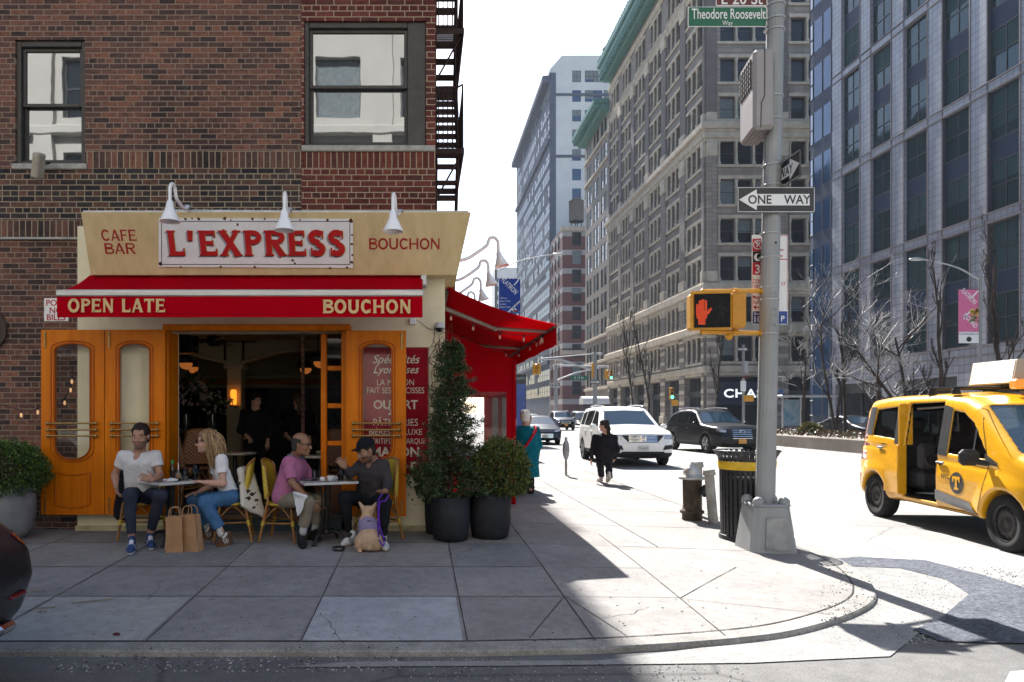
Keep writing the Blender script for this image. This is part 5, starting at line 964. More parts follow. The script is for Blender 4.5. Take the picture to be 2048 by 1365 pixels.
def cafe_table(loc, r, lab, h=.74):
    t = thing('cafe_table', lab, 'table', loc, group='tables inside the cafe'); mb = MB(); mb.lathe([(0, h-.03), (r, h-.03), (r+.005, h-.015), (r, h), (0, h)], (0, 0, 0), 28); mb.build('tabletop', pmat('pale_marble', (.42, .40, .37), .3, var=.2, vs=9), t); mb = MB(); mb.lathe([(.22, 0), (.2, .03), (.04, .06), (.03, .1), (.03, h-.04)], (0, 0, 0), 16); mb.build('pedestal', BLACKM, t)
    return t
for px, py, Y, r_, lab in ((470, 905, 10.3, .30, 'round marble table inside the doorway behind the blonde woman'), (640, 911, 9.9, .26, 'round marble table inside the right doorway set with glasses'), (668, 902, 10.6, .26, 'marble table deeper inside beyond the one set with glasses')):
    q = P(px, py, Y); cafe_table((q.x, q.y, .43), r_, lab, q.z-.43)
# ---------------------------------------------------------------- street furniture
Yp = 8.07
POLE = thing('signal_pole', 'tall grey steel signal pole on a square tapered base at the kerb', 'pole', (3.815, Yp, .13), world=True)
POLEM = pmat('pole_grey_paint', (.25, .26, .262), .5, .15, var=.14, vs=4, bump=.1, bs=30, stretch=(1, 1, .4)); 
def frustum(mb, c, w0, w1, h, ch=.06, m=0):
    def ring(w_, z): a = w_/2; e = ch; return [(c[0]+x, c[1]+y, c[2]+z) for x, y in ((-a+e, -a), (a-e, -a), (a, -a+e), (a, a-e), (a-e, a), (-a+e, a), (-a, a-e), (-a, -a+e))]
    vs = ring(w0, 0)+ring(w1, h); mb.add(vs, [(i, (i+1) % 8, 8+(i+1) % 8, 8+i) for i in range(8)]+[tuple(range(8, 16))], m)
bc = Vector((3.815, Yp, .115)); mb = MB(); frustum(mb, bc, .52, .40, .52); frustum(mb, bc+Vector((0, 0, .52)), .42, .40, .025, .05); mb.build('base', POLEM, POLE, bevel=.01)
mb = MB(); mb.add([bc+Vector((x, y, z)) for x, y, z in ((-.12, -.252, .06), (.14, -.252, .06), (.11, -.218, .40), (-.09, -.218, .40))], [(0, 1, 2, 3)]); mb.prism([bc+Vector((x, y, z)) for x, y, z in ((-.12, -.256, .06), (.14, -.256, .06), (.11, -.219, .40), (-.09, -.219, .40))], (0, -.012, .0)); [mb.sph(bc+Vector(q), .008, 6) for q in ((-.1, -.268, .09), (.12, -.268, .09), (.09, -.235, .37))]; mb.build('access_panel', pmat('panel_grey', (.27, .27, .265), .55, .15, var=.25, vs=7), POLE, bevel=.003)
mb = MB(); [mb.sph(bc+Vector((x, y, .56)), (.062, .062, .06), 12) for x in (-.14, .14) for y in (-.14, .14)]; mb.build('bolt_cover', POLEM, POLE)
pb0, pt0 = P(1530, 1010, Yp), P(1566.5, -700, Yp); mb = MB(); mb.tube([pb0-Vector((0, 0, .05)), pb0.lerp(pt0, .5), pt0], [.103, .092, .08], 16, sm=False); mb.build('shaft', POLEM, POLE)
pc = lambda py: pb0.lerp(pt0, (1010-py)/1710)
bd = MB()
for py in (12, 40, 62, 195, 240, 332, 372, 468, 516, 575, 600, 668): c = pc(py); bd.lathe([(.098, -.008), (.103, -.008), (.103, .008), (.098, .008)], c, 16); bd.box(c.x-.115, c.x-.09, c.y-.03, c.y+.03, c.z-.012, c.z+.012)
for py in (590, 622, 634, 652, 672): c = pc(py); [bd.sph((c.x+dx, c.y-.1, c.z), .009, 6) for dx in (-.012, .03)]
bd.build('clamp_band', GALV, POLE); mb = MB(); c = pc(490); mb.lathe([(.012, 0), (0, 0)], (c.x+.01, c.y-.101, c.z), 10, axis=(0, -1, 0)); mb.build('access_hole', DARK, POLE)
def plate(mb, O, ux, w_, h, r=.02, th=.004, m=0):
    ux = Vector(ux).normalized(); uz = Vector((0, 0, 1)); O = Vector(O); pts = []
    for cx_, cz_, a0 in ((w_/2-r, h/2-r, 0), (-w_/2+r, h/2-r, 90), (-w_/2+r, -h/2+r, 180), (w_/2-r, -h/2+r, 270)):
        for k in range(4): a = R(a0+30*k); pts.append(O+ux*(cx_+r*math.cos(a))+uz*(cz_+r*math.sin(a)))
    n_ = ux.cross(uz); mb.prism(pts, -n_*th, m); return n_
SBR = pmat('street_sign_brown', (.11, .014, .012), .4, var=.06); SGN = pmat('street_sign_green', (.0, .11, .05), .4, var=.05); SWH = pmat('sign_white', (.74, .75, .75), .4, var=.04); SBK = pmat('sign_black_sheet', (.018, .018, .02), .35); SRD = pmat('regulation_red', (.45, .012, .03), .4); SBL = pmat('zone_blue', (.012, .05, .25), .4)
def street_sign(name, lab, cat, px0, px1, py0, py1, Y, face, lines, tcol, edge=True, grp=None):
    a, b = P(px0, py1, Y), P(px1, py0, Y); c = (a+b)/2; w_, h = b.x-a.x, b.z-a.z; t = thing(name, lab, cat, c, world=True, group=grp); mb = MB()
    if edge: plate(mb, c, (1, 0, 0), w_, h, .015, .005); mb.build('plate', SWH, t); mb = MB(); plate(mb, c+Vector((0, -.003, 0)), (1, 0, 0), w_-.014, h-.014, .012, .002); mb.build('face', face, t)
    else: plate(mb, c, (1, 0, 0), w_, h, .015, .005); mb.build('plate', face, t)
    mb = MB()
    for s_, px, py, ht, kw in lines: mb.text(s_, P(px, py, Y-.006), (1, 0, 0), (0, 0, 1), ht*Y/F, **kw)
    if lines: mb.build('lettering', tcol, t)
    mb = MB(); mb.box(b.x-.005, pc((py0+py1)/2).x, Y+.0, Y+.05, a.z+.01, b.z-.01, c=.006); mb.build('bracket', GALV, t); return t
street_sign('street_sign', 'brown street name plate at the very top of the pole', 'sign', 1432, 1534, -24, 12, 8.06, SBR, [('E 20 St', 1483, 9, 24, dict(off=.012, sx=.86))], SWH)
street_sign('street_sign', 'green street name plate on the pole under the brown one', 'sign', 1376, 1533, 14, 54, 8.06, SGN, [('Theodore Roosevelt', 1457, 38, 20.5, dict(off=.012, sx=.60)), ('Way', 1455, 51, 9.5, dict(sx=.8))], SWH)
def arrow_sign(O, ux, L, H, lab, words, flip=1, name='one_way_sign', px=None):
    O = Vector(O); ux = Vector(ux).normalized(); uz = Vector((0, 0, 1)); t = thing(name, lab, 'sign', O, world=True, group='one way signs'); mb = MB(); n_ = plate(mb, O, ux, L, H, .022, .005); mb.build('plate', SBK, t)
    mb = MB(); q = lambda x, z: O+ux*x*L+uz*z*H+n_*.003
    bo = [(.488, .44), (.488, -.44)]
    for (x0, z0, x1, z1) in ((-.49, .455, .49, .475), (-.49, -.475, .49, -.455), (-.492, -.44, -.485, .44), (.485, -.44, .492, .44)): mb.quad(q(x0, z0), q(x1, z0), q(x1, z1), q(x0, z1))
    f = -flip
    A = [(f*.475, 0), (f*.25, .40), (f*.245, .22), (-f*.43, .22), (-f*.43, -.22), (f*.245, -.22), (f*.25, -.40)]
    pts = [q(x, z) for x, z in A]; mb.poly(pts[:3]+[q(f*.245, 0)] if False else pts); mb.build('arrow', SWH, t); mb = MB()
    for w_, x in words: mb.text(w_, q(x, -.155), ux, uz, H*.33, lift=.0015, off=.03, sx=.92)
    mb.build('lettering', SBK, t); return t
q = P(1552, 400, 7.94); arrow_sign(q, (1, 0, 0), 156*7.94/F, 52*7.94/F, 'wide black one way sign with a white arrow pointing left on the grey pole', [('ONE', -.21), ('WAY', .27)])
arrow_sign((3.992, 8.1, 4.30), (0, -1, 0), .90, .29, 'black one way sign turned edge on behind the grey pole', [('ONE', -.25), ('WAY', .16)], flip=-1)
# regulation panel behind the pole
RP = thing('parking_sign', 'tall white and red parking rules sign behind the grey pole', 'sign', P(1540, 560, 8.22), world=True); yq = 8.2
a, b = P(1504, 649, yq), P(1576, 470, yq); mb = MB(); plate(mb, (a+b)/2, (1, 0, 0), b.x-a.x, b.z-a.z, .012, .005); mb.build('plate', SWH, RP)
def rect(mb, px0, px1, py0, py1, d=.002, Y=yq): A, Bq = P(px0, py1, Y-d), P(px1, py0, Y-d); mb.quad((A.x, A.y, A.z), (Bq.x, A.y, A.z), (Bq.x, A.y, Bq.z), (A.x, A.y, Bq.z))
mb = MB(); rect(mb, 1505, 1527, 478, 503); rect(mb, 1505, 1527, 526, 550); [rect(mb, *q) for q in ((1505, 1506, 552, 622), (1574, 1575, 472, 620), (1553, 1575, 471, 472), (1553, 1575, 518, 520), (1555, 1565, 511, 514), (1508, 1522, 614, 616))]; mb.poly([P(*q, yq-.002) for q in ((1506, 615), (1512, 610), (1512, 620))])
tx = lambda s_, px, py, h, **k: mb.text(s_, P(px, py, yq-.002), (1, 0, 0), (0, 0, 1), h*yq/F, **{**dict(off=.02), **k})
for s_, px, py, h in (('COM', 1515, 567, 8), ('VEH', 1515, 577, 7), ('Mond', 1514, 598, 7), ('7am', 1512, 608, 6.5), ('LY', 1567, 571, 7), ('Y', 1557, 488, 6), ('5am', 1563, 502, 5), ('Y', 1556, 594, 7)): tx(s_, px, py, h, sx=.8)
mb.build('red_print', SRD, RP)
mb = MB(); rect(mb, 1505, 1575, 623, 648); mb.build('blue_zone', SBL, RP); mb = MB(); rect(mb, 1505.5, 1526, 503.5, 525.5); mb.build('night_panel', SBK, RP)
mb = MB(); tx('3', 1515, 547, 17, off=.03, lift=.003); tx('P', 1516, 495, 11, lift=.003, off=.02); tx('10', 1514, 645, 12, lift=.003, off=.02); tx('Zone', 1515, 630, 5, lift=.003); tx('P', 1565, 643, 11, lift=.003)
c = P(1516, 490, yq-.005); mb.lathe([(.045, 0), (.054, 0)], c, 20, axis=(0, -1, 0)); mb.quad(*[c+Vector((x, -.001, z)) for x, z in ((-.034, .028), (-.028, .034), (.034, -.028), (.028, -.034))])
c = P(1516, 515, yq-.005); mb.poly([c+Vector((.045*math.cos(R(q)), 0, .045*math.sin(R(q)))) for q in range(60, 301, 20)]+[c+Vector((.02+.035*math.cos(R(q)), 0, .008+.035*math.sin(R(q)))) for q in range(280, 79, -25)]); mb.build('white_print', SWH, RP)
# pedestrian signal
PS = thing('pedestrian_signal', 'yellow pedestrian signal showing a lit orange hand', 'signal', P(1430, 620, 7.85), world=True); YEL = pmat('signal_yellow', (.58, .27, .012), .45, var=.14, vs=7, bump=.08, bs=40)
ang = R(-8); Mx = Matrix.Translation(P(1424, 622, 7.8)) @ Matrix.Rotation(ang, 4, 'Z'); s = 7.8/F
mb = MB(); mb.box(-42*s, 38*s, -.02, .19, -38*s, 38*s, M=Mx, c=.03); mb.box(-43*s, 39*s, -.05, -.02, 33*s, 39*s, M=Mx, c=.008); mb.box(-43*s, -38*s, -.05, -.02, -38*s, 33*s, M=Mx, c=.008); mb.build('housing', YEL, PS)
mb = MB(); mb.box(36*s, 66*s, .0, .16, -34*s, 36*s, c=.02, M=Mx); mb.box(44*s, 54*s, .03, .13, 36*s, 42*s, c=.01, M=Mx); mb.build('side_box', pmat('signal_yellow_deep', (.50, .22, .01), .45, var=.15, vs=6), PS)
mb = MB(); mb.box(-35*s, 34*s, -.035, -.021, -34*s, 33*s, M=Mx, c=.004); mb.build('screen', pmat('signal_black', (.008, .008, .009), .6, spec=.15), PS)
hp = [(-31, 14), (-27, 17), (-24, 20), (-20, 23), (-15, 22), (-11, 18)]
def inside(x, z):    # the raised hand, as rows of lit dots
    f = [(-29.5, -8, 13), (-24.5, -8, 20), (-19, -8, 23), (-13.5, -8, 20)]
    if any(abs(x-a) < 2.3 and b <= z <= c_ for a, b, c_ in f): return True
    if -31 < x < -11.5 and -16 < z <= 0: return True
    if -28 < x < -14 and -28 <= z <= -15: return True
    return abs((x+9)-(z-(-4))*.75) < 3.0 and -10 < z < 4
mb = MB(); mm = MB()
for i in range(-16, 18):
    for j in range(-17, 16):
        x, z = i*2.1+(.9 if j % 2 else 0), j*1.95
        c = Mx @ Vector((x*s, -.037, z*s))
        if inside(x, z): mb.lathe([(0, .003), (.70*s, .0)], c, 6, axis=(math.sin(ang), -math.cos(ang), 0))
def seg(a, b, n_):
    for i in range(n_): x, z = lerp(a[0], b[0], i/(n_-1)), lerp(a[1], b[1], i/(n_-1)); mm.lathe([(0, .002), (.6*s, 0)], Mx @ Vector((x*s, -.037, z*s)), 5, axis=(math.sin(ang), -math.cos(ang), 0))
for a, b, n_ in (((16, 10), (20, -6), 9), ((12, 8), (15, -6), 8), ((14, 10), (4, 0), 7), ((18, 8), (27, -1), 7), ((15, -6), (6, -24), 10), ((18, -6), (22, -26), 10), ((12, 14), (16, 20), 4), ((16, 20), (20, 14), 4), ((18, -8), (16, -14), 3)): seg(a, b, n_)
mb.build('lit_hand', emit_mat('signal_hand_orange', (1, .10, .025), .42), PS); mm.build('unlit_figure', pmat('unlit_led', (.06, .06, .065), .4), PS)
ar = MB()
for py0, py1 in ((584, 582), (664, 667)): q0, q1, q2 = P(1406, py0, 7.86), P(1470, (py0+py1)/2, 7.9), pc(py1)+Vector((-.09, 0, 0)); ar.tube([q0, q1, q2], [.028, .026, .024], 10); ar.sph(q0, .033, 10); ar.lathe([(.036, -.03), (.036, .03)], q1, 12, axis=(1, 0, 0)); ar.tube([q1, (q1.x, q1.y, P(0, 592 if py0 < 600 else 655, 7.9).z)], .03, 8); ar.lathe([(.04, -.015), (.04, .015)], q2, 12, axis=(1, 0, 0))
q = P(1458, 674, 7.88); ar.sph(q, .04, 10); ar.build('mounting_arm', YEL, PS)
# grey equipment box high on the pole
EB = thing('equipment_cabinet', 'tall grey antenna cabinet strapped high on the grey pole', 'cabinet', P(1515, 180, 8.1), world=True); A = P(1507, 258, 7.88); zb_, zt_ = A.z, P(0, 97, 7.88).z; Mb = Matrix.Translation((A.x, A.y, 0)) @ Matrix.Rotation(R(-9), 4, 'Z'); EBM = pmat('cabinet_grey', (.28, .265, .265), .5, var=.06, vs=3)
mb = MB(); mb.box(0, .215, 0, .55, zb_, zt_, M=Mb, c=.035); mb.build('housing', EBM, EB); mb = MB(); [mb.box(-.012, .0, .09+.075*i, .13+.075*i, zt_-.11-.055*j, zt_-.075-.055*j, M=Mb) for i in range(6) for j in range(6)]; [mb.box(.03+.03*i, .045+.03*i, .05, .5, zb_-.004, zb_, M=Mb) for i in range(6)]; mb.build('vent', pmat('vent_dark', (.08, .078, .08), .6), EB)
mb = MB(); mb.tube([Mb @ Vector(q) for q in ((.115, -.002, zt_-.0), (.115, -.003, zb_+.36), (.105, -.003, zb_+.33), (.08, -.003, zb_+.28), (.075, -.003, zb_+.01))], .004, 4); mb.build('seam', DARK, EB)
# litter bin
BI = thing('litter_bin', 'black slatted litter bin with a yellow strap behind the grey pole', 'bin', (3.90, 8.72, .135), world=True); BX, BY = 3.90, 8.72; BK = pmat('bin_black', (.022, .022, .025), .4, .2, var=.3, vs=12, bump=.1)
for k in range(34): a = 2*math.pi*k/34; d = Vector((math.cos(a), math.sin(a), 0)); t_ = Vector((-d.y, d.x, 0)); mb = MB(); z0 = .14; prof = [(.295, z0+.06), (.31, z0+.86), (.325, z0+.98), (.375, z0+1.06)]; c = Vector((BX, BY, 0)); vs = []
for_ = [0]
sl_ = MB()
for k in range(34):
    a = 2*math.pi*k/34; d = Vector((math.cos(a), math.sin(a), 0)); t_ = Vector((-d.y, d.x, 0)); c = Vector((BX, BY, 0)); vs = []
    for r_, z in prof:
        for e, g in ((-.017, 0), (.017, 0), (.017, -.012), (-.017, -.012)): vs.append(c+d*(r_+g)+t_*e+Vector((0, 0, z)))
    sl_.add(vs, [(4*i+j, 4*i+(j+1) % 4, 4*i+4+(j+1) % 4, 4*i+4+j) for i in range(3) for j in range(4)])
sl_.build('slatted_wall', BK, BI); mb = MB(); mb.lathe([(.30, .13), (.315, .14), (.315, .2), (.30, .2)], (BX, BY, 0), 32); mb.lathe([(.37, 1.195), (.385, 1.2), (.37, 1.21)], (BX, BY, 0), 32); mb.lathe([(.29, .5), (.29, .54)], (BX, BY, 0), 32); mb.build('ring', BK, BI)
mb = MB(); mb.lathe([(.235, .2), (.25, .86), (.255, .87), (.22, .85), (.2, .25), (0, .24)], (BX, BY, 0), 24); mb.build('liner', pmat('liner_black', (.012, .012, .014), .35, var=.5, vs=20, bump=.4, bs=25, bd=.02), BI); mb = MB(); mb.lathe([(.318, .98), (.324, 1.02), (.33, 1.075), (.322, 1.08)], (BX, BY, 0), 34); mb.build('strap', pmat('strap_yellow', (.62, .38, .01), .5, var=.15, vs=15), BI)
# hydrant, pipes and meter
HY = thing('fire_hydrant', 'dark fire hydrant with a silver domed cap by the kerb', 'hydrant', (3.83, 10.3, .13), world=True); HX = (3.83, 10.3, .13); HD = pmat('hydrant_dark', (.055, .048, .042), .6, .2, var=.4, vs=8, bump=.2, col2=(.10, .075, .055)); HS = pmat('hydrant_silver', (.42, .42, .40), .4, .5, var=.2)
mb = MB(); mb.lathe([(.14, 0), (.135, .09), (.165, .11), (.165, .14), (.14, .15), (.125, .2), (.13, .58)], HX, 24); mb.build('barrel', HD, HY); mb = MB(); mb.lathe([(.13, .58), (.185, .585), (.185, .615), (.135, .63), (.125, .69), (.09, .76), (.03, .79), (.03, .83), (0, .83)], HX, 24); mb.build('cap', HS, HY)
mb = MB(); mb.lathe([(.05, .08), (.05, .16), (.088, .165), (.088, .22), (.075, .235), (0, .235)], (3.83, 10.3, .56), 18, axis=(.75, -.66, 0)); mb.build('nozzle', pmat('nozzle_black', (.03, .03, .033), .35, .3), HY)
STEEL = pmat('worn_steel_pipe', (.27, .265, .25), .6, .3, var=.3, vs=6, bump=.15)
for (px, py, top, lab, lean) in ((1427, 1047, 940, 'leaning grey steel post with a collar beside the hydrant', -.05), (1400, 1032, 924, 'pale steel post hidden behind the hydrant', 0)):
    g = PG(px, py) if lean else Vector((4.08, 10.75, .13)); Hh = (py-top)*g.y/F; t = thing('steel_post', lab, 'post', g, group='steel posts around the hydrant', world=True); mb = MB(); up_ = Vector((lean*1.3, 0, Hh)); mb.tube([g-Vector((0, 0, .02)), g+up_*.93], .065, 14); mb.build('pipe', STEEL, t); mb = MB(); d = up_.normalized(); mb.lathe([(.066, -.03), (.085, -.03), (.085, .0), (.075, .02), (.08, .03), (.08, .045), (0, .05)], g+up_*.94, 14, axis=d); mb.build('collar', STEEL, t)
PM = thing('parking_meter', 'grey oval parking meter plate on a short post', 'parking meter', PG(1132, 952), world=True); g = PG(1132, 952); mb = MB(); mb.tube([g, g+Vector((0, 0, .55))], .03, 10); mb.lathe([(.1, 0), (.09, .015), (.03, .02)], g, 12); mb.build('post', STEEL, PM)
mb = MB(); mb.sph(g+Vector((0, 0, .62)), (.085, .05, .25), 16); mb.box(g.x-.03, g.x+.03, g.y-.03, g.y+.03, g.z+.82, g.z+.93, c=.01); mb.build('head', pmat('meter_grey', (.24, .25, .26), .4, .4, var=.2), PM)
# lamp posts with banners
def cobra(base, H, tip, lab, r=.09):
    t = thing('street_lamp', lab, 'street lamp', base, world=True, group='street lamps'); b = Vector(base); top = b+Vector((0, 0, H)); tip = Vector(tip); mb = MB(); mb.tube([b, top], [r, r*.7], 10); mb.lathe([(r*1.8, 0), (r*1.6, .6), (r, .8)], b, 12); mb.build('shaft', POLEM, t); mb = MB(); mb.tube([Vector(q) for q in catmull([top-Vector((0, 0, .1)), top.lerp(tip, .35)+Vector((0, 0, .12)), top.lerp(tip, .7)+Vector((0, 0, .1)), tip], 5)], .035, 6); mb.build('arm', GALV, t); mb = MB(); d = (tip-top); d.z = 0; d.normalize(); Mh = Matrix.Translation(tip+d*.25) @ Matrix.Rotation(math.atan2(d.y, d.x), 4, 'Z'); mb.sph((0, 0, 0), (.36, .14, .07), 12, M=Mh); mb.build('lamp_head', GALV, t); return t
def banner(c0, w_, h, lab, col, parts): 
    t = thing('street_banner', lab, 'banner', c0, world=True, group='street banners'); x, y, z = c0; mb = MB(); mb.box(x, x+w_, y-.01, y+.01, z-h, z); mb.build('cloth', col, t); parts(t, x, y-.012, z, w_, h); mb = MB(); [mb.tube([(x-.06, y, q), (x+w_, y, q)], .02, 5) for q in (z, z-h)]; mb.build('rod', BLACKM, t)
NB1, PKB = pmat('banner_blue', (.02, .06, .30), .7, var=.08), pmat('banner_pink', (.62, .16, .30), .7, var=.08)
def bpart(t, x, y, z, w_, h, blue=True):
    d = Vector((.70, 0, -.71)); u = Vector((.71, 0, .70)); mb = MB(); mb.text('FLATIRON', (x+w_*.42, y, z-w_*.42), d, u, w_*.23, sx=.62, off=.02); 
    if blue:
        [mb.text(s_, (x+.05*w_, y, z-w_*(.95+.14*i)), (1, 0, 0), (0, 0, 1), w_*.08, align='LEFT') for i, s_ in enumerate(('Where', 'New York', 'meets', 'New York'))]; mb.quad(*[(x+a*w_, y-.002, z-b*w_) for a, b in ((.93, .0), (.99, .0), (.73, .33), (.69, .29))]); mb.quad(*[(x+a*w_, y-.002, z-b*w_) for a, b in ((.98, 1.02), (.98, 1.10), (.44, 1.62), (.40, 1.56))])
    else:
        mb.text('NOMAD', (x+w_*.5, y, z-w_*1.62), d, u, w_*.23, sx=.7, off=.02); mb.quad(*[(x+a*w_, y-.002, z-b*w_) for a, b in ((.93, .05), (.99, .09), (.62, .48), (.57, .43))]); mb.quad(*[(x+a*w_, y-.002, z-b*w_) for a, b in ((.62, .95), (.68, 1.0), (.25, 1.5), (.2, 1.44))]); mb.box(x, x+w_, y-.008, y-.001, z-h, z-h+w_*.55)
    mb.build('print', SWH, t); mb = MB()
    if blue: 
        for k in range(26): a, b = RNG.uniform(.5, .98), 1.1+RNG.uniform(.0, .6); s_ = .07*w_; mb.poly([(x+a*w_+s_*math.cos(q+k), y-.004, z-b*w_+s_*.8*math.sin(q+k)) for q in (0, 1.2, 2.9, 4.1)], k % 3) if a+b > 2.0 else None
        mb.build('picture', [pmat('print_red', (.5, .05, .05), .6), pmat('print_teal', (.05, .25, .4), .6), SWH], t)
    else:
        for k in range(30): a, b = RNG.uniform(.55, .97), RNG.uniform(.95, 1.6); s_ = .08*w_; mb.poly([(x+a*w_+s_*math.cos(q+k), y-.004, z-b*w_+s_*.8*math.sin(q+k)) for q in (0, 1.2, 2.9, 4.1)], (0 if b > 1.3 else 1) if a > .55 else 2)
        mb.build('picture', [pmat('print_green', (.12, .25, .05), .6), pmat('print_yellow', (.6, .4, .05), .6), SWH], t); mb = MB(); mb.text('FLATIRONNOMAD.NYC', (x+w_/2, y-.009, z-h+w_*.4), (1, 0, 0), (0, 0, 1), w_*.1, sx=.65); mb.lathe([(0, 0), (w_*.13, 0)], (x+w_/2, y-.009, z-h+w_*.19), 16, axis=(0, -1, 0)); mb.build('black_print', SBK, t)
Yl = 41; b_ = P(992, 0, Yl); cobra((b_.x, Yl, .13), P(0, 540, Yl).z-.13, P(1108, 509, Yl), 'grey street lamp arching over the avenue beside the blue banner'); banner((P(998, 0, Yl).x, Yl, P(0, 558, Yl).z), 1.2, 2.9, 'blue slanted lettered banner on the lamp post above the red awning', NB1, bpart)
Yl = 32; b_ = P(1960, 0, Yl); cobra((b_.x, Yl, .05), P(0, 556, Yl).z-.05, P(1845, 519, Yl), 'grey street lamp arching above the bare trees by the pink banner'); banner((P(1917, 0, Yl).x, Yl, P(0, 579, Yl).z), .9, 2.38, 'pink lettered banner on the lamp post above the yellow taxi', PKB, lambda *a: bpart(*a, blue=False))
# traffic signals at the next crossing
def head(t, c, lit=None, face=0, n_=3, s=1.0):
    c = Vector(c); mb = MB(); 
    M_ = Matrix.Translation(c) @ Matrix.Rotation(face, 4, 'Z'); mb.box(-.17*s, .17*s, -.1, .12, -.5*s, .5*s, M=M_, c=.03)
    for k in range(3): mb.lathe([(.14*s, 0), (.14*s, .16)], M_ @ Vector((0, -.1, (.32-.32*k)*s)), 12, axis=M_.to_3x3() @ Vector((0, -1, 0)), a0=0, a1=360)
    h = mb.build('signal_head', YEL, t)
    for k in range(3):
        q = MB(); q.lathe([(0, .0), (.125*s, 0)], M_ @ Vector((0, -.115, (.32-.32*k)*s)), 12, axis=M_.to_3x3() @ Vector((0, -1, 0))); o = q.build('lens', emit_mat('lit_green', (.05, 1, .55), 2.5) if lit == k else pmat('dark_lens', (.03, .012, .01), .3), h)
Ys = 66; tA = thing('traffic_signal', 'traffic signal mast with long curved arms spanning the far crossing', 'signal', (P(1190, 0, Ys).x, Ys, .1), group='traffic signals', world=True); xb_ = P(1190, 0, Ys).x; mb = MB(); mb.tube([(xb_, Ys, .1), (xb_, Ys, P(0, 704, Ys).z)], [.24, .16], 10); mb.build('shaft', POLEM, tA)
mb = MB(); ptz = lambda px, py: P(px, py, Ys); mb.tube([Vector(q) for q in catmull([ptz(1190, 742), ptz(1160, 733), ptz(1125, 721), ptz(1076, 718)], 6)], .09, 6); mb.tube([ptz(1190, 708), ptz(1076, 718)], .05, 5); mb.tube([ptz(1184, 707), ptz(1204, 708)], .09, 5); mb.build('mast_arm', GALV, tA)
head(tA, ptz(1069, 739), face=R(50), s=1.0); head(tA, ptz(1077, 738), face=R(150), s=1.0); head(tA, ptz(1186, 737), face=R(90), s=.9); head(tA, ptz(1186, 750), face=R(90), s=.6)
Ys2 = 86; tB = thing('traffic_signal', 'farther traffic signal mast with a straight arm and a green light', 'signal', (P(1112, 0, Ys2).x, Ys2, .1), group='traffic signals', world=True); xb_ = P(1112, 0, Ys2).x; mb = MB(); mb.tube([(xb_, Ys2, .1), (xb_, Ys2, P(0, 730, Ys2).z)], [.24, .17], 10); mb.build('shaft', POLEM, tB); mb = MB(); p2 = lambda px, py: P(px, py, Ys2); mb.tube([Vector(q) for q in catmull([p2(1112, 762), p2(1150, 747), p2(1190, 738), p2(1215, 733)], 6)], .09, 6); mb.tube([p2(1106, 731), p2(1218, 733)], .07, 5); mb.build('mast_arm', GALV, tB); head(tB, p2(1212, 749), face=R(60), s=1.1); head(tB, p2(1222, 750), lit=2, s=1.1)
t = street_sign('street_sign', 'small green street name plate hanging at the far crossing', 'sign', 1140, 1176, 752, 760, 80, SGN, [('E 19 St', 1158, 758.5, 4.6, {})], SWH, edge=False) if False else None
t = thing('street_sign', 'small green street name plate hanging at the far crossing', 'sign', P(1158, 756, 84), world=True); a, b = P(1140, 760, 84), P(1176, 752, 84); mb = MB(); plate(mb, (a+b)/2, (1, 0, 0), b.x-a.x, b.z-a.z, .03, .02); mb.build('plate', SGN, t); mb = MB(); mb.text('E 19 St', P(1158, 758.4, 83.95), (1, 0, 0), (0, 0, 1), 4.6*84/F); mb.build('lettering', SWH, t); mb = MB(); mb.tube([P(1145, 752, 84), P(1145, 748, 84)], .03, 4); mb.tube([P(1172, 752, 84), P(1172, 742, 84)], .03, 4); mb.build('hanger', GALV, t)
for px, py, Y, wpx, lab in ((1190, 764.5, 65.6, 20, 'one way arrow plate on the long armed signal mast'), (1112, 774.5, 85.6, 16, 'one way arrow plate on the farther signal mast'), (1484, 699, 50, 22, 'one way arrow plate on the thin pole before the bank')):
    arrow_sign(P(px, py, Y), (1, 0, 0), wpx*Y/F, wpx*Y/F*.33, lab, [('ONE WAY', -.1)], flip=-1)
tC = thing('traffic_signal', 'green traffic light on a short post before the stone storefronts', 'signal', (P(1343, 0, 60).x, 60, .1), group='traffic signals', world=True); x_ = P(1343, 0, 60).x; mb = MB(); mb.tube([(x_, 60, .1), (x_, 60, P(0, 778, 60).z)], .1, 8); mb.build('shaft', POLEM, tC); head(tC, P(1343, 787, 59.8), lit=2); mb = MB(); q = P(1350, 806, 59.8); mb.box(q.x-.28, q.x+.28, q.y, q.y+.25, q.z-.25, q.z+.25, c=.04); mb.build('pedestrian_head', YEL, tC)
tD = thing('sign_pole', 'thin grey sign pole with white rule plates before the bank', 'pole', (P(1487, 0, 50.3).x, 50.3, .1), world=True); x_ = P(1487, 0, 50.3).x; mb = MB(); mb.tube([(x_, 50.3, .1), (x_, 50.3, P(0, 690, 50.3).z)], .1, 8); mb.build('shaft', POLEM, tD); mb = MB(); rect(mb, 1481, 1492, 762, 783, 0, 50); mb.build('rule_plate', SWH, tD); mb = MB(); q = P(1499, 797, 50); mb.box(q.x-.33, q.x+.33, q.y, q.y+.25, q.z-.22, q.z+.22, c=.05); mb.build('pedestrian_head', YEL, tD); mb = MB(); rect(mb, 1484, 1499, 753, 757, 0, 50); mb.build('name_plate', SBR, tD); mb = MB(); q = P(1492, 734, 50); mb.box(q.x-.1, q.x+.15, q.y, q.y+.2, q.z-.4, q.z+.4); mb.build('equipment_box', GALV, tD)
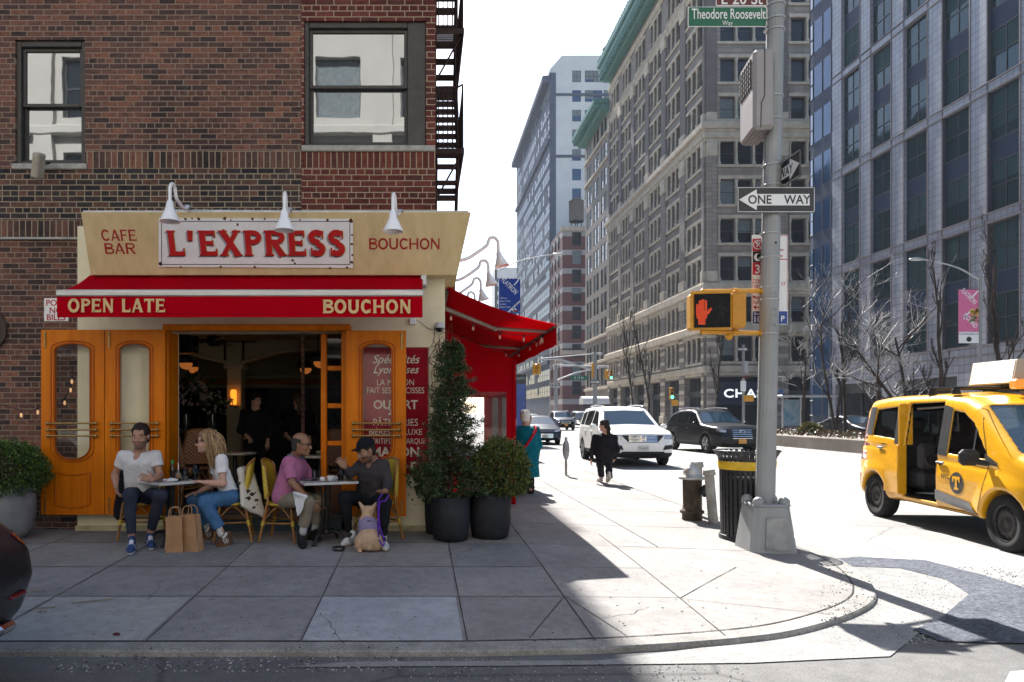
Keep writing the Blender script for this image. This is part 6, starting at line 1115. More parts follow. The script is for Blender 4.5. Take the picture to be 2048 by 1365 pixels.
# kiosk, canopy, bus shelter, planter walls
KI = thing('information_kiosk', 'slim dark kiosk with a glowing blue screen on the avenue pavement', 'kiosk', (3.35, 25, .13), world=True); mb = MB(); mb.box(3.16, 3.52, 24.6, 25.5, .13, 2.98, c=.02); mb.build('housing', pmat('kiosk_dark', (.02, .022, .026), .35), KI); mb = MB(); mb.box(3.19, 3.49, 24.58, 24.599, .6, 2.66); mb.build('screen', pmat('kiosk_screen', (.005, .02, .09), .2, emit=.10, ecol=(.01, .06, .30), var=.8, vs=5), KI); mb = MB(); mb.text('LinkNYC', (3.34, 24.598, 2.80), (1, 0, 0), (0, 0, 1), .075, sx=.9); mb.build('lettering', pmat('kiosk_letters', (.3, .5, .55), .4), KI)
CA = thing('entrance_canopy', 'arched white entrance canopy over the far pavement', 'canopy', (26, 118, 3), world=True); mb = MB(); mb.grid(lambda u, v: (25.8+4.3*v, 118+1.6*math.cos(math.pi*u), 3.1+1.3*math.sin(math.pi*u)), 12, 3); mb.build('cloth', WHITE, CA); mb = MB(); mb.box(25.8, 30.1, 116.38, 116.42, 2.4, 3.1); [mb.tube([(25.9, y, .17), (25.9, y, 3.1)], .06, 6) for y in (116.4, 119.6)]; mb.build('frame', BLACKM, CA)
BSH = thing('bus_shelter', 'glass bus shelter with a poster panel under the bare trees', 'bus shelter', (30, 56, .17), world=True); g0 = P(1562, 0, 56).x; mb = MB()
for x in (g0+.1, g0+1.5, g0+3.7): mb.box(x-.05, x+.05, 55.9, 56, .17, 2.9)
mb.box(g0-.3, g0+4.2, 55.2, 56.8, 2.9, 3.05, c=.03); mb.build('frame', GALV, BSH); mb = MB(); mb.box(g0+.2, g0+1.35, 55.85, 55.95, .7, 2.7); mb.build('poster', pmat('poster_print', (.05, .18, .26), .3, col2=(.30, .34, .38), vs=1.2), BSH); mb = MB(); mb.quad((g0+1.55, 56, .5), (g0+3.65, 56, .5), (g0+3.65, 56, 2.8), (g0+1.55, 56, 2.8)); mb.build('glass', CLEAR, BSH)
for x0, x1, y0, y1, lab in ((17.0, 19.6, 24, 62, 'long low concrete planter wall in the middle of the avenue'), (12.6, 14.2, 44, 58, 'short concrete planter behind the black car')):
    o = MB().box(x0, x1, y0, y1, .0, .63, c=.04).build('median_planter', ground_mat('planter_concrete', (.17, .15, .13), (.25, .22, .19), .3, 1.2, 20, .3, sc=(.08, .07, .06))); tag(o, lab, 'planter', 'median planters')
# ---------------------------------------------------------------- vehicles
def poly_sdf(pts, x, z):
    pts = np.array(pts, float); d = np.full(np.broadcast(x, z).shape, 1e9); sg = np.ones(d.shape)
    n_ = len(pts)
    for i in range(n_):
        a, b = pts[i], pts[(i+1) % n_]; e = b-a; wx, wz = x-a[0], z-a[1]; t = np.clip((wx*e[0]+wz*e[1])/(e @ e), 0, 1)
        d = np.minimum(d, (wx-e[0]*t)**2+(wz-e[1]*t)**2)
        c1, c2, c3 = z >= a[1], z < b[1], e[0]*wz > e[1]*wx; sg = np.where((c1 & c2 & c3) | (~c1 & ~c2 & ~c3), -sg, sg)
    return sg*np.sqrt(d)
TYRE = pmat('tyre_rubber', (.022, .022, .023), .85, var=.25, vs=15); RIM = pmat('alloy_rim', (.42, .42, .43), .35, .8, var=.1); RIMD = pmat('dark_steel_rim', (.05, .048, .047), .55, .5, var=.3, vs=14); TRIM = pmat('black_plastic', (.028, .028, .03), .6, var=.2); CHR = pmat('chrome', (.62, .62, .63), .12, 1, var=.05); CGL = glass_mat('car_glass', (.006, .008, .010), .03, spec=.25); WSG = glass_mat('windscreen_glass', (.02, .045, .07), .03, metal=.2, spec=.6); HLM = glass_mat('headlamp_lens', (.42, .43, .45), .08, metal=.4); TLM = glass_mat('tail_lamp_lens', (.14, .006, .008), .12)  # WSG colour is blued to stand in for the reflected sky
PLW = pmat('number_plate_white', (.55, .56, .55), .5, var=.05); PLO = pmat('number_plate_gold', (.60, .28, .05), .5, var=.05)
def paint(name, c, fl=.0): return pmat(name, c, .30, fl, var=.02, coat=.15, spec=.2, rv=.015)
class Car:
    def __init__(s, prof, L, W, Wr, belt, xr, xf, rw, step, arch=1.0, k=.12):
        s.W, s.L, s.xr, s.xf, s.rw = W, L, xr, xf, rw
        zs = [p[1] for p in prof]; s.S = SDF((-L/2-.1, -W/2-.1, .1), (L/2+.1, W/2+.1, max(zs)+.12), step); x, y, z = np.meshgrid(*s.S.ax, indexing='ij', sparse=True)
        H = max(zs); fp = poly_sdf(prof, x[:, 0, :], z[0, 0, :][None, :])[:, None, :]
        hw = np.interp(z, [0, .35, .75, belt, H], [W/2-.06, W/2-.01, W/2, W/2-.03, Wr/2]); tp = .16*np.clip((np.abs(x)-(L/2-.85))/.85, 0, 1.2)**2.2
        crn = .10*np.clip((np.abs(y)/(W/2)), 0, 1.1)**2       # crowned hood and roof
        D = smax(fp+crn*.55, np.abs(y)-hw+tp, k)
        for xa in (xr, xf): D = smax(D, -np.maximum(np.hypot(x-xa, z-rw)-rw*1.12*arch, (W/2-.30)-np.abs(y)), .02)
        s.S.D = D.astype(np.float32); s.solid = s.S.D.copy()
    def side(s, X, Z, sg):
        X, Z = np.asarray(X, float).ravel(), np.asarray(Z, float).ravel(); ys = np.linspace(s.W/2+.08, .0, 70); D0 = s.S.D; s.S.D = s.solid
        v = np.stack([s.S.at(np.stack([X, np.full_like(X, sg*q), Z], 1)) for q in ys], 1); s.S.D = D0; i = np.argmax(v < 0, 1); i = np.clip(i, 1, None); r = np.arange(len(X)); a, b = v[r, i-1], v[r, i]; t = a/np.where(a-b == 0, 1, a-b); return sg*(ys[i-1]+(ys[i]-ys[i-1])*np.clip(t, 0, 1))
    def end(s, Y, Z, sg):
        Y, Z = np.asarray(Y, float).ravel(), np.asarray(Z, float).ravel(); xs = np.linspace(s.L/2+.08, -.2, 160); D0 = s.S.D; s.S.D = s.solid
        v = np.stack([s.S.at(np.stack([np.full_like(Y, sg*q), Y, Z], 1)) for q in xs], 1); s.S.D = D0; i = np.clip(np.argmax(v < 0, 1), 1, None); r = np.arange(len(Y)); a, b = v[r, i-1], v[r, i]; t = a/np.where(a-b == 0, 1, a-b); return sg*(xs[i-1]+(xs[i]-xs[i-1])*np.clip(t, 0, 1))
    def loft(s, mb, bot, top, kind, sg, off=.005, nu=12, nv=6, m=0):
        bot, top = np.array(bot, float), np.array(top, float); tb = np.linspace(0, 1, len(bot)); tt = np.linspace(0, 1, len(top)); u = np.linspace(0, 1, nu+1)
        B = np.stack([np.interp(u, tb, bot[:, 0]), np.interp(u, tb, bot[:, 1])], 1); T = np.stack([np.interp(u, tt, top[:, 0]), np.interp(u, tt, top[:, 1])], 1); v = np.linspace(0, 1, nv+1)
        A = B[:, None]+(T-B)[:, None]*v[None, :, None]; a, z = A[..., 0].ravel(), A[..., 1].ravel()
        if kind == 'side': y = s.side(a, z, sg)+sg*off; V = np.stack([a, y, z], 1)
        else: x = s.end(a, z, sg)+sg*off; V = np.stack([x, a, z], 1)
        fs = [(i*(nv+1)+j, (i+1)*(nv+1)+j, (i+1)*(nv+1)+j+1, i*(nv+1)+j+1) for i in range(nu) for j in range(nv)]
        if (kind == 'side' and sg > 0) or (kind == 'end' and sg < 0): fs = [f[::-1] for f in fs]
        mb.add([tuple(q) for q in V], fs, m, True)
    def wheels(s, root, rim, spokes=5, steel=False):
        for xa in (s.xr, s.xf):
            for sg in (1, -1):
                c = (xa, sg*(s.W/2-.02), s.rw); r = s.rw; ax = (0, sg, 0); mb = MB(); mb.lathe([(r*.62, -.20), (r*.93, -.21), (r, -.17), (r, -.04), (r*.95, -.005), (r*.68, .0), (r*.66, -.03)], c, 28, axis=ax); w_ = mb.build('wheel', TYRE, root)
                mb = MB(); mb.lathe([(r*.67, -.19), (r*.67, -.02), (r*.63, -.005), (r*.6, -.05), (r*.58, -.12 if not steel else -.07)], c, 28, axis=ax); x_, y_, z_ = frame(ax)
                if steel:
                    mb.lathe([(r*.6, -.06), (r*.5, -.03), (r*.32, -.025), (r*.22, -.05), (r*.14, -.03), (0, -.03)], c, 24, axis=ax); 
                    for q in range(14): a = q*6.283/14; p = Vector(c)+(x_*math.cos(a)+y_*math.sin(a))*r*.5+z_*(-.026); mb.lathe([(.0, .002), (r*.05, .002)], p, 8, axis=ax, m=1)
                else:
                    mb.lathe([(r*.6, -.10), (0, -.10)], c, 20, axis=ax, m=1); mb.lathe([(r*.16, -.06), (r*.12, -.02), (0, -.02)], c, 12, axis=ax)
                    for q in range(spokes*2): a = q*6.283/(spokes*2)+(.16 if q % 2 else -.16); d = x_*math.cos(a)+y_*math.sin(a); mb.tube([Vector(c)+d*r*.1+z_*-.035, Vector(c)+d*r*.62+z_*-.03], r*.055, 6)
                mb.build('rim', [rim, DARK], w_)
def place(t, x, y, rz): t.location = (x, y, ROADZ); t.rotation_euler = (0, 0, R(rz))
def passenger_car(name, lab, x, y, rz, prof, L, W, Wr, belt, xr, xf, rw, pm, step=.03, win=(), ws=None, rear=None, grille=None, lamps=(), low=(), plate=None, plm=PLW, rim=RIM, suv=True, text=None, mirror=(.95, 1.05), group='cars on the avenue', tails=(), emblem=None, lp=None):
    t = thing(name, lab, 'car', (x, y, ROADZ), R(rz), group=group); c = Car(prof, L, W, Wr, belt, xr, xf, rw, step)
    zc = .42 if suv else .30
    c.S.build('body', [pm, TRIM], t, mfn=(lambda q: ((q[:, 2] < zc) & (np.abs(q[:, 1]) < 9)).astype(int)) if suv else None)
    for b, tp in win:
        for sg in (1, -1): mb = MB(); c.loft(mb, b, tp, 'side', sg, .004); mb.build('side_window', CGL, t)
    if ws: mb = MB(); c.loft(mb, *ws, 'end', 1, .004, 14, 8); mb.build('windscreen', WSG, t)
    if rear: mb = MB(); c.loft(mb, *rear, 'end', -1, .004, 14, 8); mb.build('rear_window', CGL, t)
    if grille: 
        mb = MB(); c.loft(mb, *grille, 'end', 1, .006, 10, 4); g = mb.build('grille', TRIM, t); b, tp = grille; mb = MB(); zb_, zt_ = b[0][1], tp[0][1]; yw_ = min(abs(b[0][0]), abs(tp[0][0]))*.98
        for q in np.linspace(zb_+.03, zt_-.02, 5): c.loft(mb, [(-yw_, q-.011), (yw_, q-.011)], [(-yw_, q+.011), (yw_, q+.011)], 'end', 1, .014, 12, 1)
        mb.build('grille_bar', CHR, g)
    for b, tp in lamps:
        for sg in (1, -1): mb = MB(); q = lambda P_: [(sg*a, z) for a, z in P_][::sg]; c.loft(mb, q(b), q(tp), 'end', 1, .007, 8, 3); mb.build('headlight', HLM, t)
    for b, tp in tails:
        for sg in (1, -1): mb = MB(); q = lambda P_: [(sg*a, z) for a, z in P_][::-sg]; c.loft(mb, q(b), q(tp), 'end', -1, .007, 8, 3); mb.build('tail_light', TLM, t)
    for b, tp in low: mb = MB(); c.loft(mb, b, tp, 'end', 1, .006, 10, 3); mb.build('bumper_intake', TRIM, t)
    if plate: mb = MB(); z, xx = plate; x0 = float(c.end([0], [z], 1)[0]); mb.box(x0+.0, x0+.02, -.16, .16, z-.085, z+.085, c=.004); p = mb.build('number_plate', plm, t); mb = MB(); mb.text(text or 'T14146C', (x0+.021, 0, z-.045), (0, 1, 0), (0, 0, 1), .085, sx=.55) if text else None; mb.build('plate_text', SBK, p) if text else None
    if emblem: x0 = float(c.end([0], [emblem], 1)[0])+.016; mb = MB(); [mb.box(x0, x0+.012, *q) for q in ((-.085, -.05, emblem-.07, emblem+.08), (.05, .085, emblem-.07, emblem+.08), (-.05, .05, emblem-.015, emblem+.02))] if lp == 'bar' else (mb.tube([(x0+.01, .10*math.cos(R(q)), emblem+.055*math.sin(R(q))) for q in range(-60, 241, 15)], .011, 5)); mb.build('emblem', CHR, t)
    for sg in (1, -1): mb = MB(); y0 = float(c.side([mirror[0]], [mirror[1]], sg)[0]); mb.sph((mirror[0]-.02, y0+sg*.13, mirror[1]+.04), (.07, .11, .08), 12); mb.tube([(mirror[0], y0-sg*.02, mirror[1]), (mirror[0], y0+sg*.08, mirror[1]+.02)], .03, 6); mb.build('mirror', pm, t)
    if suv:
        for sg in (1, -1): mb = MB(); xs = np.linspace(-1.6, .25, 8); mb.tube([(q, sg*(Wr/2-.12), max(p_[1] for p_ in prof)+.035-.03*abs(q+.7)) for q in xs], .022, 6); mb.build('roof_rail', CHR, t)
    for xx in (win[1][0][0][0]-.02 if len(win) > 1 else 0,):
        for sg in (1, -1): mb = MB(); c.loft(mb, [(xx-.006, .45), (xx+.006, .45)], [(xx-.006, belt), (xx+.006, belt)], 'side', sg, .002, 1, 8); mb.build('door_seam', DARK, t)
    for xx in (.0, -.95):
        for sg in (1, -1): mb = MB(); y0 = float(c.side([xx], [belt-.12], sg)[0]); mb.box(xx-.1, xx+.1, min(y0, y0+sg*.03), max(y0, y0+sg*.03), belt-.14, belt-.11, c=.008); mb.build('door_handle', pm, t)
    c.wheels(t, rim); return t
PROF_SUV = [(-2.42, .45), (-2.47, .78), (-2.40, 1.08), (-2.30, 1.18), (-2.12, 1.62), (-1.85, 1.76), (-1.0, 1.80), (-.1, 1.78), (.25, 1.69), (1.02, 1.20), (1.3, 1.17), (2.15, 1.08), (2.40, .97), (2.49, .65), (2.45, .38), (2.2, .24), (-2.2, .24)]
PROF_SED = [(-2.40, .42), (-2.42, .80), (-2.30, 1.02), (-1.75, 1.07), (-1.0, 1.37), (-.3, 1.46), (.25, 1.42), (1.2, 1.0), (2.15, .80), (2.38, .62), (2.40, .32), (2.1, .2), (-2.2, .2)]
PROF_INF = [(-2.42, .45), (-2.48, .80), (-2.42, 1.06), (-2.30, 1.17), (-1.80, 1.58), (-1.35, 1.71), (-.7, 1.755), (-.1, 1.735), (.25, 1.65), (1.05, 1.19), (1.3, 1.16), (2.15, 1.08), (2.40, .97), (2.50, .65), (2.45, .38), (2.2, .24), (-2.2, .24)]
INF_WIN = [([(-1.95, 1.21), (-1.25, 1.19)], [(-1.55, 1.53), (-1.25, 1.60)]), ([(-1.15, 1.19), (-.15, 1.17)], [(-1.15, 1.61), (-.15, 1.64)]), ([(-.05, 1.17), (.88, 1.16)], [(-.05, 1.64), (.28, 1.57)])]
SUV_WIN = [([(-2.0, 1.20), (-1.25, 1.19)], [(-1.85, 1.56), (-1.25, 1.64)]), ([(-1.15, 1.19), (-.15, 1.17)], [(-1.15, 1.64), (-.15, 1.67)]), ([(-.05, 1.17), (.86, 1.16)], [(-.05, 1.67), (.27, 1.61)])]
SED_WIN = [([(-1.35, 1.05), (-.25, 1.03)], [(-.75, 1.36), (-.25, 1.38)]), ([(-.15, 1.03), (.95, .99)], [(-.15, 1.38), (.32, 1.33)])]
SUV_WS = ([(-.80, 1.21), (0, 1.24), (.80, 1.21)], [(-.62, 1.64), (0, 1.66), (.62, 1.64)])
WHP = paint('white_car_paint', (.74, .74, .73)); BKP = paint('black_car_paint', (.010, .011, .014)); BLP = paint('midnight_car_paint', (.012, .018, .035)); GRP = paint('grey_car_paint', (.25, .26, .27), .3); DGP = paint('charcoal_car_paint', (.02, .021, .026), .3)
passenger_car('parked_car', 'white sport utility car facing the camera with a chrome grille', 6.42, 23.4, -91, PROF_SUV, 4.96, 1.99, 1.5, 1.12, -1.42, 1.42, .375, WHP, .026, SUV_WIN, SUV_WS, None,
    ([(-.42, .72), (.42, .72)], [(-.62, .93), (.62, .93)]), [([(.60, .82), (.97, .80)], [(.64, .95), (.93, .95)])], [([(-.62, .36), (.62, .36)], [(-.62, .46), (.62, .46)]), ([(.56, .50), (.88, .54)], [(.62, .64), (.90, .66)]), ([(-.88, .54), (-.56, .50)], [(-.90, .66), (-.62, .64)])], (.56, 0), PLW, text='T141467C', emblem=.82, lp='bar', mirror=(.85, 1.12))
passenger_car('parked_car', 'black sport utility car with a wide mesh grille, behind the grey pole', 11.9, 30.0, -84, PROF_INF, 5.0, 1.98, 1.42, 1.10, -1.45, 1.45, .385, BKP, .03, INF_WIN, ([(-.80, 1.20), (0, 1.23), (.80, 1.20)], [(-.60, 1.60), (0, 1.62), (.60, 1.60)]), None,
    ([(-.40, .58), (.40, .58)], [(-.60, .95), (.60, .95)]), [([(.62, .84), (.96, .86)], [(.62, .93), (.93, .97)])], [([(-.7, .34), (.7, .34)], [(-.7, .44), (.7, .44)])], (.50, 0), PLO, emblem=.86, mirror=(.85, 1.12))
SEDK = dict(suv=False, mirror=(.75, .98), ws=([(-.74, 1.0), (0, 1.03), (.74, 1.0)], [(-.56, 1.34), (0, 1.38), (.56, 1.34)]))
passenger_car('parked_car', 'midnight blue saloon car behind the woman in teal', 6.05, 38.2, -90, PROF_SED, 4.85, 1.84, 1.36, 1.02, -1.4, 1.42, .34, BLP, .034, SED_WIN, rear=None, grille=([(-.55, .34), (.55, .34)], [(-.42, .56), (.42, .56)]), lamps=[([(.5, .64), (.9, .70)], [(.5, .70), (.86, .79)])], plate=(.44, 0), plm=PLW, text='T6841', **SEDK)
passenger_car('moving_car', 'dark sport utility car with a gold plate, between the saloon and white car', 13.0, 68, -90, PROF_SUV, 4.7, 1.9, 1.44, 1.12, -1.4, 1.4, .36, BLP, .05, SUV_WIN, SUV_WS, None, ([(-.45, .6), (.45, .6)], [(-.5, .9), (.5, .9)]), [([(.55, .82), (.92, .84)], [(.55, .94), (.9, .95)])], [], (.5, 0), PLO)
passenger_car('moving_car', 'pale grey car seen from behind beyond the white car roof', 17.2, 80, 90, PROF_SUV, 4.6, 1.85, 1.4, 1.12, -1.35, 1.35, .35, GRP, .05, SUV_WIN, SUV_WS, None, None, [], [], None)
passenger_car('parked_car', 'black car parked beyond the planter wall under the bare trees', 25.2, 42.5, -86, PROF_SED, 4.85, 1.84, 1.36, 1.02, -1.4, 1.42, .34, BKP, .045, SED_WIN, lamps=[([(.5, .64), (.9, .70)], [(.5, .70), (.86, .79)])], **SEDK)
cc = passenger_car('parked_car', 'charcoal car whose tail shows at the lower left beside the kerb', -4.70, 3.55, 180, [(-2.36, .40), (-2.44, .62), (-2.40, .80), (-2.24, .93), (-1.95, 1.10), (-1.4, 1.5), (-.3, 1.6), (.3, 1.55), (1.2, 1.05), (2.15, .92), (2.38, .7), (2.40, .36), (2.1, .22), (-2.2, .22)], 4.9, 1.88, 1.4, 1.05, -1.4, 1.42, .36, DGP, .022, [([(-1.75, 1.1), (-.6, 1.08)], [(-1.5, 1.36), (-.6, 1.46)]), ([(-.5, 1.08), (.95, 1.04)], [(-.5, 1.46), (.3, 1.44)])], rear=None, tails=[([(.70, .80), (.93, .76)], [(.70, .86), (.90, .87)])], suv=False, mirror=(.85, 1.04), group='cars on the side street')
mb = MB(); mb.box(-2.385, -2.30, -.60, -.44, .33, .39, c=.02); mb.build('exhaust_tip', CHR, cc); mb = MB(); mb.box(-2.405, -2.34, -.66, -.50, .52, .545, c=.008); mb.build('reflector', TLM, cc); 
for k, (x, y) in enumerate(((14.5, 105), (11.5, 128), (18, 118), (9.0, 150), (15.5, 165))):
    passenger_car('distant_car', ['dark car', 'pale car', 'silver car', 'black car', 'grey car'][k]+' waiting in the far traffic '+['beyond the crossing', 'nearest the avenue centre', 'by the white canopy', 'at the farthest lights', 'in the haze of the far lanes'][k], x, y, -90, PROF_SED, 4.7, 1.84, 1.36, 1.02, -1.4, 1.42, .34, [BLP, WHP, GRP, BKP, GRP][k], .08, SED_WIN[:1], group='far traffic', **SEDK)
# ---- the yellow taxi van with its sliding door open
TX = thing('taxi_van', 'yellow taxi van with its side door slid open', 'taxi', (7.62, 9.52, ROADZ), R(-96)); TYP = pmat('taxi_yellow', (.70, .345, .010), .28, 0, var=.03, coat=.7, spec=.35, rv=.02); TIN = pmat('taxi_interior', (.035, .034, .036), .8, var=.3); TGL = clear_mat('tinted_glass', (.30, .34, .34))
tp_ = [(-2.02, .42), (-2.06, .8), (-2.0, 1.15), (-1.93, 1.65), (-1.78, 1.80), (-1.2, 1.845), (0, 1.855), (.55, 1.80), (.85, 1.70), (1.62, 1.15), (1.80, 1.08), (2.12, .95), (2.25, .75), (2.26, .42), (2.1, .26), (-1.95, .28)]
cT = Car(tp_, 4.5, 1.84, 1.56, 1.08, -1.415, 1.415, .325, .0165, 1.06, .13); S = cT.S; x, y, z = np.meshgrid(*S.ax, indexing='ij', sparse=True)
flare = np.minimum.reduce([np.abs(np.hypot(x-xa, z-.325)-.40)-.05 for xa in (-1.415, 1.415)])
S.D = S.D-(.022*np.clip(1-np.abs(np.hypot(x+1.415, z-.325)-.40)/.16, 0, 1)*(z < .9)+.022*np.clip(1-np.abs(np.hypot(x-1.415, z-.325)-.40)/.16, 0, 1)*(z < .9)).astype(np.float32)
S.D = S.D+(.012*np.exp(-((z-(.98+.06*np.clip(-x, -1, 2)))/.035)**2)*(x < 1.3)).astype(np.float32)        # shoulder crease
cT.solid = S.D.copy(); hollow = np.maximum(S.D, -(S.D+.055)); hollow = np.maximum(hollow, -np.maximum(-(z-.42), -1))*1 if False else hollow
RW_ = [(-1.56, 1.24), (-1.50, 1.62), (-.93, 1.66), (-.90, 1.20)]; DO = [(-.655, .40), (-.655, 1.70), (.15, 1.715), (.15, .40)]; FW_ = [(.36, 1.06), (.36, 1.60), (.58, 1.57), (.80, 1.44), (1.12, 1.06), (1.05, 1.03)]
def cut(poly, ysel):
    global hollow
    q = poly_sdf(poly, x[:, 0, :], z[0, 0, :][None, :])[:, None, :]; hollow = smax(hollow, -np.maximum(q, ysel), .015)
cut(DO, y+.45); cut(RW_, .3-np.abs(y)); cut([(-.62, 1.22), (-.62, 1.66), (.1, 1.68), (.1, 1.18)], .3-y); cut(FW_, .3-np.abs(y))
q = poly_sdf([(-.80, 1.12), (-.68, 1.66), (.68, 1.66), (.80, 1.12)], y[0, :, :], z[0, 0, :][None, :])[None]; hollow = smax(hollow, -np.maximum(q, .75-x), .015)
q = poly_sdf([(-.62, 1.18), (-.56, 1.60), (.56, 1.60), (.62, 1.18)], y[0, :, :], z[0, 0, :][None, :])[None]; hollow = smax(hollow, -np.maximum(q, x+1.6), .015)
S.D = hollow.astype(np.float32)
def tmat(q):
    D0 = S.D; S.D = cT.solid; d = S.at(q); S.D = D0; r = np.where(d < -.03, 1, 0); return np.where(q[:, 2] < .33, 2, r)
S.build('body', [TYP, TIN, TRIM], TX, mfn=tmat)
def tpanel(name, b, tp, mat, sgs=(-1,), kind='side', off=.004, parent=TX, nu=10, nv=6):
    for sg in sgs: mb = MB(); cT.loft(mb, b, tp, kind, sg, off, nu, nv); o = mb.build(name, mat, parent)
    return o
tpanel('side_window', [(-1.58, 1.23), (-.88, 1.19)], [(-1.52, 1.64), (-.92, 1.67)], TGL, (1, -1), off=-.012); tpanel('side_window', [(-.63, 1.2), (.11, 1.17)], [(-.63, 1.67), (.11, 1.69)], TGL, (1,), off=-.012)
tpanel('side_window', [(.35, 1.05), (1.13, 1.03)], [(.35, 1.61), (.62, 1.57)], TGL, (1, -1), off=-.012); tpanel('windscreen', [(-.82, 1.11), (0, 1.12), (.82, 1.11)], [(-.69, 1.68), (0, 1.70), (.69, 1.68)], glass_mat('taxi_windscreen', (.03, .055, .075), .03, alpha=.82, spec=1.0), (1,), 'end', -.012, nu=14, nv=8); tpanel('rear_window', [(-.64, 1.17), (.64, 1.17)], [(-.57, 1.62), (.57, 1.62)], TGL, (-1,), 'end', -.012)
PLG = pmat('pillar_black', (.03, .031, .034), .4, var=.1)
tpanel('pillar_trim', [(-.90, 1.13), (-.70, 1.12)], [(-.93, 1.70), (-.74, 1.71)], PLG, nu=3); tpanel('pillar_trim', [(-1.78, 1.24), (-1.56, 1.24)], [(-1.72, 1.66), (-1.52, 1.66)], PLG, nu=3); tpanel('pillar_trim', [(.16, 1.03), (.355, 1.02)], [(.17, 1.68), (.355, 1.64)], PLG, nu=3); tpanel('window_divider', [(.86, 1.03), (.89, 1.03)], [(.86, 1.40), (.89, 1.38)], PLG, nu=1)
tpanel('mirror_triangle', [(1.10, 1.0), (1.33, .99)], [(1.08, 1.10), (1.16, 1.06)], PLG, (-1,), nu=4)
tpanel('door_moulding', [(.16, .45), (.95, .36), (1.02, .35)], [(.16, .58), (.85, .49), (.97, .37)], pmat('grey_moulding', (.16, .16, .165), .5, var=.1), off=.012); tpanel('shoulder_trim', [(.80, 1.0), (1.36, .95)], [(.80, 1.03), (1.30, .985)], TRIM, off=.008, nv=1)
SEAM = pmat('seam_shadow', (.05, .022, .004), .8)
for b, tp in (([(.158, .36), (.170, .36)], [(.158, 1.04), (.170, 1.04)]), ([(1.0, .36), (1.012, .36)], [(1.16, .96), (1.172, .96)]), ([(-1.75, 1.13), (-.66, 1.09)], [(-1.75, 1.142), (-.66, 1.102)]), ([(.17, .355), (1.0, .355)], [(.17, .366), (1.0, .366)]), ([(1.16, .96), (1.17, .96)], [(.86, 1.70), (.872, 1.70)]), ([(-1.9, .62), (-1.81, .62)], [(-1.9, .632), (-1.81, .632)])): tpanel('panel_gap', b, tp, SEAM, off=.0025, nu=2, nv=8)
mb = MB(); xs = np.array([.60]*1); cT_y = lambda a, b: float(cT.side([a], [b], -1)[0])
disc = [(.60+.135*math.cos(R(q)), .70+.135*math.sin(R(q))) for q in range(0, 360, 15)]; ys = cT.side([p[0] for p in disc], [p[1] for p in disc], -1)-.004; yc_ = cT_y(.60, .70)-.004; mb.add([(p[0], yy, p[1]) for p, yy in zip(disc, ys)]+[(.60, yc_, .70)], [(i, (i+1) % 24, 24) for i in range(24)]); o = mb.build('roundel', pmat('roundel_black', (.035, .033, .032), .4), TX)
mb = MB(); TXT = Vector((1, 0, 0)); 
for a, b, c_, d in ((-.075, .075, .045, .082), (-.021, .021, -.085, .045), (-.075, -.048, .012, .045), (.048, .075, .012, .045), (-.045, .045, -.085, -.058)): pts = [(.60+a, .70+c_), (.60+b, .70+c_), (.60+b, .70+d), (.60+a, .70+d)]; mb.add([(px, cT_y(px, pz)-.008, pz) for px, pz in pts], [(0, 1, 2, 3)])
mb.build('roundel_letter', TYP, o)
yN = cT_y(.38, .76)-.004; mb = MB(); mb.text('NYC', (.385, yN, .735), (1, 0, 0), (0, 0, 1), .065, off=.04, sx=.9, lift=.006); mb.build('door_lettering', SBK, TX)
for xx, zz in ((.26, .93), (-1.25, 1.06)): yy = cT_y(xx, zz); mb = MB(); mb.box(xx-.085, xx+.085, yy-.035, yy-.012, zz-.018, zz+.018, c=.012); mb.sph((xx-.02, yy, zz-.01), (.06, .012, .035), 10, m=1); mb.build('door_handle', [CHR, SEAM], TX)
yy = cT_y(-.98, 1.02); mb = MB(); mb.lathe([(.028, 0), (.02, .006), (0, .006)], (-.98, yy-.002, 1.02), 12, axis=(0, -1, 0)); mb.build('lock', CHR, TX)
for sg in (-1, 1): yy = sg*abs(cT_y(1.12, 1.02)); mb = MB(); mb.box(1.02, 1.14, min(yy+sg*.06, yy+sg*.28), max(yy+sg*.06, yy+sg*.28), .95, 1.14, c=.045); mb.tube([(1.14, yy-sg*.02, .98), (1.08, yy+sg*.1, 1.0)], .035, 8); mb.build('mirror', TRIM, TX)
mb = MB(); yy = cT_y(-.66, .9); mb.box(-.70, -.655, yy-.055, yy+.07, .42, 1.12, c=.01); mb.box(-.70, -.665, yy-.03, yy+.16, 1.12, 1.70, c=.01); sd = mb.build('sliding_door', TYP, TX); tpanel('door_skin', [(-1.0, .44), (-.662, .44)], [(-1.0, 1.14), (-.662, 1.12)], TYP, off=.05, parent=sd, nu=6, nv=10)
mb = MB(); mb.box(-1.4, .2, -.78, .78, .36, .40); mb.box(-.66, .16, -.86, -.78, .335, .385, c=.01); mb.build('floor', TIN, TX); mb = MB(); mb.box(-.66, .15, -.885, -.83, .36, .395, c=.008, m=0); mb.build('sill', pmat('sill_orange', (.40, .16, .01), .45, var=.35, vs=9), TX)
SEAT = pmat('seat_vinyl', (.05, .048, .052), .55, var=.2)
mb = MB(); mb.box(-1.05, -.55, -.72, .72, .5, .78, c=.06); [mb.box(-1.16, -.98, q-.24, q+.24, .7, 1.30, c=.07) for q in (-.48, 0, .48)]; [mb.box(-1.15, -1.05, q-.13, q+.13, 1.30, 1.50, c=.04) for q in (-.48, .48)]; mb.build('rear_seat', SEAT, TX)
for q in (-.42, .42): mb = MB(); mb.box(.35, .85, q-.25, q+.25, .5, .72, c=.06); mb.box(.22, .40, q-.25, q+.25, .7, 1.25, c=.07); mb.box(.24, .36, q-.14, q+.14, 1.28, 1.5, c=.04); mb.build('front_seat', SEAT, TX)
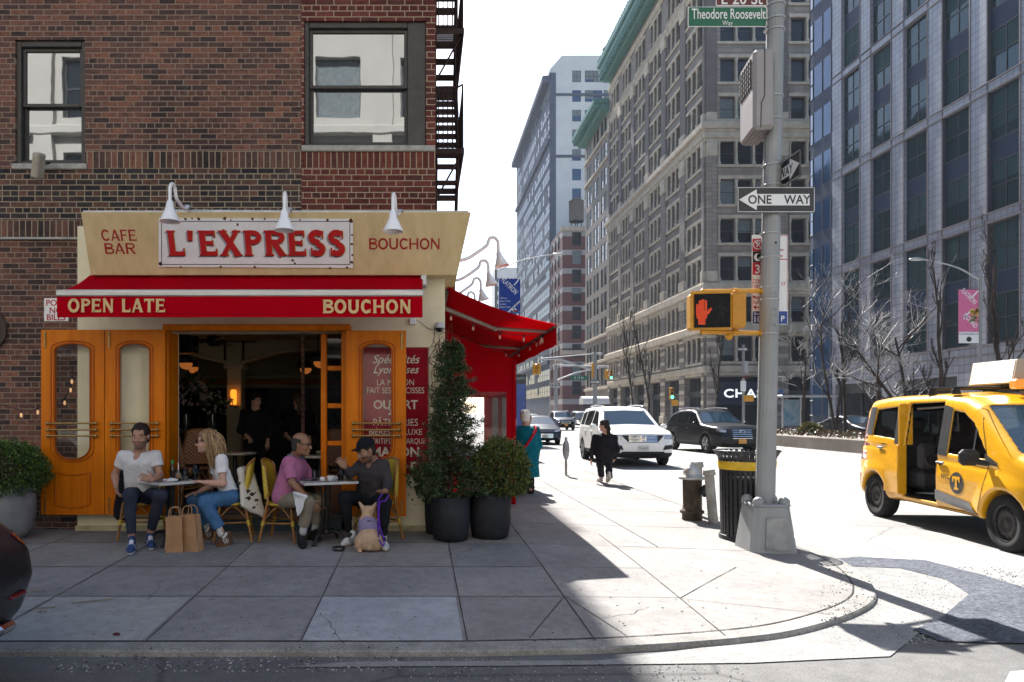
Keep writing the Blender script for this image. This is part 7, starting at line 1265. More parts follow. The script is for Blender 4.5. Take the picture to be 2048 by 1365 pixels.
mb = MB(); mb.box(.16, .20, -.80, .80, .42, 1.12); mb.build('partition', TIN, TX); mb = MB(); mb.tube([(.14, -.70, 1.15), (.14, -.70, 1.66), (-.6, -.72, 1.63)], .018, 6); mb.build('grab_rail', pmat('rail_grey', (.3, .3, .3), .4, .5), TX)
mb = MB(); mb.lathe([(.09, -.03), (.11, 0), (.09, .03), (.07, 0), (.09, -.03)], (-.45, -.62, .92), 16, axis=(1, 0, .3)); mb.box(-.62, -.5, -.75, -.5, .78, 1.15, c=.05); mb.build('seat_armrest', SEAT, TX)
for xx in (-.30, .22): mb = MB(); mb.tube([(xx, -.74, 1.90), (xx, .74, 1.90)], .018, 8); [mb.lathe([(.055, 0), (.045, .05), (.05, .07), (0, .075)], (xx, q, 1.815), 12) for q in (-.70, .70)]; mb.build('roof_bar', TRIM, TX)
mb = MB(); mb.prism([(-.40, -.18, 1.94), (-.40, .18, 1.94), (-.40, .125, 2.25), (-.40, -.125, 2.25)], (.86, 0, 0)); ad = mb.build('roof_advert', pmat('advert_case', (.36, .30, .23), .5, var=.1), TX, bevel=.01); nrm = Vector((0, -.37, .06)).normalized()
mb = MB(); mb.add([tuple(Vector(q)+nrm*.004) for q in ((-.375, -.176, 1.96), (.43, -.176, 1.96), (.43, -.129, 2.23), (-.375, -.129, 2.23))], [(0, 1, 2, 3)]); mb.build('advert_face', pmat('advert_white_glow', (.74, .75, .66), .4, var=.03, vs=1, emit=.22, ecol=(.9, .92, .8)), ad)  # faint white glow added to the face to lift it out of shade
mb = MB(); mb.box(-.43, .48, -.16, .16, 1.91, 1.938, c=.008); mb.build('advert_base', TRIM, TX)
mb = MB(); mb.box(.52, .66, -.27, .27, 1.87, 1.99, c=.02); rl_ = mb.build('roof_light', emit_mat('roof_light_amber', (.85, .30, .03), .25), TX); mb = MB(); mb.box(.655, .67, -.17, .17, 1.875, 1.985); mb.build('number_panel', SBK, rl_); mb = MB(); mb.text('8C37', (.671, 0, 1.895), (0, 1, 0), (0, 0, 1), .07, off=.02); mb.build('number_text', emit_mat('number_white', (1, .95, .85), .7), rl_)
mb = MB(); cT.loft(mb, [(-.55, .68), (.55, .68)], [(-.62, .9), (.62, .9)], 'end', 1, .008); mb.build('grille', TRIM, TX)
for sg in (1, -1): mb = MB(); q = [(sg*.55, .78), (sg*.88, .80)][::sg]; q2 = [(sg*.6, .95), (sg*.86, .98)][::sg]; cT.loft(mb, q, q2, 'end', 1, .008); mb.build('headlight', HLM, TX)
for sg in (1, -1): mb = MB(); q = [(sg*.74, .85), (sg*.90, .85)][::-sg]; q2 = [(sg*.70, 1.5), (sg*.82, 1.5)][::-sg]; cT.loft(mb, q, q2, 'end', -1, .008); mb.build('tail_light', TLM, TX)
mb = MB(); cT.loft(mb, [(-.85, .40), (.85, .40)], [(-.86, .62), (.86, .62)], 'end', -1, .03); mb.build('rear_bumper', TYP, TX)
cT.wheels(TX, RIMD, steel=True)
# ---------------------------------------------------------------- people, dog, terrace furniture
def skin(name, c): return pmat(name, c, .5, var=.1, vs=40, spec=.35, bump=.05, bs=200)
def cloth(name, c, var=.12, vs=9, b=.25): return pmat(name, c, .85, var=var, vs=vs, bump=b, bs=400, spec=.06)
V3 = lambda p: np.array(P(*p) if abs(p[0]) > 50 else p, float)        # a photo pixel and depth, or a world point
LIP, WHTE, IRIS, BROW = pmat('lip', (.30, .10, .08), .45), pmat('eye_white', (.34, .31, .29), .3), pmat('eye_dark', (.02, .015, .012), .2), pmat('eyebrow', (.05, .035, .025), .8)
def unit(v): v = np.array(v, float); return v/np.linalg.norm(v)
class Head:
    def __init__(s, c, fwd, up=(0, 0, 1), sc=1.0):
        s.c = np.array(c, float); s.f = unit(fwd); u = np.array(up, float); s.r = unit(np.cross(s.f, u)); s.u = np.cross(s.r, s.f); s.s = sc; s.A = np.array([s.r, s.f, s.u])
    def w(s, x, y, z): return s.c+(s.r*x+s.f*y+s.u*z)*s.s
    def loc(s, q): return ((q-s.c) @ s.A.T)/s.s
    def ell(s, S, c, r, k=.02, op='u'): S.ell(s.w(*c), np.array(r)*s.s, k, op, s.A)
    def cap(s, S, a, b, r1, r2=None, k=.012, op='u'): S.cap(s.w(*a), s.w(*b), r1*s.s, (r2 or r1)*s.s, k, op)
    def add(s, S, neck, nr=.056, jaw=1.0):
        s.ell(S, (0, -.014, .045), (.074, .093, .078)); s.ell(S, (0, .030, -.02), (.060, .066, .088), .03); s.ell(S, (0, .038, -.083), (.047*jaw, .05, .036), .025); s.ell(S, (0, .076, -.098), (.022*jaw, .018, .018), .02)
        s.cap(S, (0, .088, .008), (0, .112, -.030), .009, .0145, .012); [s.cap(S, (q*.008, .100, -.034), (q*.017, .092, -.036), .010, .008, .008) for q in (1, -1)]
        s.cap(S, (-.036, .080, .024), (.036, .080, .024), .013, .013, .016); [s.ell(S, (q*.042, .065, -.03), (.022, .022, .024), .02) for q in (1, -1)]
        [s.ell(S, (q*.031, .099, .002), (.017, .013, .010), .010, 's') for q in (1, -1)]; [s.ell(S, (q*.031, .083, .002), (.013, .012, .012), .004) for q in (1, -1)]
        s.cap(S, (-.017, .094, -.060), (.017, .094, -.060), .0075, .0075, .008); s.cap(S, (-.015, .093, -.070), (.015, .093, -.070), .0075, .0075, .007)
        [s.ell(S, (q*.075, -.004, -.008), (.010, .020, .032), .008) for q in (1, -1)]
        S.cap(s.w(0, -.022, -.05), neck, nr, nr*1.1, .03)
    def mats(s, q, beard=0):
        l = s.loc(q); x, y, z = np.abs(l[:, 0]), l[:, 1], l[:, 2]; r = np.zeros(len(q), int); fr = (y > .03) & (x < .09) & (np.abs(z) < .16)
        if beard: r[fr & (z < -.040) & (y > -.01) & ~((x < .02) & (np.abs(z+.065) < .012))] = 4; r[(y > -.02) & (z < -.055) & (z > -.14) & (x < .08)] = 4; r[fr & (np.abs(z+.047) < .006) & (x < .026) & (y > .08)] = 4
        r[fr & (np.abs(z+.0645) < .010) & (x < .021) & (y > .088)] = 1; e = fr & (np.abs(x-.031) < .0105) & (np.abs(z-.002) < .0036) & (y > .076); r[e] = 2; r[e & (np.abs(x-.031) < .005)] = 3; r[fr & (np.abs(x-.033) < .018) & (np.abs(z-.025-.002*np.sign(.03-x)) < .0048) & (y > .075)] = 5
        return r
def hand(S, wr, d, n_, th, curl=.5, s=1.0, spread=.16):
    wr = np.array(wr, float); d = unit(d); n_ = unit(np.array(n_, float)-d*(np.array(n_) @ d)); t = np.cross(n_, d); t = t*np.sign(t @ np.array(th)) if abs(t @ np.array(th)) > 1e-6 else t
    S.ell(wr+d*.045*s, np.array([.055, .042, .018])*s, .015, 'u', np.array([d, t, n_]))
    for off, L in ((.032, .068), (.011, .078), (-.011, .072), (-.032, .056)):
        b = wr+(d*.082+t*off)*s; e = unit(d+t*off*spread*30*.35); a = curl*.6; p = b
        for fr, r1 in ((.45, .0088), (.32, .0082), (.23, .0074)):
            e2 = e*math.cos(a)+n_*math.sin(a); q = p+e2*L*fr*s; S.cap(p, q, r1*s, r1*.94*s, .0035); p = q; a += curl
    b = wr+(d*.022+t*.030)*s; e = unit(d*.55+t*.8+n_*.25); q = b+e*.042*s; S.cap(b, q, .0115*s, .010*s, .008); S.cap(q, q+unit(d*.8+t*.4+n_*.3)*.032*s, .0098*s, .008*s, .004)
def shoe(name, parent, heel, toe, mats, s=1.0, sole=.024, high=.07):
    heel, toe = np.array(heel, float), np.array(toe, float); g = min(heel[2], toe[2]); d = toe-heel; S = SDF(np.minimum(heel, toe)-.09, np.maximum(heel, toe)+np.array([.09, .09, .17]), .006); up = np.array([0, 0, 1.0]); b = heel+d*.62
    S.cap(heel+up*.035, b+up*.038, .034*s, .043*s, .02); S.cap(b+up*.036, toe-unit(d)*.03+up*.032, .043*s, .032*s, .02); S.cap(heel+up*.05+d*.12, heel+up*(.05+high)+d*.10, .037*s, .036*s, .03); S.cap(heel+d*.25+up*.085, b+up*.062, .028*s, .022*s, .03)
    S.plane((0, 0, g+.0), (0, 0, -1), .006); fl = unit(np.cross(d, up))
    def mf(q):
        r = np.zeros(len(q), int); h = q[:, 2]-(heel[2]+(toe[2]-heel[2])*np.clip(((q-heel) @ d)/(d @ d), 0, 1)); u = ((q-heel) @ d)/(d @ d); r[h < sole] = 1
        st = (h > sole+.006) & (h < .085) & (u > .25) & (u < .66) & (np.abs((q-heel) @ fl) > .02); r[st & (np.sin((u+h*2.2)*50) > .35)] = 2; r[(h > .07) & (u > .25) & (u < .6) & (np.abs((q-heel) @ fl) < .022)] = 2; return r
    return S.build(name, mats, parent, mfn=mf)
def grow(pts, m): a = np.array(pts); return a.min(0)-m, a.max(0)+m
def person(label, J, look, mats, hairfn=None, beard=0, sleeve=.5, shirt_r=(.105, .112), neck_cut=.085, trouser=True, hsc=1.0, step=.0068, hands=(), group=None, cat='person', coat=None, girth=1.0, fold=.004, collar=None, nr=.056, cuff=.9, up=(0, 0, 1), skin_leg=True, seed=1):
    """J: joints in world space. Builds one continuous body, then clothing as children."""
    J = {k: V3(v) for k, v in J.items()}; hipc = (J['hipL']+J['hipR'])/2; base = np.array([hipc[0], hipc[1], 0]); base[2] = gz(base[0], base[1]) if base[1] < 8.9 or base[0] > .3 else .43
    t = thing('person', label, cat, base, group=group, world=True); lat = unit(J['shR']-J['shL']); chest = (J['shR']+J['shL'])/2; neck = J['neck']; sk, shm, trm = mats['skin'], mats['shirt'], mats['trousers']
    H = Head(J['head'], look, up, hsc); lo, hi = grow([*J.values(), H.w(0, 0, .14), H.w(0, 0, -.14)], .34 if coat else .19); S = SDF(lo, hi, step)
    H.add(S, neck, nr); S.cap(neck, (neck+chest)/2-np.array([0, 0, .03]), .06, .075, .03)
    mid = lerp(chest, hipc, .5); S.cap(J['shL'], J['shR'], .05, .05, .04); S.cap(chest-np.array([0, 0, .05]), hipc, .085*girth, .075*girth, .05)
    for sd in 'LR':
        S.cap(J['sh'+sd], J['el'+sd], .048, .037, .02); S.cap(J['el'+sd], lerp(J['el'+sd], J['wr'+sd], .35), .039, .038, .02); S.cap(lerp(J['el'+sd], J['wr'+sd], .3), J['wr'+sd], .038, .025, .02); S.cap(J['hip'+sd], J['kn'+sd], .07, .05, .03); S.cap(J['kn'+sd], J['an'+sd], .05, .036, .02)
        hd = unit(J['hd'+sd]-J['wr'+sd]); nn, th, cu = hands[0 if sd == 'L' else 1] if hands else ((0, 0, -1), (0, -1, 0), .4); hand(S, J['wr'+sd], hd, nn, th, cu)
    S.build('body', [sk, LIP, WHTE, IRIS, mats.get('beard', BROW), mats.get('brow', BROW)], t, mfn=lambda q: H.mats(q, beard))
    # shirt, jumper or coat
    S = SDF(lo, hi, step); r1, r2 = shirt_r; fw_ = unit(np.cross(lat, np.array([0, 0, 1.0])))
    S.cap(J['shL'], J['shR'], .062, .062, .05)
    for q in (1, -1): S.cap(chest+lat*.07*q-np.array([0, 0, .07]), hipc+lat*.075*q+np.array([0, 0, .03]), r1*girth, r2*girth, .06)
    S.cap(chest, neck-np.array([0, 0, .02]), .07, .062, .04)
    for sd in 'LR':
        sh, el, wr = J['sh'+sd], J['el'+sd], J['wr'+sd]
        if sleeve <= 1: S.cap(sh, lerp(sh, el, sleeve), .065, .064, .03, flat=1)
        else: S.cap(sh, el, .064, .052, .03); S.cap(el, lerp(el, wr, sleeve-1), .052, .040, .025, flat=1)
    if coat: 
        for a, b, ra, rb in coat: S.cap(V3(a), V3(b), ra, rb, .08, flat=1)
    S.noise(fold, 26, seed, (1, 1, 1.6)); S.noise(fold*.5, 70, seed+3)
    if neck_cut: S.ell(neck+fw_*-.0+np.array([0, 0, .045])+H.f*.01, (neck_cut, neck_cut, .072), .012, 's')
    S.build('shirt' if not coat else 'coat', shm, t, mfn=mats.get('shirt_fn'))
    if collar:
        S2 = SDF(neck-.14, neck+.14, .006); a = neck+np.array([0, 0, .0])
        for k in range(16): q0, q1 = [a+(lat*math.cos(R(x))+fw_*math.sin(R(x))*.95)*.078+np.array([0, 0, .015-.028*max(0, math.sin(R(x)) if (H.f @ fw_) > 0 else -math.sin(R(x)))]) for x in (k*22.5, k*22.5+22.5)]; S2.cap(q0, q1, .016, .016, .01)
        S2.build('collar', collar, t)
    if trouser:
        S = SDF(lo, hi, step); S.cap(J['hipL'], J['hipR'], .112*girth, .112*girth, .05); S.cap(hipc, hipc+np.array([0, 0, .10])*unit(chest-hipc)[2], .105*girth, .10*girth, .05)
        for sd in 'LR': S.cap(J['hip'+sd], J['kn'+sd], .093*girth, .073, .04); S.cap(J['kn'+sd], lerp(J['kn'+sd], J['an'+sd], cuff), .072, mats.get('cuff_r', .056), .035, flat=1)
        S.noise(fold*1.1, 24, seed+7, (1, 1, .6)); S.noise(fold*.5, 60, seed+9); S.build('trousers', trm, t)
    for sd in 'LR':
        if mats.get('sock'): sq = SDF(*grow([lerp(J['kn'+sd], J['an'+sd], .78), J['an'+sd]], .09), .006); sq.cap(lerp(J['kn'+sd], J['an'+sd], .80), J['an'+sd]-np.array([0, 0, .02]), .042, .04, .01); sq.build('sock', mats['sock'], t)
        if 'toe'+sd in J: shoe('shoe', t, J['heel'+sd], J['toe'+sd], mats['shoe'], s=mats.get('shoe_s', 1.05))
    if hairfn: hairfn(H, t, mats)
    return t, H, J
def hair_cap(thick=.012, front=.055, side=-.0, back=-.10, step=.006, noise_=.004, sideb=.02, top=.0):
    def fn(H, t, mats):
        S = SDF(*grow([H.w(*q) for q in ((-.1, -.13, -.12), (.1, .12, .16), (.1, -.13, .16), (-.1, .12, -.12))], .05), step)
        H.ell(S, (0, -.016, .047+top), (.075+thick, .094+thick, .079+thick)); H.ell(S, (0, -.05, -.03), (.066+thick*.7, .05+thick, .06), .03)
        x, y, z = np.meshgrid(*S.ax, indexing='ij', sparse=True); A = H.A; q = [(A[i][0]*(x-H.c[0])+A[i][1]*(y-H.c[1])+A[i][2]*(z-H.c[2]))/H.s for i in range(3)]
        face = np.minimum(q[1]-.055+.0*q[2], front+.0-q[2]) ; sidec = np.minimum(q[1]+.022, sideb-q[2]); low = back-q[2]
        S.D = smax(S.D, (face*H.s).astype(np.float32), .01); S.D = smax(S.D, (sidec*H.s).astype(np.float32), .01); S.D = smax(S.D, (low*H.s).astype(np.float32), .01); S.noise(noise_, 90, 4); S.build('hair', mats['hair'], t)
    return fn
def strands(mb, root, path, n_, spread, r, m=0, wav=.012, seed=0):
    g = np.random.default_rng(seed)
    for k in range(n_):
        o = g.normal(size=3)*spread; ph = g.uniform(0, 6); pts = [np.array(p)+o*(.5+.7*i/len(path))+wav*np.array([math.sin(ph+i*1.7), math.cos(ph+i*1.4), 0]) for i, p in enumerate(path)]; c = catmull(pts, 3); mb.tube([Vector(p) for p in c], [r*(1-.6*i/len(c)) for i in range(len(c))], 5, int(g.integers(0, 3)) if m < 0 else m)
GZ = lambda p: np.array([p[0], p[1], gz(p[0], p[1])])
def foot(px, py, Y): q = P(px, py, Y); return (q.x, q.y, gz(q.x, q.y))
SK1, SK2, SK3, SK4 = skin('skin_tan', (.36, .19, .13)), skin('skin_fair', (.50, .29, .22)), skin('skin_brown', (.25, .125, .075)), skin('skin_olive', (.27, .145, .095))
# --- man in the white tee, facing the street
HD_ = pmat('dark_hair', (.025, .018, .014), .6, var=.4, vs=90, stretch=(1, 1, .3)); BRD_ = pmat('grey_stubble', (.20, .115, .085), .8, var=.4, vs=150)
J1 = dict(head=(281, 873, 7.93), neck=(279, 903, 8.03), shL=(311, 913, 8.03), shR=(247, 913, 8.05), elL=(320, 951, 8.0), elR=(230, 951, 8.08), wrL=(306, 960, 7.82), wrR=(232, 975, 7.95), hdL=(290, 956, 7.76), hdR=(236, 990, 7.9), hipL=(299, 990, 8.15), hipR=(268, 990, 8.15), knL=(320, 992, 7.76), knR=(260, 990, 7.68), anL=(301, 1064, 7.86), anR=(263, 1074, 7.66), heelL=foot(300, 0, 7.88), toeL=foot(303, 0, 7.62), heelR=foot(264, 0, 7.66), toeR=foot(260, 0, 7.40))
BLUS = [pmat('blue_trainer', (.03, .055, .14), .6, var=.2), pmat('white_sole', (.66, .66, .66), .5), pmat('white_lace', (.62, .62, .63), .6)]
person('man in a white tee shirt and dark joggers seated facing the street', J1, (.05, -1, -.10), dict(skin=SK1, shirt=cloth('white_tee', (.55, .54, .56), .06), trousers=cloth('navy_jogger', (.032, .036, .055)), hair=HD_, beard=BRD_, shoe=BLUS, cuff_r=.046), hair_cap(.011, .072, sideb=-.0), 1, .52, hands=[((0, .8, -.2), (0, 0, 1), .35), ((1, 0, 0), (0, -1, 0), .5)], neck_cut=.098, hsc=1.1, cuff=.93, girth=1.0, seed=3)
# --- blonde woman in sunglasses, in profile
J2 = dict(head=(414, 884, 8.06), neck=(437, 910, 8.14), shL=(443, 921, 7.99), shR=(433, 921, 8.30), elL=(446, 968, 7.95), elR=(430, 968, 8.36), wrL=(408, 965, 7.98), wrR=(396, 985, 8.25), hdL=(385, 961, 8.0), hdR=(380, 988, 8.2), hipL=(462, 995, 8.1), hipR=(458, 995, 8.28), knL=(410, 1005, 7.96), knR=(386, 1000, 8.22), anL=(442, 1064, 7.94), anR=(415, 1053, 8.3), heelL=foot(459, 0, 7.92), toeL=foot(433, 0, 7.78), heelR=foot(424, 0, 8.25), toeR=foot(400, 0, 8.14))
BRNS = [pmat('brown_suede', (.10, .052, .032), .85, var=.2), pmat('gum_sole', (.26, .13, .06), .6), pmat('cream_stripe', (.60, .57, .52), .6)]
HBL = [pmat('blonde_hair', (.36, .22, .10), .45, var=.3, vs=60, stretch=(1, 1, .2)), pmat('dark_blonde_hair', (.19, .11, .055), .45, var=.3, vs=60), pmat('light_blonde_hair', (.52, .36, .19), .45, var=.25, vs=60)]
def hair_w(H, t, mats):
    hair_cap(.016, .062, back=-.07, sideb=.0, noise_=.005, top=.004)(H, t, dict(hair=HBL[1])); mb = MB()
    for k, (x, y) in enumerate([(q*.07, yy) for yy in (-.10, -.07, -.03, .01) for q in (1, -1, .8, -.8)]+[(.03, -.11), (-.03, -.11), (0, -.12)]):
        a = H.w(x*.5, y*.5-.01, .118); b = H.w(x*1.12, y*1.05-.008, .05); c = H.w(x*1.25, y*1.15-.03, -.05); d = H.w(x*1.2, y*1.1-.05, -.15); e = H.w(x*1.1, y-.065, -.28+.03*(k % 3)); strands(mb, None, [a, b, c, d, e], 26, .013, .0042, -1, .010, k)
    mb.build('long_hair', HBL, t); g = MB()
    for q in (1, -1):
        c = H.w(q*.032, .102, .004); g.sph(tuple(c), .001, 4); M_ = Matrix.Translation(Vector(c)) @ Matrix([[*np.array([H.r[i], H.f[i], H.u[i]])] for i in range(3)]).to_4x4(); g.box(-.029, .029, -.006, .004, -.022, .017, M=M_, c=.005); g.tube([Vector(H.w(q*.06, .095, .012)), Vector(H.w(q*.085, .0, .01))], .004, 5)
    g.build('sunglasses', pmat('sunglass_black', (.012, .011, .012), .15), t)
person('blonde woman in sunglasses, white tee shirt and blue jeans seated in profile', J2, (-1, -.10, -.02), dict(skin=SK2, shirt=cloth('bright_tee', (.68, .68, .70), .05), trousers=cloth('blue_denim', (.055, .13, .26), .25, 14), shoe=BRNS, sock=cloth('white_sock', (.6, .6, .6)), cuff_r=.068), hair_w, 0, .55, (.088, .092), .075, hands=[((0, 0, -1), (0, 1, 0), .15), ((0, 0, -1), (0, -1, 0), .3)], hsc=1.02, cuff=.88, girth=.95, seed=11, nr=.048)
# --- older man in the pink polo
def hair_bald(H, t, mats):
    S = SDF(*grow([H.w(*q) for q in ((-.1, -.13, -.12), (.1, .12, .16), (.1, -.13, .16), (-.1, .12, -.12))], .05), .006); H.ell(S, (0, -.016, .045), (.081, .101, .084)); H.ell(S, (0, -.05, -.03), (.071, .06, .06), .03); x, y, z = np.meshgrid(*S.ax, indexing='ij', sparse=True); A = H.A; q = [(A[i][0]*(x-H.c[0])+A[i][1]*(y-H.c[1])+A[i][2]*(z-H.c[2]))/H.s for i in range(3)]
    for e in (q[2]-.062, np.minimum(q[1]-.02, .2-np.abs(q[2])), np.minimum(q[1]+.025, .0-q[2]), -.09-q[2]): S.D = smax(S.D, (e*H.s).astype(np.float32), .01)
    S.noise(.003, 90, 4); S.build('hair', mats['hair'], t); g = MB()
    for k in (1, -1): p = [Vector(H.w(k*(.032+.026*math.cos(R(a))), .101-.004*abs(math.cos(R(a))), .002+.017*math.sin(R(a)))) for a in range(0, 361, 30)]; g.tube(p, .0035, 5, caps=False); g.tube([Vector(H.w(k*.060, .095, .008)), Vector(H.w(k*.083, .0, .012))], .0035, 5)
    g.tube([Vector(H.w(-.01, .104, .006)), Vector(H.w(.01, .104, .006))], .003, 5); g.build('glasses', pmat('spectacle_black', (.012, .011, .01), .25), t)
J3 = dict(head=(603, 889, 8.02), neck=(591, 914, 8.12), shR=(578, 925, 7.98), shL=(598, 925, 8.28), elR=(584, 965, 7.90), elL=(632, 968, 8.30), wrR=(622, 1003, 7.84), wrL=(643, 998, 8.1), hdR=(634, 1020, 7.84), hdL=(646, 1015, 8.05), hipR=(571, 998, 8.05), hipL=(575, 998, 8.24), knR=(616, 1006, 7.82), knL=(640, 1000, 8.10), anR=(606, 1061, 7.84), anL=(630, 1055, 8.15), heelR=foot(602, 0, 7.9), toeR=foot(607, 0, 7.66), heelL=foot(620, 0, 8.2), toeL=foot(640, 0, 8.06))
BLKS = [pmat('black_shoe', (.014, .014, .016), .6, var=.3), pmat('black_sole', (.02, .02, .02), .7), pmat('black_lace', (.03, .03, .032), .7)]
t, H, J = person('balding man in glasses and a pink polo shirt seated at the right table', J3, (1, -.22, -.10), dict(skin=SK3, shirt=cloth('pink_polo', (.36, .13, .24), .1), trousers=cloth('khaki_chino', (.20, .17, .13)), hair=pmat('thin_grey_hair', (.04, .035, .033), .7, var=.5, vs=80), shoe=BLKS, sock=cloth('pale_sock', (.42, .42, .45)), cuff_r=.06), hair_bald, 0, .85, (.125, .13), .065, hands=[((0, -1, 0), (1, 0, 0), .4), ((0, 1, -.3), (1, 0, 0), .4)], girth=1.04, collar=cloth('grey_collar', (.12, .135, .17)), seed=21, hsc=1.03, cuff=.86)
S = SDF(*grow([V3((589, 985, 7.75)), V3((600, 1045, 7.70)), V3((620, 995, 7.78))], .08), .006); S.cap(V3((592, 988, 7.80)), V3((612, 994, 7.74)), .022, .02, .03); 
for f_ in np.linspace(0, 1, 7): S.cap(lerp(V3((588, 985, 7.84)), V3((611, 992, 7.735)), f_), lerp(V3((596, 1032, 7.735)), V3((604, 1020, 7.725)), f_), .012, .006, .015)
S.noise(.003, 50, 5); o = S.build('napkin', cloth('linen_napkin', (.60, .60, .61), .04)); tag(o, 'white cloth napkin hanging over the lap of the man in pink', 'napkin')
# --- young man in a dark cap with the dog
def hair_cap4(H, t, mats):
    hair_cap(.006, .05, back=-.085, sideb=.0, noise_=.002)(H, t, mats)
    S = SDF(*grow([H.w(*q) for q in ((-.11, -.14, 0), (.11, .22, .16))], .06), .006); H.ell(S, (0, -.014, .052), (.084, .104, .088)); x, y, z = np.meshgrid(*S.ax, indexing='ij', sparse=True); A = H.A; q = [(A[i][0]*(x-H.c[0])+A[i][1]*(y-H.c[1])+A[i][2]*(z-H.c[2]))/H.s for i in range(3)]; S.D = smax(S.D, ((.040-.12*q[1]*0-q[2])*H.s).astype(np.float32), .006)
    H.ell(S, (0, .115, .047), (.066, .070, .009), .012); H.ell(S, (0, -.012, .142), (.009, .009, .006), .006); S.build('cap', cloth('navy_cap', (.013, .014, .02), .15), t)
J4 = dict(head=(732, 901, 7.94), neck=(745, 921, 8.06), shL=(767, 931, 8.0), shR=(722, 931, 8.14), elL=(776, 966, 7.95), elR=(700, 949, 8.02), wrL=(771, 982, 7.72), wrR=(690, 934, 7.94), hdL=(765, 988, 7.62), hdR=(681, 924, 7.93), hipL=(758, 998, 8.13), hipR=(727, 998, 8.2), knL=(769, 1006, 7.72), knR=(690, 996, 7.93), anL=(768, 1062, 7.75), anR=(697, 1054, 7.97), heelL=foot(766, 0, 7.8), toeL=foot(772, 0, 7.54), heelR=foot(708, 0, 7.95), toeR=foot(684, 0, 7.78))
WHS = [pmat('white_leather_shoe', (.50, .50, .49), .5), pmat('tan_sole', (.34, .27, .19), .6), pmat('shoe_black_stripe', (.03, .03, .03), .6)]
person('young man in a dark cap and charcoal jumper holding a purple leash', J4, (-.80, -.62, -.38), dict(skin=SK4, shirt=cloth('charcoal_jumper', (.050, .045, .050), .15), trousers=cloth('black_trouser', (.014, .016, .020)), hair=HD_, beard=pmat('dark_stubble', (.14, .072, .047), .8, var=.3, vs=120), shoe=WHS, sock=cloth('black_sock', (.015, .015, .017)), cuff_r=.052), hair_cap4, 1, 1.95, (.105, .108), .07, hands=[((0, .2, 1), (-1, 0, 0), .7), ((-.3, .6, 0), (0, 0, 1), .8)], hsc=1.06, cuff=.80, seed=31)
# --- people on the avenue pavement
g = PG(1205, 966); k = 93.0; o = lambda dx, dz, dy=0: (g.x+dx/k, g.y+dy, g.z+dz/k)      # dx, dz in photo pixels from the feet
J5 = dict(head=o(3, 116), neck=o(6, 98), shL=o(-14, 92, .05), shR=o(24, 92, .0), elL=o(-21, 66, .02), elR=o(29, 66, -.05), wrL=o(-22, 46, .04), wrR=o(27, 48, .10), hdL=o(-22, 38, .06), hdR=o(26, 42, .2), hipL=o(-5, 62), hipR=o(13, 62), knL=o(-2, 34, .12), knR=o(12, 36, -.02), anL=o(2, 9, .14), anR=o(6, 12, -.34), heelL=(g.x+.0, g.y+.10, g.z), toeL=(g.x-.02, g.y+.34, g.z+.0), heelR=(g.x+.05, g.y-.40, g.z+.13), toeR=(g.x+.045, g.y-.22, g.z+.01))
PUF = cloth('black_puffer', (.014, .013, .017), .2, 6)
def hair_long_dark(H, t, mats): hair_cap(.016, .06, back=-.09, sideb=.0)(H, t, mats); mb = MB(); [strands(mb, None, [H.w(x, -.07, .06), H.w(x*1.1, -.10, -.03), H.w(x, -.105, -.15), H.w(x*.6, -.10, -.26)], 10, .012, .01, 0, .01, i) for i, x in enumerate((-.05, -.02, .02, .05))]; mb.build('ponytail', mats['hair'], t)
person('woman in a black puffer coat walking away along the sunny pavement', J5, (-.85, .5, -.12), dict(skin=SK2, shirt=PUF, trousers=cloth('dark_trouser', (.022, .022, .03)), hair=HD_, shoe=[pmat('pale_shoe', (.45, .42, .38), .6), pmat('pale_sole', (.55, .5, .42), .6), pmat('pale_lace', (.5, .48, .45), .6)], cuff_r=.072), hair_long_dark, 0, 1.95, (.14, .16), 0, coat=[(o(4, 80), o(4, 42), .17, .165)], hsc=.98, step=.009, hands=[((1, 0, 0), (0, 1, 0), .5), ((-1, 0, 0), (0, 1, 0), .5)], fold=.007, seed=41, cuff=.93)
g = PG(1052, 988); k = F/g.y; o = lambda dx, dz, dy=0: (g.x+dx/k, g.y+dy, g.z+dz/k)
J6 = dict(head=o(-2, 152), neck=o(0, 134), shL=o(-21, 127), shR=o(21, 127), elL=o(-25, 97), elR=o(26, 97), wrL=o(-22, 75, .12), wrR=o(24, 75, .15), hdL=o(-21, 68, .2), hdR=o(22, 68, .23), hipL=o(-9, 85), hipR=o(9, 85), knL=o(-8, 45), knR=o(9, 45), anL=o(-8, 8), anR=o(10, 8), heelL=o(-8, 0), toeL=o(-9, 0, .24), heelR=o(10, 0), toeR=o(11, 0, .24))
def hair_white(H, t, mats):
    hair_cap(.016, .05, back=-.08, sideb=.0, noise_=.006)(H, t, mats); mb = MB(); [strands(mb, None, [H.w(0, -.04, .10), H.w(x*.6, -.05+y*.5, .128), H.w(x, -.05+y, .120)], 5, .012, .009, 0, .01, i) for i, (x, y) in enumerate([(.06*math.cos(a), .06*math.sin(a)) for a in np.linspace(0, 6, 10)])]; mb.build('hair_tuft', mats['hair'], t)
t, H, J = person('white haired woman in a long teal coat seen from behind', J6, (.05, 1, -.02), dict(skin=SK2, shirt=cloth('teal_coat', (.006, .11, .15), .15), trousers=cloth('dark_trouser', (.022, .022, .03)), hair=pmat('white_hair', (.62, .60, .56), .7, var=.2, vs=90), shoe=BLKS), hair_white, 0, 1.95, (.14, .16), 0, coat=[(o(0, 110), o(2, 34), .20, .23)], step=.009, fold=.007, seed=51, hands=[((1, 0, 0), (0, 1, 0), .5), ((-1, 0, 0), (0, 1, 0), .5)])
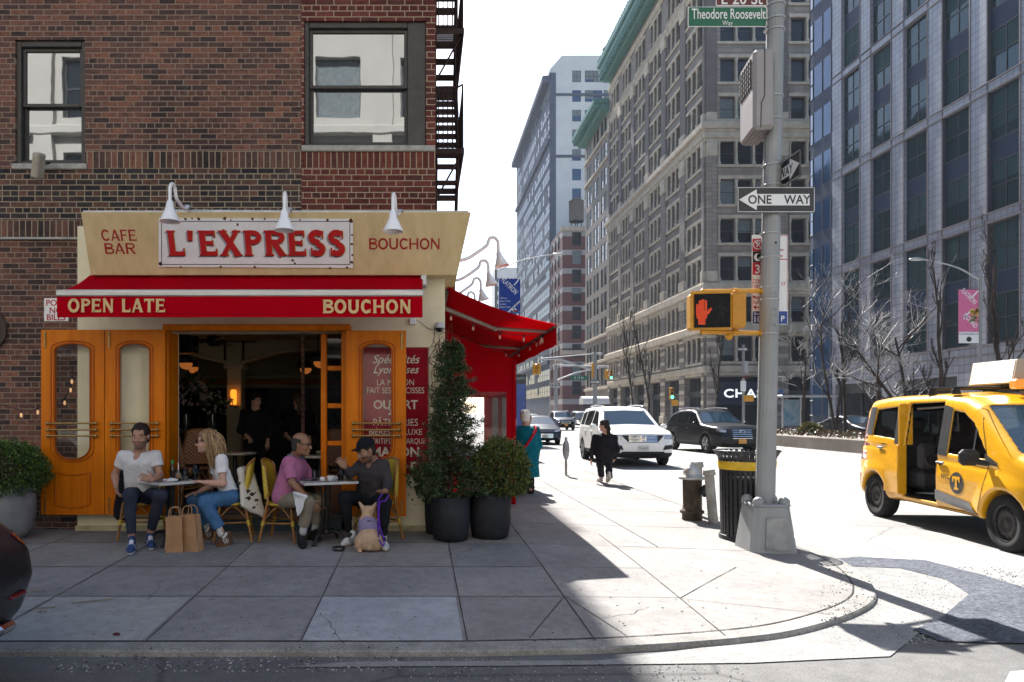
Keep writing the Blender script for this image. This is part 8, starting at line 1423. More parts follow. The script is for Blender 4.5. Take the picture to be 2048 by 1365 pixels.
mb = MB(); q0, q1, q2 = Vector(o(17, 128, -.17)), Vector(o(-2, 100, -.24)), Vector(o(-23, 72, -.16)); mb.tube([Vector(p) for p in catmull([o(16, 135, .0), q0, q1, q2, o(-27, 62, -.02)], 4)], .022, 6); mb.build('red_strap', cloth('strap_red', (.38, .015, .03)), t)
for (dx, dy, top, lab, sk, hair) in ((-17, .75, 147, 'grey haired person half hidden left of the woman in teal', SK2, pmat('grey_hair', (.2, .19, .18), .7, var=.3, vs=80)), (17, .9, 154, 'short haired person facing us past the shoulder of the woman in teal', SK1, pmat('brown_grey_hair', (.14, .11, .09), .7, var=.3, vs=80))):
    sc = top/154; oo = lambda a, b, c=0: o(dx+a, b*sc, dy+c); J7 = dict(head=oo(0, 147), neck=oo(0, 131), shL=oo(18, 124), shR=oo(-18, 124), elL=oo(22, 97), elR=oo(-22, 97), wrL=oo(18, 78, -.1), wrR=oo(-18, 78, -.1), hdL=oo(16, 72, -.15), hdR=oo(-16, 72, -.15), hipL=oo(8, 85), hipR=oo(-8, 85), knL=oo(8, 45), knR=oo(-8, 45), anL=oo(8, 8), anR=oo(-8, 8), heelL=oo(8, 0), toeL=oo(8, 0, -.24), heelR=oo(-8, 0), toeR=oo(-8, 0, -.24))
    person(lab, J7, (.1, -1, 0), dict(skin=sk, shirt=cloth('navy_jacket', (.02, .03, .07)), trousers=cloth('dark_trouser', (.022, .022, .03)), hair=hair, shoe=BLKS), hair_cap(.012, .06, sideb=.0), 0, 1.95, (.12, .13), .06, step=.012, seed=61)
t = thing('wheeled_walker', 'small black wheeled walking frame beside the woman in teal', 'walking frame', o(16, 0, .25), world=True); mb = MB()
for a, b in ((o(14, 0, .05), o(14, 0, .05)), (o(14, 0, .55), o(14, 0, .55)), (o(-12, 0, .55), o(-12, 0, .55))): c = Vector(a)+Vector((0, 0, .1)); mb.lathe([(.10, -.015), (.105, 0), (.10, .015), (.07, .012), (.07, -.012), (.10, -.015)], c, 16, axis=(1, 0, 0))
mb.build('wheel', TYRE, t); mb = MB(); mb.tube([o(14, 10, .05), o(14, 75, .22), o(14, 80, .12)], .015, 6); mb.tube([o(14, 10, .55), o(14, 60, .2)], .015, 6); mb.tube([o(-12, 10, .55), o(-12, 78, .2)], .015, 6); mb.tube([o(-12, 48, .3), o(14, 48, .3)], .015, 6); mb.build('frame', BLACKM, t)
# --- staff inside the cafe
def staff(lab, px, top, Y, look, hairfn, hair, hL, hR, seed):
    f0 = P(px, 0, Y); z0 = .43; zt = P(0, top, Y).z; sc = (zt-z0)/1.72; o = lambda x, z, y=0: (f0.x+x*sc, Y+y*sc, z0+z*sc)
    J = dict(head=o(.0, 1.60), neck=o(0, 1.43), shL=o(-.2, 1.38), shR=o(.2, 1.38), elL=o(-.27, 1.1), elR=o(.26, 1.1), wrL=o(hL[0], hL[1], -.12), wrR=o(hR[0], hR[1], -.05), hdL=o(hL[0]+.06, hL[1]-.05, -.18), hdR=o(hR[0], hR[1]-.1, -.06), hipL=o(-.09, .92), hipR=o(.09, .92), knL=o(-.1, .5), knR=o(.1, .5), anL=o(-.1, .09), anR=o(.1, .09), heelL=o(-.1, 0), toeL=o(-.12, 0, -.25), heelR=o(.1, 0), toeR=o(.12, 0, -.25))
    person(lab, J, look, dict(skin=SK2, shirt=cloth('waiter_black', (.014, .014, .015)), trousers=cloth('waiter_trouser', (.012, .012, .013)), hair=hair, shoe=BLKS), hairfn, 0, 1.8, (.115, .11), .05, step=.011, seed=seed, hsc=sc)
staff('waiter dressed in black standing inside the dim cafe', 512, 788, 10.9, (.7, -.6, -.1), hair_cap(.012, .06, sideb=.0), HD_, (-.12, 1.0), (.2, .92), 71)
staff('long haired waitress in black standing behind the counter', 597, 790, 11.6, (-.6, .7, 0), hair_long_dark, pmat('brown_hair', (.10, .06, .035), .5, var=.4, vs=60), (-.2, 1.0), (.2, .95), 81)
# --- dog
D0 = np.array(foot(737, 0, 7.62)); t = thing('dog', 'sitting fawn bulldog in a lilac harness, seen from behind', 'dog', D0, world=True); S = SDF(D0+np.array([-.24, -.24, -.01]), D0+np.array([.24, .36, .52]), .006); q = lambda x, y, z: D0+np.array([x, y, z])
S.ell(q(.01, -.02, .11), (.115, .12, .115), .04); [S.ell(q(s_*.09, .0, .085), (.06, .10, .09), .03) for s_ in (1, -1)]; S.cap(q(.0, .02, .14), q(-.02, .10, .27), .095, .085, .05); S.ell(q(-.025, .12, .28), (.085, .075, .085), .04); S.cap(q(-.02, .12, .32), q(-.02, .13, .37), .054, .05, .03)
S.ell(q(-.015, .14, .400), (.072, .068, .058), .02); S.ell(q(-.03, .20, .365), (.048, .035, .036), .02)
for s_ in (1, -1): S.cap(q(-.015+s_*.052, .14, .43), q(-.015+s_*.092, .135, .487), .029, .013, .012); S.cap(q(-.03+s_*.06, .15, .22), q(-.03+s_*.06, .17, .03), .032, .026, .03); S.ell(q(-.03+s_*.06, .185, .018), (.032, .042, .02), .01); S.ell(q(s_*.125, .05, .02), (.032, .075, .024), .02)
S.ell(q(.02, -.125, .05), (.028, .02, .022), .02); S.ell(q(-.085, -.09, .012), (.028, .03, .016), .02); S.plane(D0+np.array([0, 0, .001]), (0, 0, -1)); S.noise(.0025, 45, 3)
S.build('body', [pmat('fawn_fur', (.46, .31, .20), .85, var=.14, vs=14, bump=.35, bs=150), pmat('dark_muzzle', (.05, .04, .035), .6)], t, mfn=lambda v: ((v[:, 1]-D0[1] > .215) & (v[:, 2]-D0[2] > .3)).astype(int))
S = SDF(q(-.2, -.1, .1), q(.2, .3, .42), .006); S.cap(q(-.005, .055, .205), q(-.02, .10, .285), .104, .096, .04); S.plane(q(0, .0, .175), (.0, -.75, -.66)); S.plane(q(0, .10, .318), (0, .55, .83)); S.cap(q(-.11, .04, .36), q(-.03, -.08, .36), .05, .05, .01, 's'); S.build('harness', cloth('lilac_harness', (.23, .18, .29)), t); mb = MB(); mb.box(*[v for p in zip(q(-.045, .02, .27), q(.035, .03, .29)) for v in p]); mb.tube([Vector(q(-.06, .03, .30)), Vector(q(.0, .0, .315)), Vector(q(.05, .03, .30))], .007, 6); mb.build('buckle', BLACKM, t)
t = thing('dog_leash', 'purple leash hanging from the hand of the man in the cap', 'leash', D0, world=True); mb = MB(); mb.tube([Vector(p) for p in catmull([V3((765, 988, 7.60)), V3((757, 1003, 7.58)), V3((756, 1040, 7.56)), V3((757, 1075, 7.55)), q(.09, .06, .24), q(.02, .03, .31)], 5)], .008, 6); mb.tube([Vector(p) for p in catmull([V3((777, 990, 7.62)), V3((771, 1002, 7.58)), V3((759, 1008, 7.57)), V3((759, 1050, 7.54)), V3((768, 1080, 7.48)), V3((766, 1092, 7.46)), V3((758, 1080, 7.5))], 5)], .008, 6); mb.build('cord', cloth('purple_webbing', (.10, .03, .30)), t)
# --- bistro chairs
CANE = wood_mat('bamboo_cane', (.17, .07, .018), (.34, .16, .045), .4, 20)
def weave(name, c1, c2):
    m, nt, b = nt_of(name); v = objco(nt, (1, 1, 1)); w1 = N(nt, 'TexWave'); w1.inputs['Scale'].default_value = 28; w1.inputs['Distortion'].default_value = .5; nt.links.new(v, w1.inputs['Vector']); ck = N(nt, 'TexChecker'); ck.inputs['Scale'].default_value = 42; nt.links.new(v, ck.inputs['Vector'])
    out = mixc(nt, ck.outputs['Fac'], c1, c2); nt.links.new(out, b.inputs['Base Color']); b.inputs['Roughness'].default_value = .5; bumpn(nt, b, ck.outputs['Fac'], .5, .004); return m
YW = weave('yellow_weave', (.52, .36, .02), (.36, .27, .03)); RWV = weave('red_weave', (.25, .05, .03), (.34, .22, .10))
def bistro_chair(label, group, wv):
    t = thing('bistro_chair', label, 'chair', (0, 0, 0), 0, group); mb = MB(); h = .43; mb.lathe([(0, h-.03), (.19, h-.03), (.205, h-.015), (.2, h), (0, h+.006)], (0, 0, 0), 24); mb.build('seat', wv, t)
    mb = MB(); mb.grid(lambda u, v: ((.19-.02*v*v)*math.cos(R(200-220*u))*(1-.18*v*v), .13+.10*math.sin(R(200-220*u))*.55+.05*v, h+.05+.36*v+.07*math.sin(math.pi*u)*v), 18, 8); mb.grid(lambda u, v: ((.19-.02*v*v)*math.cos(R(200-220*u))*(1-.18*v*v), .142+.10*math.sin(R(200-220*u))*.55+.05*v, h+.05+.36*v+.07*math.sin(math.pi*u)*v), 18, 8); mb.build('backrest', wv, t)
    mb = MB(); rim_ = [((.17)*math.cos(R(200-220*u))*.84, .185+.055*math.sin(R(200-220*u)), h+.41+.07*math.sin(math.pi*u)) for u in np.linspace(0, 1, 15)]; mb.tube([(-.19, .12, h-.02)]+rim_+[(.19, .12, h-.02)] if rim_[0][0] < 0 else [(.19, .12, h-.02)]+rim_+[(-.19, .12, h-.02)], .014, 8); mb.build('back_frame', CANE, t)
    for x, y, x2, y2 in ((-.16, -.13, -.20, -.19), (.16, -.13, .20, -.19), (-.16, .14, -.20, .22), (.16, .14, .20, .22)): mb = MB(); mb.tube([(x, y, h-.01), (x2, y2, 0)], .016, 8); mb.tube([(lerp(x, x2, .45), lerp(y, y2, .45), lerp(h, 0, .45)), (lerp(x, x2, .58), lerp(y, y2, .58), lerp(h, 0, .58))], .021, 8, 1); mb.build('leg', [CANE, wv], t)
    mb = MB(); z_ = .21; c4_ = [(-.18, -.16), (.18, -.16), (.18, .18), (-.18, .18)]
    for a, b in zip(c4_, c4_[1:]+c4_[:1]): mb.tube([(*a, z_), (*b, z_)], .011, 6); mb.tube(catmull([(*a, z_+.02), (lerp(a[0], b[0], .5)*.85, lerp(a[1], b[1], .5)*.85, h-.04), (*b, z_+.02)], 5), .009, 6)
    mb.build('stretcher', CANE, t); return t
ch0 = bistro_chair('yellow woven bistro chair under the man in the white tee', 'yellow bistro chairs on the pavement', YW)
for k, (px, Y, rz, lab) in enumerate(((284, 8.25, 0, None), (466, 8.22, -80, 'yellow woven bistro chair under the blonde woman, a fleece coat on its back'), (568, 8.18, 82, 'yellow woven bistro chair under the man in the pink polo'), (754, 8.24, -52, 'yellow woven bistro chair under the man in the cap'))):
    q = P(px, 0, Y); loc = (q.x, q.y, gz(q.x, q.y)); c = ch0 if k == 0 else dup(ch0, loc, R(rz), lab); c.location = loc; c.rotation_euler = (0, 0, R(rz))
rc = bistro_chair('red woven bistro chair inside the doorway between the man and the blonde woman', 'red bistro chairs inside the cafe', RWV); q = P(362, 0, 9.75); rc.location = (q.x, q.y, .43); rc.rotation_euler = (0, 0, R(155)); rc.scale = (1.05,)*3
for px, Y, rz, lab in ((385, 10.1, 215, 'red woven chair deeper inside, behind the first red chair'), (694, 9.7, 150, 'red woven chair inside by the right sidelight')): q = P(px, 0, Y); dup(rc, (q.x, q.y, .43), R(rz), lab, 1.1)
# --- marble tables with what stands on them
MARB = pmat('white_marble', (.58, .57, .55), .25, var=.08, vs=3, col2=(.33, .32, .33)); IRONB = pmat('cast_iron', (.02, .019, .019), .5, .4, var=.3)
def marble_table(px, Y, sx, sy, rz, lab):
    q = P(px, 0, Y); g = gz(q.x, q.y); t = thing('marble_table', lab, 'table', (q.x, q.y, g), R(rz), group='marble pavement tables'); h = .69; mb = MB(); mb.box(-sx/2, sx/2, -sy/2, sy/2, h-.03, h, c=.005); mb.build('tabletop', MARB, t)
    mb = MB(); mb.tube([(0, 0, .12), (0, 0, h-.03)], .022, 8); [mb.tube([(.04*math.cos(a), .04*math.sin(a), .14), (.05*math.cos(a), .05*math.sin(a), h-.05)], .011, 6) for a in (0, 1.57, 3.14, 4.71)]; mb.lathe([(.055, .1), (.065, .13), (.03, .15)], (0, 0, 0), 12); mb.lathe([(.03, h-.07), (.11, h-.04), (.11, h-.031)], (0, 0, 0), 12); mb.build('pedestal', IRONB, t)
    for k in range(4): a = R(45+90*k); d = Vector((math.cos(a), math.sin(a), 0)); mb = MB(); mb.tube([Vector(p) for p in catmull([d*.03+Vector((0, 0, .13)), d*.14+Vector((0, 0, .12)), d*.22+Vector((0, 0, .06)), d*.25+Vector((0, 0, .0))], 5)], [.02]*8+[.017]*8, 8); mb.lathe([(.03, 0), (.028, .012), (0, .014)], d*.25, 10); mb.build('foot', IRONB, t)
    return t, g+h
T1_, zt1_ = marble_table(340, 8.02, .50, .50, 48, 'small white marble table between the man in white and the blonde woman'); T2_, zt2_ = marble_table(652, 8.05, .60, .52, 22, 'small white marble table between the man in pink and the man in the cap')
GLS = clear_mat('table_glass', (.96, .97, .97)); CERA = pmat('white_ceramic', (.62, .62, .63), .25, var=.03); WAT = pmat('water_in_glass', (.55, .58, .60), .1, alpha=.30)
def tumbler(px, Y, zt, h, r, lab, fill=None, fm=None, extra=None):
    q = P(px, 0, Y); t = thing('drinking_glass', lab, 'glass', (q.x, q.y, zt), group='glasses on the marble tables', world=True); mb = MB(); mb.lathe([(0, .004), (r*.78, .004), (r, h), (r*.95, h), (r*.74, .01), (0, .01)], (q.x, q.y, zt), 16); mb.build('tumbler', GLS, t)
    if fill: mb = MB(); mb.lathe([(0, .012), (r*.74, .012), (r*.86, h*fill), (0, h*fill)], (q.x, q.y, zt), 16); mb.build('drink', fm, t)
    if extra: mb = MB(); mb.tube([(q.x+.005, q.y, zt+.03), (q.x-.002, q.y-.005, zt+h+.075)], .0045, 6); mb.build('straw', WHITE, t)
    return t
tumbler(357, 7.93, zt1_, .125, .042, 'clear plastic cup of iced coffee with a straw on the left table', .55, pmat('iced_coffee', (.36, .21, .12), .4), 1); tumbler(370, 8.05, zt1_, .13, .036, 'half empty water glass beside the iced coffee', .3, WAT); tumbler(390, 8.02, zt1_, .135, .038, 'tall water glass nearest the blonde woman', .8, WAT); tumbler(393, 8.2, zt1_, .165, .036, 'second tall glass behind the one by the blonde woman', .5, WAT)
tumbler(629, 7.95, zt2_, .12, .033, 'water glass nearest the man in pink', .3, WAT); tumbler(682, 7.95, zt2_, .13, .037, 'water glass nearest the man in the cap', .75, WAT)
q = P(345, 0, 8.18); t = thing('sauce_bottle', 'small dark bottle with a green cap on the left table', 'bottle', (q.x, q.y, zt1_), world=True); mb = MB(); mb.lathe([(.0, 0), (.03, 0), (.03, .12), (.013, .16), (.013, .185), (0, .185)], (q.x, q.y, zt1_), 14); mb.build('bottle', glass_mat('bottle_dark', (.03, .02, .012), .1), t); mb = MB(); mb.lathe([(.016, .17), (.016, .215), (0, .216)], (q.x, q.y, zt1_), 12); mb.build('cap', pmat('green_cap', (.02, .22, .05), .4), t)
c = V3((341, 0, 7.88)); c[2] = zt1_; S = SDF(c-np.array([.14, .1, .01]), c+np.array([.14, .1, .07]), .005); g_ = np.random.default_rng(5)
for k in range(14): p = c+np.array([g_.uniform(-.09, .09), g_.uniform(-.05, .05), .012+g_.uniform(0, .012)]); S.cap(p, p+np.array([g_.uniform(-.05, .05), g_.uniform(-.04, .04), g_.uniform(-.004, .008)]), .012, .009, .012)
S.plane(c+np.array([0, 0, .001]), (0, 0, -1)); S.noise(.002, 90, 2); tag(S.build('napkin', cloth('linen_napkin', (.60, .60, .61), .04)), 'crumpled white napkin lying on the left marble table', 'napkin')
def crockery(kind, px, Y, zt, prof, lab, mat=CERA, extra=None):
    q = P(px, 0, Y); mb = MB(); mb.lathe(prof, (q.x, q.y, zt), 22); 
    if extra: mb.tube([(q.x+extra*.9, q.y, zt+.045), (q.x+extra*1.5, q.y, zt+.04), (q.x+extra*1.45, q.y, zt+.02), (q.x+extra*.8, q.y, zt+.015)], .005, 6)
    tag(mb.build(kind, mat), lab, kind.replace('_', ' '), 'crockery on the right table')
SAU = [(0, .003), (.04, .003), (.08, .012), (.082, .015), (.04, .008), (0, .008)]
crockery('saucer', 657, 7.88, zt2_, [(a*1.15, b) for a, b in SAU], 'wide white saucer under the cup on the right table'); crockery('coffee_cup', 661, 7.88, zt2_+.011, [(0, 0), (.025, 0), (.042, .045), (.045, .05), (.04, .048), (.022, .008), (0, .008)], 'white coffee cup standing on the saucer', extra=.045); crockery('milk_jug', 645, 7.90, zt2_+.011, [(0, 0), (.026, 0), (.03, .03), (.026, .036), (.022, .03), (0, .01)], 'little white milk jug on the saucer')
crockery('soup_bowl', 690, 8.14, zt2_, [(0, 0), (.04, 0), (.085, .05), (.08, .05), (.035, .012), (0, .012)], 'pale bowl at the back of the right table', pmat('cream_ceramic', (.50, .47, .36), .3)); crockery('side_plate', 620, 8.05, zt2_, [(a*1.2, b) for a, b in SAU], 'grey side plate nearest the man in pink', pmat('grey_ceramic', (.25, .26, .28), .3)); crockery('side_plate', 705, 7.95, zt2_, [(a, b) for a, b in SAU], 'dark side plate nearest the man in the cap', pmat('dark_ceramic', (.06, .06, .055), .3))
# --- things on the ground and on the chairs
KRAFT = pmat('kraft_paper', (.36, .205, .11), .85, var=.14, vs=9, bump=.3, bs=14, bd=.02)
def paper_bag(px, py, Y, w_, h, dp, rz, lean, lab):
    q = P(px, py, Y); g = gz(q.x, q.y); t = thing('paper_bag', lab, 'bag', (q.x, q.y, g), R(rz), group='brown paper bags'); mb = MB(); sw = lambda z: lean*z
    def ring(z, k, j): return [(sw(z)-w_/2*k+RNG.uniform(-j, j), -dp/2*k, z), (sw(z)+RNG.uniform(-j, j), -dp/2*k-.012*(z > .05), z), (sw(z)+w_/2*k, -dp/2*k+RNG.uniform(-j, j), z), (sw(z)+w_/2*k-.012*(z > .05), 0, z), (sw(z)+w_/2*k, dp/2*k, z), (sw(z), dp/2*k, z), (sw(z)-w_/2*k, dp/2*k, z), (sw(z)-w_/2*k+.012*(z > .05), 0, z)]
    rs = [ring(z*h, k, .004) for z, k in ((0, 1.0), (.12, 1.02), (.4, .97), (.7, .93), (1.0, .92))]; n_ = 8; vs = [p for r_ in rs for p in r_]; mb.add(vs, [(i*n_+j, i*n_+(j+1) % n_, (i+1)*n_+(j+1) % n_, (i+1)*n_+j) for i in range(4) for j in range(n_)]+[tuple(range(n_))[::-1]], 0); inn = [(x*.97, y*.97, z) for x, y, z in rs[-1]]; ib = [(x*.97, y*.97, h*.55) for x, y, z in rs[-1]]; mb.add(inn+ib, [(j, 8+j, 8+(j+1) % 8, (j+1) % 8) for j in range(8)]+[tuple(range(8, 16))]); mb.build('paper', KRAFT, t)
    for s_ in (-1, 1): mb = MB(); x0 = sw(h); mb.tube([Vector(p) for p in catmull([(x0-.05, s_*dp*.42, h-.04), (x0-.052, s_*dp*.44, h+.05), (x0-.03, s_*dp*.3, h+.09), (x0+.03, s_*dp*.3, h+.09), (x0+.052, s_*dp*.44, h+.05), (x0+.05, s_*dp*.42, h-.04)], 4)], .005, 6); mb.build('handle', KRAFT, t)
paper_bag(350, 0, 7.58, .175, .37, .12, 8, .0, 'upright brown paper bag in front of the left table'); paper_bag(386, 0, 7.62, .185, .38, .12, -14, -.09, 'leaning brown paper bag nearest the blonde woman')
S = SDF(*grow([V3((478, 932, 8.25)), V3((527, 1038, 8.02)), V3((470, 935, 8.3))], .1), .008); a = V3((482, 942, 8.2)); b = V3((503, 942, 8.2))
for f_ in np.linspace(0, 1, 8): p0 = lerp(V3((480, 940, 8.12)), V3((502, 938, 8.28)), f_); p1 = lerp(V3((486, 1010, 8.0)), V3((526, 1030, 8.14)), f_); S.cap(p0, p1, .026, .03, .03)
S.noise(.008, 24, 6); m, nt, bb = nt_of('horse_print_fleece'); v = objco(nt, (1, 1, 1.7)); vo = N(nt, 'TexVoronoi'); vo.inputs['Scale'].default_value = 9; wv_ = mixc(nt, .10, v, noise(nt, v, 22, 3)); nt.links.new(wv_, vo.inputs['Vector']); col = ramp(nt, vo.outputs['Distance'], [(.26, (.035, .02, .015)), (.30, (.56, .52, .45))]); nt.links.new(col, bb.inputs['Base Color']); bb.inputs['Roughness'].default_value = .95; bumpn(nt, bb, noise(nt, v, 120, 3), .6, .006)
tag(S.build('fleece_coat', m), 'cream fleece coat with dark animal print over the back of a yellow chair', 'coat')
S = SDF(*grow([V3((250, 935, 8.3)), V3((236, 1050, 8.2))], .12), .008); [S.cap(V3((240+4*k, 938, 8.38)), V3((232+5*k, 1030+6*(k % 2), 8.28)), .028, .03, .03) for k in range(4)]; S.noise(.008, 26, 8); tag(S.build('dark_jacket', cloth('black_jacket', (.013, .013, .016))), 'black jacket hung behind the man in the white tee', 'jacket')
q = foot(677, 0, 7.62); mb = MB(); mb.lathe([(.055, 0), (.068, .04), (.06, .042), (.05, .012), (0, .012)], q, 20); tag(mb.build('dog_bowl', pmat('black_bowl', (.02, .02, .022), .25)), 'small black bowl on the pavement near the dog', 'bowl')
# ---------------------------------------------------------------- plants and trees
def leaves(name, Pn, Dn, L, Wd, mats, mi, parent=None, fold=.25):
    Pn, Dn = np.asarray(Pn, float), np.asarray(Dn, float); Dn = Dn/np.linalg.norm(Dn, axis=1)[:, None]; n_ = len(Pn); rv = RNG.normal(size=(n_, 3)); s_ = np.cross(Dn, rv); s_ /= np.linalg.norm(s_, axis=1)[:, None]+1e-9; u = np.cross(s_, Dn); L, Wd = np.broadcast_to(L, n_)[:, None], np.broadcast_to(Wd, n_)[:, None]
    V = np.stack([Pn, Pn+Dn*L*.45+s_*Wd+u*Wd*fold, Pn+Dn*L, Pn+Dn*L*.45-s_*Wd+u*Wd*fold], 1).reshape(-1, 3); me = bpy.data.meshes.new(name); me.vertices.add(n_*4); me.vertices.foreach_set('co', V.astype(np.float32).ravel()); me.loops.add(n_*4); me.loops.foreach_set('vertex_index', np.arange(n_*4, dtype=np.int32)); me.polygons.add(n_); me.polygons.foreach_set('loop_start', np.arange(0, n_*4, 4, dtype=np.int32)); me.polygons.foreach_set('loop_total', np.full(n_, 4, np.int32))
    [me.materials.append(m) for m in mats]; me.polygons.foreach_set('material_index', np.asarray(mi, np.int32)); me.update(calc_edges=True); return link(name, me, parent)
def leafm(name, c): 
    m = pmat(name, c, .42, var=.3, vs=25, spec=.4)
    return m
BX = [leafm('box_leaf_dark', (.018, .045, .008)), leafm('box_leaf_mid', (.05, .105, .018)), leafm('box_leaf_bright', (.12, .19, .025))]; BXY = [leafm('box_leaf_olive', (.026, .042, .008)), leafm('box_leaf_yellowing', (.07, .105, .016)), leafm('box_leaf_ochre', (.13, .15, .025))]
CN = [leafm('conifer_dark', (.015, .032, .013)), leafm('conifer_mid', (.05, .078, .024)), leafm('conifer_brown', (.08, .065, .028))]
def bush(t, c, r, n_, mats, seed, squash=.9):
    g = np.random.default_rng(seed); d = g.normal(size=(n_, 3)); d /= np.linalg.norm(d, axis=1)[:, None]; k = g.normal(size=(9, 3))*2.6; lump = sum(np.sin(d @ k[i]*1.0+i) for i in range(9))/9; rr = r*(.90+.26*lump)*np.where(g.uniform(size=n_) < .22, g.uniform(.45, .9, n_), g.uniform(.86, 1.05, n_)); tw = g.normal(size=(n_//9+1, 3))*.022; Pn = c+d*rr[:, None]*np.array([1, 1, squash])+np.repeat(tw, 9, 0)[:n_]
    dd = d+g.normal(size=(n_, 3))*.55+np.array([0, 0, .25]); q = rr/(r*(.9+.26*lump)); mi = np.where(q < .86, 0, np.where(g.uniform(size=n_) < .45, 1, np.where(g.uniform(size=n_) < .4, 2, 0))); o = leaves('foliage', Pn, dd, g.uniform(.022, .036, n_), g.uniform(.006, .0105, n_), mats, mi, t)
    mb = MB(); [mb.tube([Vector(c)+Vector((0, 0, -r*.95)), Vector(c)+Vector(d[i]*r*.4), Vector(c)+Vector(d[i]*r*.85)], [.014, .008, .003], 5) for i in range(30)]; mb.build('stem', pmat('box_stem', (.05, .035, .02), .9), t)
def pot(t, c, r, h, mat, foot=.8):
    mb = MB(); mb.lathe([(0, .0), (r*foot*.8, 0), (r*foot, .015), (r*.93, h*.2), (r*.99, h*.45), (r, h), (r*.95, h+.004), (r*.94, h-.04), (0, h-.05)], c, 40); mb.build('pot', mat, t); mb = MB(); mb.lathe([(r*.93, h-.045), (0, h-.03)], c, 20); mb.build('soil', pmat('potting_soil', (.03, .022, .016), .95, var=.5, vs=30, bump=.5), t)
BP = pmat('black_planter', (.022, .023, .028), .55, var=.2, vs=5, bump=.06, bs=60); GP = pmat('grey_planter', (.20, .205, .215), .8, var=.22, vs=5, bump=.2, bs=50)
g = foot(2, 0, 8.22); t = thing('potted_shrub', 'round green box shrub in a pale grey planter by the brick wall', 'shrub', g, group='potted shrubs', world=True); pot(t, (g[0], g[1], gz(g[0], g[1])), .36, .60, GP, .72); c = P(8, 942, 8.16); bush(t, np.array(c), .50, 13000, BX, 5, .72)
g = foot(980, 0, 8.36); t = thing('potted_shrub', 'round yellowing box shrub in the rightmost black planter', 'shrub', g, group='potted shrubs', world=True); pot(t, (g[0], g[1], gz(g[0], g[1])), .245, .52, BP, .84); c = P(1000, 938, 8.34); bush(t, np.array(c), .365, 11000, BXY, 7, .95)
g = foot(873, 0, 8.56); t = thing('black_planter', 'narrow black planter standing behind the conifer against the cream corner', 'planter', g, world=True); pot(t, (g[0], g[1], gz(g[0], g[1])), .14, .48, BP, .9); mb = MB(); c = Vector((g[0], g[1], .7)); b_ = np.array(P(855, 960, 8.55)); n_ = 700; leaves('foliage', b_+RNG.normal(size=(n_, 3))*np.array([.09, .05, .10]), RNG.normal(size=(n_, 3))+np.array([0, 0, .3]), .06, .014, BX, RNG.integers(0, 2, n_), t)
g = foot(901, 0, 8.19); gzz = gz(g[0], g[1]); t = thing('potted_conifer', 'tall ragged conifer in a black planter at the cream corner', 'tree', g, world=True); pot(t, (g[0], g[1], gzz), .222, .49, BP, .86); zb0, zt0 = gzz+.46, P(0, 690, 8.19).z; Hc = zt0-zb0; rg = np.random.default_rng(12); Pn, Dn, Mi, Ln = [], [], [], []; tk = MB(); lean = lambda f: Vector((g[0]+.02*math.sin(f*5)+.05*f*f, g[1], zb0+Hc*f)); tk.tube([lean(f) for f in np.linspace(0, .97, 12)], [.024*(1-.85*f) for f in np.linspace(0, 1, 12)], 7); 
for k in range(210):
    f = rg.uniform(0, 1)**1.15; a = rg.uniform(0, 6.283); R_ = (.44*(1-f)**.95+.065)*rg.uniform(.45, 1.15)*(.86+.22*math.sin(f*19+a)+.12*math.sin(3*a+f*31)); b0 = lean(f); d = Vector((math.cos(a), math.sin(a)*.8, 0)); up_ = rg.uniform(-.1, .65); mid_ = b0+d*R_*.55+Vector((0, 0, R_*up_*.4)); end = b0+d*R_+Vector((0, 0, R_*(up_-.15))); tk.tube([b0, mid_, end], [.006, .0045, .002], 4); bare = rg.uniform() < .10
    for j in range(17):
        u = rg.uniform(.25, 1); p = np.array(b0.lerp(mid_, u*2) if u < .5 else mid_.lerp(end, u*2-1)); sd_ = unit(np.array(d)+rg.normal(size=3)*.7+np.array([0, 0, .25]))
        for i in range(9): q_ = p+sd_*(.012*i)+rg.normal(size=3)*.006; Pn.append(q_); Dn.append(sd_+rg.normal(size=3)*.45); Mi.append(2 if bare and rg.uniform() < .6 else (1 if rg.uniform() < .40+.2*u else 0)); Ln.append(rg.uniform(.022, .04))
leaves('foliage', Pn, Dn, np.array(Ln), .0064, CN, Mi, t); tk.build('trunk', pmat('conifer_bark', (.05, .035, .025), .9), t)
t = thing('dry_vine', 'tangle of dry brown vine climbing the cream corner behind the conifer', 'vine', P(882, 900, 8.68), world=True); mb = MB(); rg = np.random.default_rng(4)
for k in range(60): x0 = rg.uniform(866, 902); y0 = rg.uniform(720, 960); pts = [P(x0+rg.normal()*6+9*math.sin(j*1.3+k), y0-j*rg.uniform(8, 22), 8.66+rg.uniform(-.05, .04)) for j in range(6)]; mb.tube([Vector(p) for p in catmull(pts, 3)], .0035, 4)
mb.build('stem', pmat('dry_vine_brown', (.10, .05, .03), .9, var=.4, vs=30), t)
BARK = pmat('bare_bark', (.045, .036, .032), .9, var=.35, vs=4, bump=.3, bs=20, bd=.02); TWIG = pmat('sun_glint_twig', (.07, .058, .052), .5, var=.5, vs=1.2, col2=(.55, .54, .53), spec=.5)  # twig colour whitened in places to paint backlit sun glints
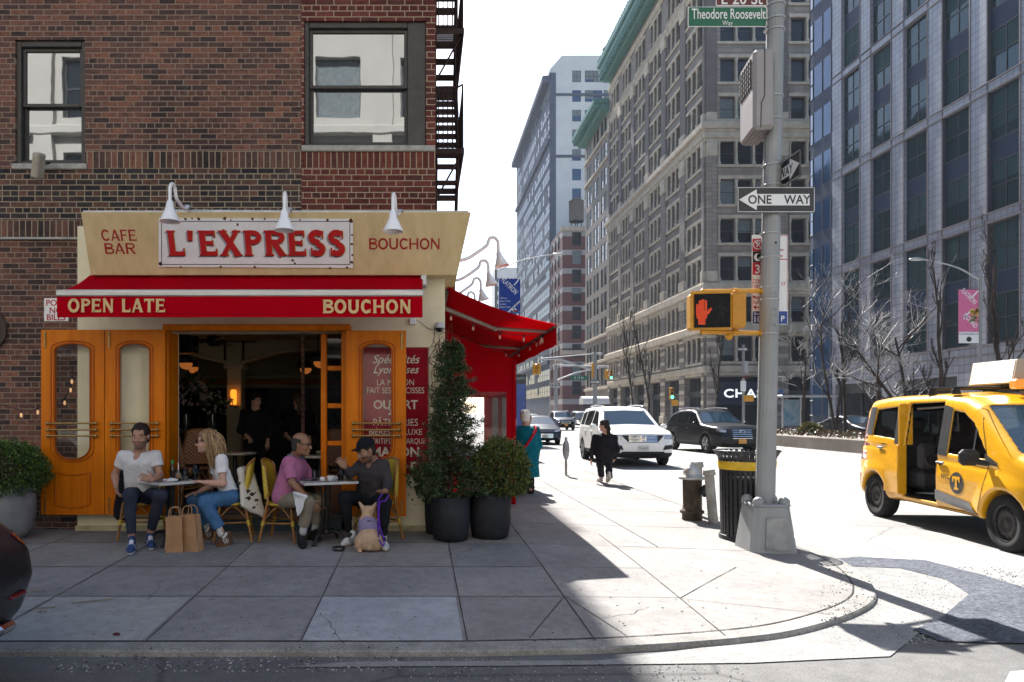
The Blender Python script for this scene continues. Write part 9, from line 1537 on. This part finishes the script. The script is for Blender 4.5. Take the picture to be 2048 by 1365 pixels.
def bare_tree(base, H, lab, seed, col=False, rad=.13, lean=0, bare=.22, grp='bare street trees', depth=4, fork=1):
    rg = np.random.default_rng(seed); b = Vector(base); t = thing('bare_tree', lab, 'tree', b, group=grp, world=True); tr = MB(); tw = MB()
    def grow_(p, d, L, r, lv):
        n_ = 4; pts = [p]; dd = Vector(d)
        for i in range(n_): dd = (dd+Vector(rg.normal(size=3))*(.10 if lv == 0 else .20)+Vector((0, 0, .10 if not col else .25))).normalized(); pts.append(pts[-1]+dd*L/n_)
        (tr if lv < 2 else tw).tube(pts, [max(r*(1-.6*i/n_), .0038) for i in range(n_+1)], 7 if lv == 0 else 5 if lv < 3 else 3, caps=False)
        if lv >= depth: return
        nb = (rg.integers(4, 7) if lv < 2 else rg.integers(2, 5)) if not col else rg.integers(5, 9)
        for k in range(nb):
            u = rg.uniform(bare if lv == 0 else .2, 1.0); i = min(int(u*n_), n_-1); q = pts[i].lerp(pts[i+1], u*n_-i); a = rg.uniform(0, 6.283); side = Vector((math.cos(a), math.sin(a), 0)); sp = .28 if col else .85; d2 = (dd*.55+side*sp+Vector((0, 0, .3 if not col else .7))).normalized(); grow_(q, d2, L*(rg.uniform(.38, .62) if not col else rg.uniform(.25, .42)), r*.5*(1-.3*u), lv+1)
    for k in range(fork): grow_(b, Vector((lean+(.38*(k-.5) if fork > 1 else 0), 0, 1)).normalized(), H*(.62 if not col else .95), rad*(.62 if fork > 1 else .75), 0)
    tr.build('trunk', BARK, t); tw.build('twigs', TWIG if not col else BARK, t)
def tb(px, X, z=.6): Y = F*X/(px-CX); return (X, Y, z)
for (px, X, H, lab, seed, kw) in ((1265, 18.3, 8.6, 'slim bare tree before the stone block, leftmost of the median pair', 1, dict(col=True, rad=.11)), (1297, 18.3, 9.0, 'slim bare tree before the stone block, right one of the median pair', 2, dict(col=True, rad=.12)), (1421, 18.3, 5.8, 'slim bare tree under the lit pedestrian signal', 3, dict(col=True, rad=.10)),
    (1607, 21.0, 7.0, 'bare tree with pale twigs just right of the grey signal pole', 4, dict(rad=.12)), (1672, 20.5, 9.0, 'twin stemmed bare tree with the palest twigs, left of the black car', 5, dict(rad=.13, fork=2)), (1690, 19.2, 5.8, 'narrow dark bare tree before the tiled block shopfront', 6, dict(col=True, rad=.12)), (1835, 20.8, 7.2, 'leaning bare tree with wide pale crown behind the taxi roof', 7, dict(rad=.15, lean=-.45, fork=2)), (1884, 19.6, 5.6, 'narrow dark bare tree behind the taxi roof beside the pink banner', 8, dict(col=True, rad=.13)), (2012, 20.2, 6.6, 'bare tree at the right edge beyond the taxi advert box', 9, dict(col=True, rad=.13)), (1760, 24.5, 8.2, 'bare tree with pale twigs between the leaning tree and the twin stemmed one', 10, dict(rad=.13))):
    bare_tree(tb(px, X), H, lab, seed, **kw)
n_ = 9000; x = RNG.uniform(17.1, 19.5, n_); y = RNG.uniform(24.1, 61.8, n_); o = leaves('median_ground_cover', np.stack([x, y, .6+RNG.uniform(0, .28, n_)*(.4+.6*np.abs(np.sin(y*1.3)))], 1), RNG.normal(size=(n_, 3))+np.array([0, 0, .8]), RNG.uniform(.06, .14, n_), .03, [leafm('dry_cover', (.12, .085, .04)), leafm('dry_cover_green', (.06, .075, .025)), leafm('dry_cover_red', (.11, .045, .025))], RNG.integers(0, 3, n_)); o['kind'] = 'stuff'; o['label'] = 'dry low ground cover growing in the median planter'
for (X, Y, r, lab) in ((13.3, 44.6, .75, 'yellow green shrub at the near end of the short planter'), (9.6, 76, 1.5, 'pale flowering shrub in the far median behind the dark cars'), (18.2, 34, .5, 'olive shrub in the planter wall near the bus shelter')):
    n_ = 2500; d = RNG.normal(size=(n_, 3)); d /= np.linalg.norm(d, axis=1)[:, None]; t = thing('median_shrub', lab, 'shrub', (X, Y, .6), group='median shrubs', world=True); leaves('foliage', np.array([X, Y, .6+r*.5])+d*r*RNG.uniform(.4, 1, (n_, 1))*np.array([1, 1, .7]), d+RNG.normal(size=(n_, 3))*.5, .12, .035, [leafm('olive_leaf', (.10, .105, .03)), leafm('pale_leaf', (.20, .18, .07))], RNG.integers(0, 2, n_), t)
# ---------------------------------------------------------------- the air over the avenue
m = bpy.data.materials.new('air_haze'); m.use_nodes = True; nt = m.node_tree; nt.nodes.clear(); o = N(nt, 'OutputMaterial'); v = N(nt, 'VolumePrincipled'); v.inputs['Color'].default_value = (.78, .86, 1, 1); v.inputs['Density'].default_value = .00022; nt.links.new(v.outputs[0], o.inputs['Volume'])
h = MB().box(-120, 330, -90, 860, -1.2, 110).build('haze', m); h['kind'] = 'stuff'; h['label'] = 'pale haze filling the air down the avenue'
